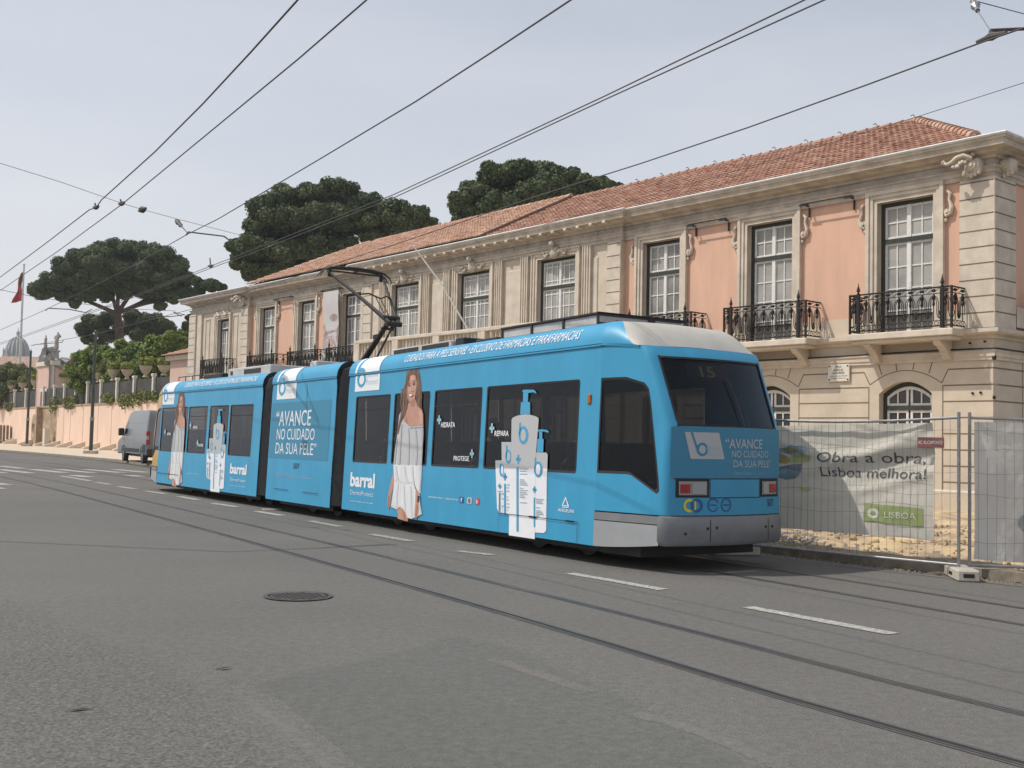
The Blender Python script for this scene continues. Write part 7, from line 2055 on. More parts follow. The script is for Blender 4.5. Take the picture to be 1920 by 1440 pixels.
# a nearer post added outside the left edge of the view; its arm is shaped to throw the long thin shadow over the road
pb_ = Vector((-15.6, 15.75, 0))
o = empty('tram_wire_post', pb_, 0, 'added dark green tram-wire post out of view at left, arm shaped to shadow the road', 'post', 'posts carrying the tram wires')
mb = MB(); mb.tube([(0, 0, 0), (0, 0, 9.9)], [.10, .08], 10); mb.lathe([(.06, 0), (.09, .08), (0, .2)], (0, 0, 9.85), 8); mb.build('pole', M['post_green'], o)
mb = MB(); mb.tube([(0, 0, 9.5), (1.28, .06, 9.6), (4.79, -.70, 9.62), (5.9, .10, 9.6), (6.97, .91, 9.55)], .035, 8); mb.tube([(6.0, .18, 9.56), (6.97, .91, 9.45)], .05, 6); mb.build('shadow_arm', M['post_green'], o)
mb = MB(); mb.cbox((-.25, -.25, -.05), (.25, .25, .08), .02); mb.build('base_block', M['concrete'], o)

b = gnd(45, 831.5, PAVE_Z)
o = empty('litter_bin', b, 0, 'dark square litter bin with a pale lid beside the far left post', 'bin')
mb = MB(); mb.cbox((-.85, -.6, .1), (.85, .6, 2.0), .08); mb.build('body', M['net'], o)
mb = MB(); mb.cbox((-.9, -.65, 2.02), (.9, .65, 2.2), .05); mb.build('lid', M['galv'], o)
labels = ['low wooden bollard at the extreme left edge of the far pavement', 'second low wooden bollard from the left', 'low wooden bollard nearest the litter bin, third from the left', 'stout wooden bollard in front of the service door']
M['wood'] = mat('weathered_wood', (0.22, 0.16, 0.10), .9, var=.3, scale=6)
for i, px in enumerate((0.5, 6.5, 13, 20)):
    b = gnd(px, 831.5, PAVE_Z); mb = MB(); mb.tube([(0, 0, 0), (0, 0, 2.0), (0, 0, 2.12)], [.14, .14, .06], 8)
    o = mb.build('bollard', M['wood'], None); o.location = b; tag(o, labels[i], 'bollard', 'wooden bollards by the far left wall')
# flagpole with the red and green flag
fb_ = at(36, 700, 150); base = Vector((fb_.x, 150, 0)); top = at(41.5, 497, 150)
o = empty('flagpole', base, 0, 'tall white flagpole with a limp red and green flag', 'flagpole')
M['pole_white'] = mat('white_pole_paint', (0.55, 0.55, 0.55), .5)
M['flag_red'] = mat('red_flag_cloth', (0.42, 0.035, 0.035), .8, var=.2, scale=1.5)
M['flag_green'] = mat('green_flag_cloth', (0.03, 0.10, 0.045), .8, var=.2, scale=1.5)
H_ = top.z
mb = MB(); mb.tube([(0, 0, 0), (0, 0, H_)], [.22, .11], 10); mb.lathe([(.1, 0), (.2, .12), (0, .3)], (0, 0, H_), 8); mb.build('pole', M['pole_white'], o)
fg = MB()
def fpt(a, b):  # a out from the pole, b down: hanging, gathered cloth
    w_ = 1.25*(1 - .35*math.sin(b*3.0)) * (.35 + .65*min(1, b*2.2)) 
    x = -a*w_ + .12*math.sin(b*9 + a*3); z = -b*4.4 - a*(1.0 - b*.6)
    return (x - .1, .35*math.sin(a*7 + b*4)*a, H_ - .5 + z)
fg.grid(fpt, 10, 14)
fg.m = [0 if (i // 14) >= 4 or (i % 14) > 6 else 1 for i in range(len(fg.f))]
fg.build('flag', [M['flag_red'], M['flag_green']], o, smooth=60)

# ---------------------------------------------------------------- pavilion with two statues, far roofs, dome
Yp = 118
M['pav_pink'] = mat('pale_pink_stucco', (0.58, 0.39, 0.33), .9, var=.08, scale=.6)
M['pav_grey'] = mat('lichen_grey_stone', (0.26, 0.25, 0.22), .95, var=.3, scale=.9)
M['statue'] = mat('weathered_statue_stone', (0.36, 0.35, 0.32), .95, var=.3, scale=1.5)
M['roof_dark'] = mat('dark_lead_roof', (0.05, 0.05, 0.048), .8)
M['roof_red'] = mat('far_tile_roof', (0.34, 0.17, 0.11), .9, var=.25, scale=1.2, stretch=(3, 3, .3))
M['roof_brown'] = mat('old_brown_tile_roof', (0.30, 0.205, 0.15), .9, var=.45, scale=.9, stretch=(5, 1, .3), bump=.6, bscale=1.5)
pa_, pbb, pc = at(70, 700, Yp), at(97, 700, Yp-4), at(135, 700, Yp+14)
A0, B0_, C0_ = Vector((pa_.x, pa_.y, 0)), Vector((pbb.x, pbb.y, 0)), Vector((pc.x, pc.y, 0))
zt = at(84, 686, Yp-2).z
pav = empty('pavilion', (A0+B0_)/2, 0, 'small pink garden pavilion with grey side wall carrying two statues on its parapet', 'pavilion')
D0 = A0 + (C0_-B0_)
mb = MB(); up = Vector((0, 0, zt)); mb.add([A0, B0_, C0_, D0, A0+up, B0_+up, C0_+up, D0+up], [(0, 1, 5, 4)], 0); mb.add([A0, B0_, C0_, D0, A0+up, B0_+up, C0_+up, D0+up], [(1, 2, 6, 5), (2, 3, 7, 6), (3, 0, 4, 7), (4, 5, 6, 7)], 1)
mb.build('wall', [M['pav_pink'], M['pav_pink']], pav, local=False)
f1 = (B0_-A0).normalized(); f2 = (C0_-B0_).normalized(); fnn = Vector((f1.y, -f1.x, 0))
if fnn.y > 0: fnn = -fnn
sn = Vector((f2.y, -f2.x, 0)); 
if sn.x < 0: sn = -sn
mb = MB(); fw = (B0_-A0).length
for a, b in ((0, .14), (fw-.22, fw)):
    P = [A0 + f1*a + fnn*.05, A0 + f1*b + fnn*.05]; mb.prism([P[0], P[1], P[1]+up, P[0]+up], fnn*-.3)
mb.prism([A0 + fnn*.15 - f1*.2 + up, B0_ + fnn*.15 + f1*.2 + up, B0_ + fnn*.15 + f1*.2 + up + Vector((0, 0, .45)), A0 + fnn*.15 - f1*.2 + up + Vector((0, 0, .45))], fnn*-.9)
mb.build('white_trim', M['post_white'], pav, local=False)
mb = MB(); q = B0_ + sn*.03
mb.prism([q, q + f2*2.4, q + f2*2.4 + up, q + up], sn*-.3); q2 = B0_ + sn*.25 + up
mb.prism([q2, q2 + f2*16, q2 + f2*16 + Vector((0, 0, .5)), q2 + Vector((0, 0, .5))], sn*-1.0); mb.build('grey_side_pier', M['pav_grey'], pav, local=False)
for a, b in ((.33, .45), (.62, .74)):
    P0, P1 = A0 + f1*fw*a + fnn*.06, A0 + f1*fw*b + fnn*.06
    z0, z1 = 4.3, zt*.68
    mb = MB(); mb.prism([P0 + Vector((0, 0, z0)), P1 + Vector((0, 0, z0)), P1 + Vector((0, 0, z1)), P0 + Vector((0, 0, z1))], fnn*-.1); wo = mb.build('window', M['van_glass'], pav, local=False)
    mb = MB(); e = f1*.22
    mb.prism([P0-e + Vector((0, 0, z1)), P1+e + Vector((0, 0, z1)), P1+e + Vector((0, 0, z1+.35)), P0-e + Vector((0, 0, z1+.35))], fnn*.05); mb.build('lintel', M['post_white'], wo, local=False)
mb = MB(); r0 = A0 + up + Vector((0, 0, .45))
mb.add([r0 - f1*.3, B0_ + up + Vector((0, 0, .5)) + f1*.2, (A0+B0_)/2 + up + Vector((0, 0, 1.9)) + f2*2, C0_ + up + Vector((0, 0, .5))], [(0, 1, 2), (1, 3, 2), (0, 2, 3)]); mb.add([A0 + up + Vector((0,0,.45)), B0_ + up + Vector((0,0,.45)), B0_+f2*3 + up + Vector((0,0,2.2)), A0+f2*3+up+Vector((0,0,2.2))], [(0,1,2,3)]); mb.build('roof', M['roof_dark'], pav, local=False)
def statue(px, py0, py1, Y, label, lean, arm):
    b, t = at(px, py0, Y), at(px, py1, Y); H = t.z - b.z
    o = empty('statue', b, 0, label, 'statue', 'statues on the pavilion')
    ph = H*.36
    mb = MB(); s_ = H/5.0
    mb.lathe([(.95*s_, -.4), (.95*s_, .15*s_), (.62*s_, .3*s_), (.55*s_, ph*.8), (.78*s_, ph*.88), (.78*s_, ph)], (0, 0, 0), 4)
    mb.tube([(-1.0*s_, -.3, -.2*s_), (-.8*s_, -.3, .25*s_), (-.6*s_, -.2, .6*s_)], [.2*s_, .16*s_, .1*s_], 6)
    mb.build('pedestal', M['statue'], o)
    # one continuous draped standing figure
    me = bpy.data.meshes.new('figure'); bm = bmesh.new()
    h = H - ph
    J = [(0, 0, 0, .24), (.02, 0, .16, .23), (.03, 0, .33, .19), (.0+lean, 0, .50, .165), (.02+lean, 0, .62, .15), (.03+lean*1.4, 0, .74, .19), (.03+lean*1.6, 0, .82, .10), (.035+lean*1.8, 0, .87, .065), (.04+lean*2, 0, .94, .095), (.04+lean*2, 0, .99, .06)]
    V = [bm.verts.new((x*h*.5, y*h, ph + z*h)) for x, y, z, r in J]
    for a, b2 in zip(V, V[1:]): bm.edges.new((a, b2))
    rad = [r for *_, r in J]
    for s in ((-1, 1) if arm else ()):
        sh = bm.verts.new(((.03+lean*1.5 + s*.17)*h*.7, 0, ph + .78*h)); el = bm.verts.new(((.03+lean + s*(.25 if arm != s else .34))*h*.6, -.06*h, ph + (.62 if arm != s else .70)*h)); ha = bm.verts.new((((.05 + s*.06) if arm != s else .22*s)*h*.8, -.13*h, ph + (.58 if arm != s else .88)*h))
        bm.edges.new((V[5], sh)); bm.edges.new((sh, el)); bm.edges.new((el, ha)); rad += [.075, .06, .045]
    bm.to_mesh(me); bm.free()
    f = bpy.data.objects.new('figure', me); COL.objects.link(f)
    f.modifiers.new('skin', 'SKIN'); sv = me.skin_vertices[0].data
    for i, r in enumerate(rad): sv[i].radius = (r*h*.62, r*h*.62)
    sv[0].use_root = True
    f.modifiers.new('sub', 'SUBSURF').levels = 1; f.modifiers['sub'].render_levels = 2
    me.materials.append(M['statue']); f.parent = o
statue(84, 670, 628, Yp-1, 'left grey stone statue on the pavilion, standing straight with folded arms', .0, 0)
statue(104, 676, 622, Yp-3, 'right grey stone statue on the pavilion, taller, holding an object by its raised head', .06, 1)
# long tiled roof and the red roof behind
def far_house(name, px0, px1, py_e, py_r, Y, label, wallm, roofm, dep=14, gable=False):
    a, b = at(px0, py_e, Y), at(px1, py_e, Y); zr = at((px0+px1)/2, py_r, Y+dep/2).z
    c = (a+b)/2; o = empty(name, (c.x, Y, 0), 0, label, 'building')
    ze = min(a.z, b.z)
    mb = MB(); mb.box((a.x, Y, 0), (b.x, Y+dep, ze)); mb.build('wall', M[wallm], o, local=False)
    mb = MB()
    if gable:
        x0, x1 = a.x-.4, b.x+.4; xm = (x0+x1)/2
        mb.prism([(x0, Y-.3, ze), (x1, Y-.3, ze), (xm, Y-.3, zr)], (0, dep, 0))
    else:
        for s in (0, 1):
            pass
        mb.add([(a.x-.5, Y-.6, ze), (b.x+.5, Y-.6, ze), (b.x-2, Y+dep/2, zr), (a.x+2, Y+dep/2, zr), (a.x-.5, Y+dep+.6, ze), (b.x+.5, Y+dep+.6, ze)], [(0, 1, 2, 3), (3, 2, 5, 4), (1, 5, 2), (0, 3, 4)])
    mb.build('roof', M[roofm], o, local=False)
    return o
far_house('long_building', -60, 88, 693, 668, 215, 'long old building with a weathered brown tiled roof below the dome', 'pav_pink', 'roof_brown', 20)
far_house('far_building', 56, 84, 685, 664, 235, 'small building with a dull red roof right of the dome', 'pav_grey', 'roof_red', 10)
far_house('gabled_house', 118, 215, 690, 655, 150, 'pale gabled house with a pinkish roof behind the garden trees', 'pav_pink', 'roof_red', 12, True)
# domed church far away
Yd = 420
c = at(32, 668, Yd); r_ = 21/F_PX*Yd
dome = empty('domed_church', (c.x, Yd, 0), 0, 'distant grey church dome with a lantern and small pinnacles on the skyline', 'church')
M['dome'] = mat('grey_dome_stone', (0.26, 0.27, 0.28), .9, var=.25, scale=.3)
M['dome_rib'] = mat('pale_dome_ribs', (0.40, 0.40, 0.39), .9)
zb_ = c.z
mb = MB(); mb.lathe([(r_*1.05, 0), (r_*1.05, zb_)], (c.x, Yd, 0), 24); mb.build('drum', M['dome_rib'], dome, local=False)
mb = MB(); hd_ = at(32, 632, Yd).z - zb_; prf = [(r_*math.cos(R(90*i/10)), hd_*math.sin(R(90*i/10))) for i in range(10)] + [(r_*.12, hd_)]
mb.lathe(prf, (c.x, Yd, zb_), 24); mb.build('dome', M['dome'], dome, local=False, smooth=50)
mb = MB()
for i in range(16):
    a = 2*math.pi*i/16; mb.tube([(c.x + rr_*1.01*math.cos(a), Yd + rr_*1.01*math.sin(a), zb_ + z) for rr_, z in prf], .35, 5)
mb.build('ribs', M['dome_rib'], dome, local=False)
mb = MB(); mb.lathe([(r_*.13, 0), (r_*.13, .6), (r_*.08, .8), (r_*.17, 1.2), (r_*.15, 2.0), (r_*.04, 2.5), (r_*.02, 3.6), (0, 3.7)], (c.x, Yd, zb_+hd_), 10); mb.build('lantern', M['dome_rib'], dome, local=False)
mb = MB()
for i in range(8):
    a = 2*math.pi*(i+.5)/8; mb.lathe([(.5, 0), (.5, 1.2), (.28, 1.4), (.34, 3.0), (0, 4.4)], (c.x + r_*1.12*math.cos(a), Yd + r_*1.12*math.sin(a), zb_-1), 6)
mb.build('pinnacles', M['dome_rib'], dome, local=False)
# railing and lantern seen over the trees
b = at(198, 662, 112); o = empty('street_lantern', (b.x, 112, 0), 0, 'old-fashioned lantern on a post just above the green trees, under the umbrella pine', 'lamp')
mb = MB(); mb.tube([(b.x, 112, 0), (b.x, 112, b.z-.3)], .06, 6); mb.build('post', M['iron'], o, local=False)
mb = MB(); mb.lathe([(.12, -.35), (.34, .55), (.42, .6), (.14, .95), (.05, 1.25), (0, 1.3)], (b.x, 112, b.z-.1), 6); mb.build('lamp_head', M['van_glass'], o, local=False)
b0, b1 = at(114, 672, 122), at(142, 676, 130)
mb = MB()
for i in range(15):
    p = b0.lerp(b1, i/14); mb.tube([p - Vector((0, 0, 1.3)), p + Vector((0, 0, .2))], .03, 4)
mb.tube([b0, b1], .04, 4); mb.tube([b0 - Vector((0, 0, 1.2)), b1 - Vector((0, 0, 1.2))], .04, 4)
o = mb.build('terrace_railing', M['iron'], None); tag(o, 'thin iron railing on the terrace right of the two statues', 'railing')

# ---------------------------------------------------------------- building-site fence with banners
P0, P1 = Vector((5.68, 13.99, 0)), Vector((3.28, 16.42, 0))
fd_ = (P1-P0).normalized(); fn_ = Vector((-fd_.y, fd_.x, 0))
if fn_.y > 0: fn_ = -fn_            # towards the road
M['mesh_wire'] = mat('fence_wire', (0.16, 0.155, 0.15), .5, metal=.6)
def panel(name, o_, d, n_, L, label, wav):
    T = lambda s, v, z: tuple(o_ + d*s + n_*v + Vector((0, 0, z)))
    root = empty(name, o_, 0, label, 'fence', 'mesh panels of the building-site fence')
    for s in (0.0, L):
        mb = MB(T=T); mb.tube([(s, 0, .12), (s, 0, 2.10)], .021, 10); mb.build('post', M['galv'], root, local=False)
    for z in (.17, 2.03):
        mb = MB(T=T); mb.tube([(s, 0, z + wav*math.sin(math.pi*s/L)*(-.06 if z > 1 else 0)) for s in [L*i/12 for i in range(13)]], .019, 8); mb.build('rail', M['galv'], root, local=False)
    mb = MB(T=T); rr = random.Random(int(L*100))
    n = int(L/.105)
    for i in range(1, n):
        s = L*i/n; j = rr.uniform(-.012, .012)
        mb.tube([(s, .006, .17), (s + j, .006, 1.0), (s + j*.5, .006, 2.0)], .0022, 4, cap=False)
    for z in (.47, .76, 1.05, 1.34, 1.63, 1.86):
        mb.tube([(L*i/16, .010, z + .018*math.sin(i*1.3 + z*7) - .02*math.sin(math.pi*i/16)) for i in range(17)], .0024, 4, cap=False)
    mb.build('wire_mesh', M['mesh_wire'], root, local=False)
    return root, T
L1 = (P1-P0).length
f1r, T1 = panel('mesh_fence', P0, fd_, fn_, L1, 'wire mesh fence panel behind the tram, carrying the white city banner', 1)
q0 = Vector((5.83, 14.02, 0)); q1 = Vector((9.25, 13.4, 0)); d2 = (q1-q0).normalized(); n2 = Vector((d2.y, -d2.x, 0))
if n2.y > 0: n2 = -n2
f2r, T2 = panel('mesh_fence', q0, d2, n2, (q1-q0).length, 'wire mesh fence panel at the right edge, covered by a plain grey tarpaulin', .3)
# concrete feet
def foot(c, ang, label):
    mb = MB(); mb.cbox((-.36, -.135, 0), (.36, .135, .145), .02)
    o = mb.build('concrete_block', M['concrete'], None); o.location = (c.x, c.y, 0.002); o.rotation_euler = (0, 0, ang)
    mb = MB(); mb.cbox((-.09, -.139, .05), (.09, -.134, .09), .002); mb.build('grip_hole', M['black'], o)
    mb = MB(); mb.cbox((.355, -.065, .05), (.364, .065, .10), .002); mb.build('grip_hole', M['black'], o)
    tag(o, label, 'concrete block', 'concrete feet of the site fence')
    return o
foot(P0 + Vector((.03, -.02, 0)), R(-99), 'concrete fence foot on the road edge where the two fence panels meet')
foot(P1 + Vector((.05, -.05, 0)), R(10), 'concrete fence foot in the shadow under the back of the tram')
# city banner: slack cloth tied behind the mesh
M['cloth'] = cloth_mat('white_banner_cloth', (0.59, 0.565, 0.495), .25, var=.08, scale=1.5)
M['cloth_grey'] = cloth_mat('grey_tarpaulin', (0.60, 0.60, 0.575), .45, var=.10, scale=1.2)
M['b_grey'] = mat('dark_grey_banner_print', (0.085, 0.085, 0.09), .7)
M['b_green'] = mat('green_banner_print', (0.27, 0.32, 0.13), .7)
M['b_white'] = mat('white_banner_print', (0.60, 0.60, 0.52), .7)
M['b_orange'] = mat('orange_banner_print', (0.52, 0.37, 0.13), .7, var=.2, scale=6)
M['b_yellow'] = mat('pale_yellow_banner_print', (0.56, 0.52, 0.24), .7, var=.15, scale=6)
M['b_blue'] = mat('soft_blue_banner_print', (0.33, 0.40, 0.45), .7, var=.2, scale=5)
M['b_steel'] = mat('steel_grey_banner_print', (0.27, 0.275, 0.285), .7, var=.25, scale=5)
BS0, BS1 = .36, 3.06         # along the panel from the right post
BH = lambda a: (0.45, 1.965 - .06*a)       # lower and upper hem; a 0 right .. 1 left
def bdepth(a, b):
    sag = -.10*math.sin(math.pi*a)*max(0, b-.55)*2
    folds = .050*math.sin((b*2.2 + a*1.1)*3.0) * (.4 + .6*math.sin(math.pi*a))
    folds += .10*math.exp(-((b - (.45 + .40*(1-a)) )/.07)**2) * (.35 + .65*(1-a)) - .05*math.exp(-((b - (.36 + .38*(1-a)))/.05)**2)
    folds += .07*math.exp(-((b - (1.0 - .30*math.sin(math.pi*a)))/.06)**2) - .02
    folds += .045*math.exp(-((b - (.28 + .30*(1-a)*(1-a)))/.05)**2)
    folds += .02*mnoise.noise((a*7, b*5, 1)) + .010*mnoise.noise((a*22, b*14, 4))
    return -.07 + .6*folds + sag*.6
def bpt(a, b, e=0.0):
    lo, hi = BH(a)
    hem = -.22*math.sin(math.pi*a)**1.0 * 0
    z = lo + (hi-lo)*b
    s = BS0 + (BS1-BS0)*a
    return T1(s, bdepth(a, b) + e, z)
ban = empty('city_banner', T1(1.7, -.07, .7), 0, 'slack white cloth banner reading Obra a obra, Lisboa melhora, tied behind the fence mesh', 'banner')
mb = MB(); mb.grid(lambda a, b: bpt(a, b), 110, 70); mb.build('cloth', M['cloth'], ban, local=False, smooth=80)
def bx(px): return (1752.0-px)/(1752-1468.0)       # banner coordinates measured on the cloth
def banner_poly(pts, e, mt, name):
    """pts in (a, b) cloth coordinates; meshed finely so it follows the folds"""
    me = bpy.data.meshes.new(name); bm = bmesh.new()
    vs = [bm.verts.new((a, b, 0)) for a, b in pts]
    for t in tessellate_polygon([[Vector((a, b, 0)) for a, b in pts]]):
        try: bm.faces.new([vs[i] for i in t])
        except ValueError: pass
    for i in range(1, 50):
        c = i/50.0
        bmesh.ops.bisect_plane(bm, geom=list(bm.verts)+list(bm.edges)+list(bm.faces), plane_co=(c, 0, 0), plane_no=(1, 0, 0))
        bmesh.ops.bisect_plane(bm, geom=list(bm.verts)+list(bm.edges)+list(bm.faces), plane_co=(0, c, 0), plane_no=(0, 1, 0))
    for v in bm.verts: v.co = Vector(bpt(v.co.x, v.co.y, e)) - ban.location
    bm.to_mesh(me); bm.free(); me.materials.append(M[mt])
    o = bpy.data.objects.new(name, me); COL.objects.link(o); o.parent = ban
    return o
def banner_text(txt, a0, a1, b0, b1, mt, bold=0.0, shear=0.0, sl=0.0, e=.010):
    vs2, fs2, asp = text_tris(txt, bold, shear)
    me = bpy.data.meshes.new('lettering'); bm = bmesh.new()
    vs = [bm.verts.new((a0 + (a1-a0)*x, b0 + (b1-b0)*y + sl*x, 0)) for x, y in vs2]
    for f in fs2:
        try: bm.faces.new([vs[i] for i in f])
        except ValueError: pass
    for i in range(1, 50):
        c = i/50.0
        if min(b0, b1)-.02 < c < max(b0, b1)+.05+abs(sl): bmesh.ops.bisect_plane(bm, geom=list(bm.verts)+list(bm.edges)+list(bm.faces), plane_co=(0, c, 0), plane_no=(0, 1, 0))
        if min(a0, a1) < c < max(a0, a1): bmesh.ops.bisect_plane(bm, geom=list(bm.verts)+list(bm.edges)+list(bm.faces), plane_co=(c, 0, 0), plane_no=(1, 0, 0))
    for v in bm.verts: v.co = Vector(bpt(v.co.x, v.co.y, e)) - ban.location
    bm.to_mesh(me); bm.free(); me.materials.append(M[mt])
    o = bpy.data.objects.new('lettering', me); COL.objects.link(o); o.parent = ban
banner_text('Obra a obra,', .615, .045, .635, .745, 'b_grey', .0, .12)
banner_text('Lisboa melhora!', .605, .035, .515, .605, 'b_grey', .0, .05)
E2 = lambda pts: [((1760-(1460+x/6.0))/(1760-1468.0), 1-((780+y/6.0)-790 - 0*(x/6.0)*.0)/(1005.0-790)) for x, y in pts]
drawing = [('b_blue', [(150, 470), (200, 380), (225, 350), (330, 345), (420, 330), (450, 300), (500, 320), (600, 300), (625, 380), (560, 420), (470, 430), (330, 400), (230, 410), (230, 520), (330, 600), (300, 700), (240, 640)], .006),
           ('b_steel', [(215, 520), (300, 590), (460, 545), (570, 540), (560, 620), (480, 720), (380, 745), (320, 720), (290, 640)], .007),
           ('b_blue', [(300, 640), (400, 600), (560, 640), (490, 720), (380, 745), (325, 720)], .009),
           ('b_orange', [(215, 400), (300, 395), (400, 440), (450, 500), (400, 540), (320, 530), (240, 470)], .010),
           ('b_orange', [(340, 350), (430, 335), (530, 350), (540, 385), (430, 380), (380, 375)], .010),
           ('b_yellow', [(420, 470), (480, 400), (560, 390), (620, 430), (670, 440), (640, 500), (570, 530), (480, 525), (430, 530)], .009),
           ('b_steel', [(250, 625), (285, 650), (305, 660), (285, 672), (262, 650)], .012)]
for mt, pts, e in drawing: banner_poly(E2(pts), e, mt, 'printed_drawing')
banner_poly(E2([(510, 830), (600, 830), (640, 850), (600, 890), (540, 870)]), .006, 'b_yellow', 'printed_drawing')
banner_poly([(.355, .125), (.355, .285), (.05, .265), (.05, .105)], .008, 'b_green', 'green_label')
banner_text('LISBOA', .245, .085, .165, .220, 'b_white', .004, 0, 0, .012)
em = [(.305 + .032*math.cos(6.283*i/16), .198 + .046*math.sin(6.283*i/16)) for i in range(16)]
banner_poly(em, .011, 'b_white', 'printed_emblem'); banner_poly([(.305 + .014*math.cos(6.283*i/12), .198 + .020*math.sin(6.283*i/12)) for i in range(12)], .014, 'b_green', 'printed_emblem')
# ties and the small maroon sign
rs_ = empty('site_sign', T1(.30, .03, 1.66), 0, 'small maroon sign with white lettering wired to the fence beside the post', 'sign')
M['maroon'] = mat('maroon_sign_paint', (0.20, 0.075, 0.075), .6)
mb = MB(T=T1); mb.cbox((.18, .018, 1.64), (.535, .026, 1.775), .002); mb.build('plate', M['maroon'], rs_, local=False)
mb = MB(); vs2, fs2, asp = text_tris('AC. RUCIMPONCE', .01); mb.add([T1(.52 - .32*x, .029, 1.685 + .045*y) for x, y in vs2], fs2); mb.build('lettering', M['b_white'], rs_, local=False)
# grey tarpaulin on the second panel
tp = empty('tarpaulin', T2(1.7, -.06, .3), 0, 'crumpled grey tarpaulin covering the right-hand fence panel down to the ground', 'tarpaulin')
def tpt(a, b):
    s = .06 + 3.3*a; z = (.24 - .10*a) + (1.98-(.24-.10*a))*b
    v = -.05 + .05*math.sin(a*16 + 2*math.sin(b*4)) * (1-b)*.8 + .06*math.exp(-((b - (.95 - .75*a*3 % 1.0))/.10)**2)*.6 + .022*mnoise.noise((a*12, b*4, 9)) + .008*mnoise.noise((a*40, b*18, 2)) + .05*math.sin(b*3.1)*.5
    return T2(s, v, z)
mb = MB(); mb.grid(tpt, 140, 60); mb.build('cloth', M['cloth_grey'], tp, local=False, smooth=80)
def tp_poly(cx, cz, rx, rz, mt, name):
    mb = MB(); n = 20
    pts = [(cx, cz)] + [(cx + rx*math.cos(6.283*i/n), cz + rz*math.sin(6.283*i/n)) for i in range(n)]
    def lift(a, b): 
        p = Vector(tpt(a, b)); return p + n2*.012
    mb.add([lift(*p) for p in pts], [(0, 1+i, 1+(i+1) % n) for i in range(n)]); mb.build(name, M[mt], tp, local=False)
tp_poly(.205, .28, .045, .07, 'b_steel', 'faded_print')
# grey site box, hose and the pale kerbstone heap behind the fence
bxp = PW(1.62, -1.1, .12); o = empty('site_box', bxp, R(40), 'grey box standing on the sand behind the fence post', 'box')
mb = MB(); mb.cbox((-.28, -.22, 0), (.28, .22, .62), .02); mb.build('case', M['concrete'], o); mb = MB(); mb.cbox((-.30, -.24, .62), (.30, .24, .66), .01); mb.build('lid', M['galv'], o)
mb = MB(); c0 = PW(2.75, -.5, .22)
pts = [PW(3.4, -.5, .20), PW(2.9, -.45, .22), PW(2.45, -.4, .24), PW(2.15, -.35, .40), PW(2.12, -.3, .62), PW(2.4, -.25, .82), PW(2.8, -.2, .92), PW(3.2, -.15, .95)]
mb.tube(arc_line([p for p in pts], .1) if False else pts, .035, 8); M['hose'] = mat('dark_hose', (0.03, 0.045, 0.04), .6)
tag(mb.build('hose', M['hose'], None, smooth=60), 'dark looped hose lying against the palace wall behind the fence', 'hose')

# ---------------------------------------------------------------- overhead wires, each one measured and strung at its own height
M['wire'] = mat('copper_wire_dark', (0.085, 0.075, 0.070), .6, metal=.2)
def wire(name, pts, r_, label, group='tram wires overhead', cat='wire'):
    mb = MB(); mb.tube(pts, r_*.72, 6); o = mb.build(name, M['wire'], None, smooth=80)
    return tag(o, label, cat, group)
def ext(a, b, k): a, b = Vector(a), Vector(b); return tuple(a + (a-b).normalized()*k)
Z = 5.6
def wz(*pts, z=Z): return [tuple((lambda d, t: (d.x*t, d.y*t, z))(ray(x, y), (z-CAM_H)/ray(x, y).z)) for x, y in pts]
w1_ = wz((558, 0), (470, 98), (380, 195), (290, 285), (190, 375), (180, 390), (168, 393), (90, 453), (0, 520), (-90, 575))
wire('contact_wire', [ext(w1_[0], w1_[1], 14)] + w1_, .0135, 'leftmost tram wire, with a kink where the span wire crosses it')
w2_ = wz((687, 0), (560, 110), (400, 242), (230, 382), (110, 470), (0, 545), (-80, 592))
wire('contact_wire', [ext(w2_[0], w2_[1], 14)] + w2_, .012, 'second tram wire from the left, straight, meeting the span wire at a clamp')
w3_ = wz((1070, 0), (925, 96), (780, 190), (600, 298), (410, 410), (350, 440), (228, 510), (87, 580), (0, 619), (-60, 645))
wire('contact_wire', [ext(w3_[0], w3_[1], 14)] + w3_, .013, 'tram wire over the near track, meeting the bent steady arm before the big pine')
w4_ = wz((1508, 0), (1130, 182), (740, 364), (480, 466), (400, 497), (229, 563), (38, 631), (-60, 662))
wire('contact_wire', [ext(w4_[0], w4_[1], 14)] + w4_, .012, 'upper one of the close pair of wires crossing above the middle of the tram')
w4b = wz((1545, 0), (1140, 184), (740, 370), (480, 472), (400, 501), (229, 566), (38, 634), (-60, 664))
wire('contact_wire', [ext(w4b[0], w4b[1], 14)] + w4b, .012, 'lower one of the close pair of wires crossing above the middle of the tram')
w5_ = wz((1920, 52), (1850, 76), (1620, 161), (1400, 240), (1200, 307), (1000, 370), (860, 418), (760, 452), (682, 477), (560, 517), (440, 553), (366, 578), (180, 626), (57, 648))
wire('contact_wire', [ext(w5_[0], w5_[1], 12)] + w5_, .013, 'tram wire over the far track, touched by the pantograph in front of the palace roof')
w6_ = wz((1920, 155), (1710, 222), (1500, 285), (1200, 372), (950, 440), (700, 505))
wire('feeder_wire', [ext(w6_[0], w6_[1], 10)] + w6_, .006, 'thin wire at the far right, disappearing in front of the palace roof')
def hz(x, y, z): return wz((x, y), z=z)[0]
sp1 = [(-19.5, 9.5, 8.2), hz(-60, 288, 6.6), hz(0, 306, 6.5), hz(110, 340, 6.35), hz(228, 381, 6.2), hz(268, 393, 6.2), hz(330, 410, 6.25), hz(432, 436, 6.4), hz(520, 457, 6.6)]
wire('span_wire', sp1, .007, 'thin span wire sagging across the street at the left with an insulator in its middle', 'span wires across the street')
sp2 = [hz(0, 543, 6.6), hz(62, 556, 6.45), hz(156, 570, 6.4), hz(240, 579, 6.5), hz(330, 583, 6.8)]
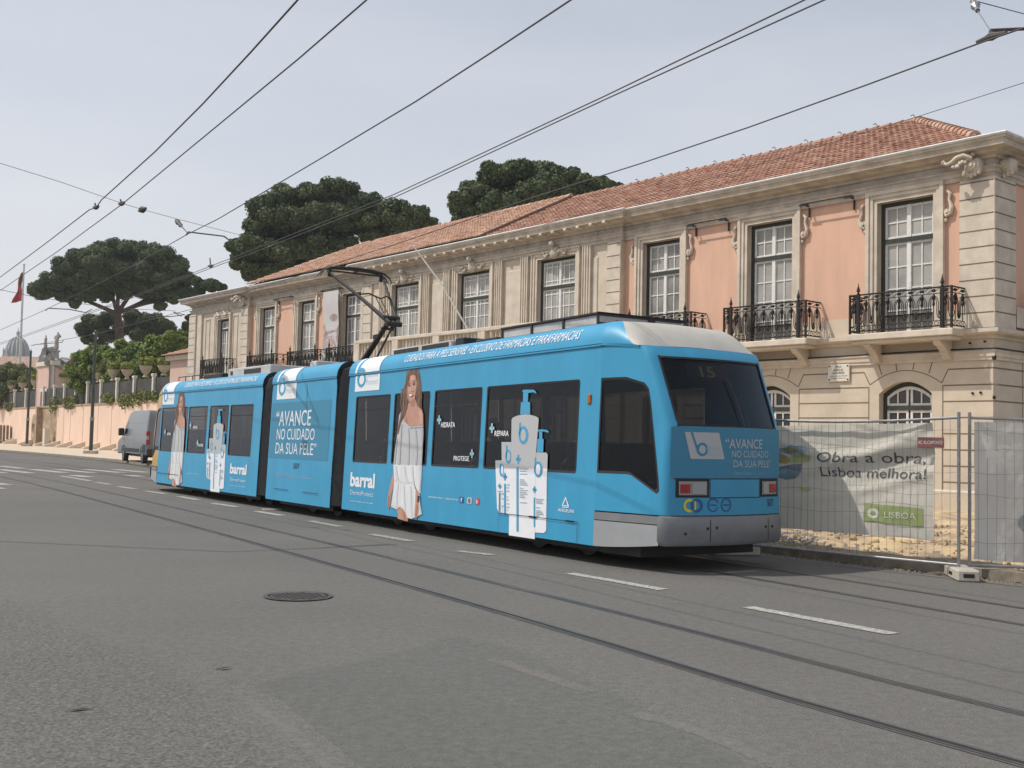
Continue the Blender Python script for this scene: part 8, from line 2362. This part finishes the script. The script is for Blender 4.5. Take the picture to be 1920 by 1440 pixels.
wire('span_wire', sp2, .012, 'faint farther span wire behind the flagpole at the left', 'span wires across the street')
sp3 = [hz(1822, 0, 6.3), hz(1920, 26, 6.5), hz(2100, 70, 7)]
wire('span_wire', [hz(1760, -30, 6.5)] + sp3, .008, 'span wire cutting the top right corner', 'span wires across the street')
def small(name, parts, label, cat='insulator', m='wire'):
    mb = MB()
    for kind, a in parts:
        if kind == 't': mb.tube(*a)
        else: mb.lathe(*a)
    return tag(mb.build(name, M[m], None), label, cat)
p = Vector(hz(267, 393, 6.2)); small('insulator', [('t', ([p - Vector((.13, -.16, 0)), p, p + Vector((.13, -.16, 0))], [.02, .075, .02], 8))], 'dark egg insulator in the middle of the left span wire')
p = Vector(hz(330, 413, 6.25)); q = Vector(hz(352, 437, 5.65)); small('insulator', [('t', ([p, p.lerp(q, .18), p.lerp(q, .28), p.lerp(q, .4), p.lerp(q, .5), q], [.03, .06, .025, .05, .015, .008], 8))], 'insulator and hanger dropping from the left span wire to the near-track wire')
def steady(px, pts, label):
    return small('steady_arm', [('t', ([Vector(hz(x, y, z)) for x, y, z in pts], .016, 6))], label, 'steady arm')
steady(0, [(349, 441, 5.60), (353, 435, 5.66), (362, 436, 5.72), (420, 443, 5.9), (432, 452, 6.0), (446, 458, 6.05)], 'bent steady arm reaching from the near-track wire towards the big pine')
steady(0, [(86, 582, 5.6), (90, 578, 5.7), (130, 580, 5.8), (160, 586, 5.75), (172, 580, 5.85)], 'bent steady arm on the wire below the umbrella pine crown, left')
steady(0, [(276, 596, 5.6), (300, 592, 5.7), (318, 594, 5.7), (346, 590, 5.7), (325, 585, 5.8), (340, 593, 5.7)], 'crossed steady arm left of the palace far corner')
steady(0, [(62, 648, 5.6), (66, 646, 5.7), (80, 645, 5.7), (105, 643, 5.7), (116, 642, 5.7), (119, 638, 5.8)], 'far small steady arm beside the statues')
p0, p1, p2 = Vector(hz(1830, 80, 5.62)), Vector(hz(1859, 68, 5.66)), Vector(hz(1887, 61, 5.62))
t0 = Vector(hz(1824, 2, 6.3)); t1 = Vector(hz(1829, 11, 6.2)); t2 = Vector(hz(1833, 20, 6.1)); t3 = Vector(hz(1857, 57, 5.72)); a1 = Vector(hz(1920, 54, 5.74)); a2 = Vector(hz(1990, 52, 5.8))
small('wire_clamp', [('t', ([p0, p0.lerp(p1, .6), p1, p1.lerp(p2, .4), p2], [.018, .025, .045, .028, .018], 8)), ('t', ([p1, t3], [.03, .018], 6)), ('t', ([t3, a1, a2], .018, 6))], 'dark ear clamp and arm on the far-track wire at the top right', 'wire clamp')
small('insulator', [('t', ([t0, t0.lerp(t1, .3), t1, t1.lerp(t2, .4), t2], [.03, .02, .05, .02, .025], 8)), ('t', ([t2, t3], .006, 5))], 'pale insulator hanging from the span wire in the top right corner', m='galv')
for (x, y, lab) in ((180, 389, 'small clamp at the kink of the leftmost wire'), (228, 382, 'small clamp where the second wire crosses the span wire'), (395, 499, 'twig-like clamp on the close pair of wires left of the big pine')):
    p = Vector(hz(x, y, 5.62)); small('wire_clamp', [('t', ([p + Vector((.09, -.12, .0)), p, p + Vector((-.09, .12, .02))], [.02, .045, .02], 6)), ('t', ([p, p + Vector((-.03, .02, .20 if x == 395 else .08))], .015, 5))], lab, 'wire clamp')

# ---------------------------------------------------------------- passengers behind the tinted windows
M['p_skin'] = mat('passenger_skin', (0.42, 0.24, 0.17), .6)
M['p_hair'] = mat('passenger_hair', (0.03, 0.022, 0.018), .8)
def passenger(u, v, face, shirt, label, hair=(0.03, 0.022, 0.018), lean=0.0, skin=(.42, .24, .17)):
    """seated figure, one continuous skinned body, facing `face` (+1 to the front of the tram)"""
    o_ = Vector(MOD_REAR(u, v, 1.08))
    root = empty('person', o_, R(123.35) + (0 if face > 0 else math.pi), label, 'person', 'passengers in the rear car')
    sh = mat('shirt', shirt, .85); sk = mat('skin', skin, .6); hr = mat('hair', hair, .8)
    def skin_obj(name, V, E, Rr, m_, parent):
        me = bpy.data.meshes.new(name); me.from_pydata(V, E, []); o = bpy.data.objects.new(name, me); COL.objects.link(o)
        o.modifiers.new('skin', 'SKIN'); me.update()
        if not me.skin_vertices: 
            bpy.context.view_layer.objects.active = o
        for i, r in enumerate(Rr): me.skin_vertices[0].data[i].radius = (r, r)
        me.skin_vertices[0].data[0].use_root = True
        sb_ = o.modifiers.new('sub', 'SUBSURF'); sb_.levels = 1; sb_.render_levels = 2
        me.materials.append(m_); o.parent = parent; return o
    V = [(0, 0, .08), (0 + lean*.3, 0, .25), (lean*.6, 0, .42), (lean, 0, .53), (lean*1.1, 0, .60), (lean*1.2 + .01, 0, .66), (lean*1.2 + .03, 0, .76), (lean*1.2 + .02, 0, .83)]
    E = [(i, i+1) for i in range(7)]; Rr = [.15, .13, .15, .10, .055, .06, .098, .07]
    for s in (-1, 1):
        b = len(V)
        V += [(lean, s*.17, .50), (.05, s*.24, .27), (.26, s*.18, .20), (.34, s*.16, .20)]; E += [(3, b), (b, b+1), (b+1, b+2), (b+2, b+3)]; Rr += [.062, .048, .038, .032]
        b = len(V); V += [(.05, s*.10, .07), (.44, s*.12, .09), (.47, s*.12, -.34), (.58, s*.12, -.40)]; E += [(0, b), (b, b+1), (b+1, b+2), (b+2, b+3)]; Rr += [.10, .08, .055, .045]
    body = skin_obj('body', V, E, Rr, sk, root)
    # clothing: slightly larger shell over trunk and upper arms
    V2 = [(0, 0, .06), (lean*.3, 0, .25), (lean*.6, 0, .42), (lean, 0, .52)]; E2_ = [(0, 1), (1, 2), (2, 3)]; R2 = [.165, .15, .165, .115]
    for s in (-1, 1):
        b = len(V2); V2 += [(lean, s*.17, .49), (.04, s*.235, .30)]; E2_ += [(3, b), (b, b+1)]; R2 += [.078, .064]
    skin_obj('shirt', V2, E2_, R2, sh, root)
    hm = MB(); hm.lathe([(0, -.10), (.085, -.09), (.108, -.02), (.10, .06), (.06, .105), (0, .115)], (lean*1.2 - .005, 0, .785), 12); hm.build('hair', hr, root, smooth=60)
    fm = MB(); hx = lean*1.2 + .105
    fm.lathe([(0, 0), (.012, .006), (.006, .03), (0, .034)], (hx + .008, 0, .715), 6)
    for s in (-1, 1): fm.lathe([(0, -.008), (.010, 0), (0, .008)], (hx - .005, s*.033, .755), 6)
    fm.box((hx-.01, -.025, .688), (hx + .001, .025, .694)); fm.build('face_features', hr, root)
    for s in (-1, 1):
        hd2 = MB()
        for f in range(4): hd2.tube([(.34, s*.16 + (f-1.5)*.017, .20), (.40, s*.16 + (f-1.5)*.018, .205), (.425 - .004*abs(f-1.5), s*.16 + (f-1.5)*.018, .185)], [.010, .009, .007], 5)
        hd2.tube([(.33, s*.13, .20), (.365, s*.11, .20)], [.010, .008], 5); hd2.build('fingers', sk, root)
    return root
passenger(1.05, .62, 1, (.30, .25, .22), 'seated passenger with long hair seen at the right side of the largest tram window', (.16, .10, .06))
passenger(2.45, .62, 1, (.33, .24, .20), 'seated passenger behind the printed word REPARA, beside the bottles', (.08, .05, .04))
passenger(3.55, .62, 1, (.42, .30, .24), 'seated passenger with a topknot, back to the third tram window', (.25, .15, .09), -.03)
passenger(4.15, 1.5, 1, (.10, .11, .13), 'dark-clothed passenger on the far side behind the word HIDRATA')
passenger(6.75, .60, 1, (.33, .17, .12), 'bending passenger with bare shoulders in the tram window nearest the bellows', (.10, .06, .04), .16)

# ---------------------------------------------------------------- the thin summer haze over the river front
hm = bpy.data.materials.new('haze_air'); hm.use_nodes = True
hn = hm.node_tree; hn.nodes.clear()
ho = hn.nodes.new('ShaderNodeOutputMaterial'); hp_ = hn.nodes.new('ShaderNodeVolumePrincipled')
hp_.inputs['Color'].default_value = (0.93, 0.95, 1.0, 1); hp_.inputs['Density'].default_value = 0.00035; hp_.inputs['Anisotropy'].default_value = 0.3
hn.links.new(hp_.outputs[0], ho.inputs['Volume'])
mb = MB(); mb.box((-1600, -1600, -1.0), (1600, 1600, 48.0))
hz_o = mb.build('haze', hm); hz_o['kind'] = 'stuff'
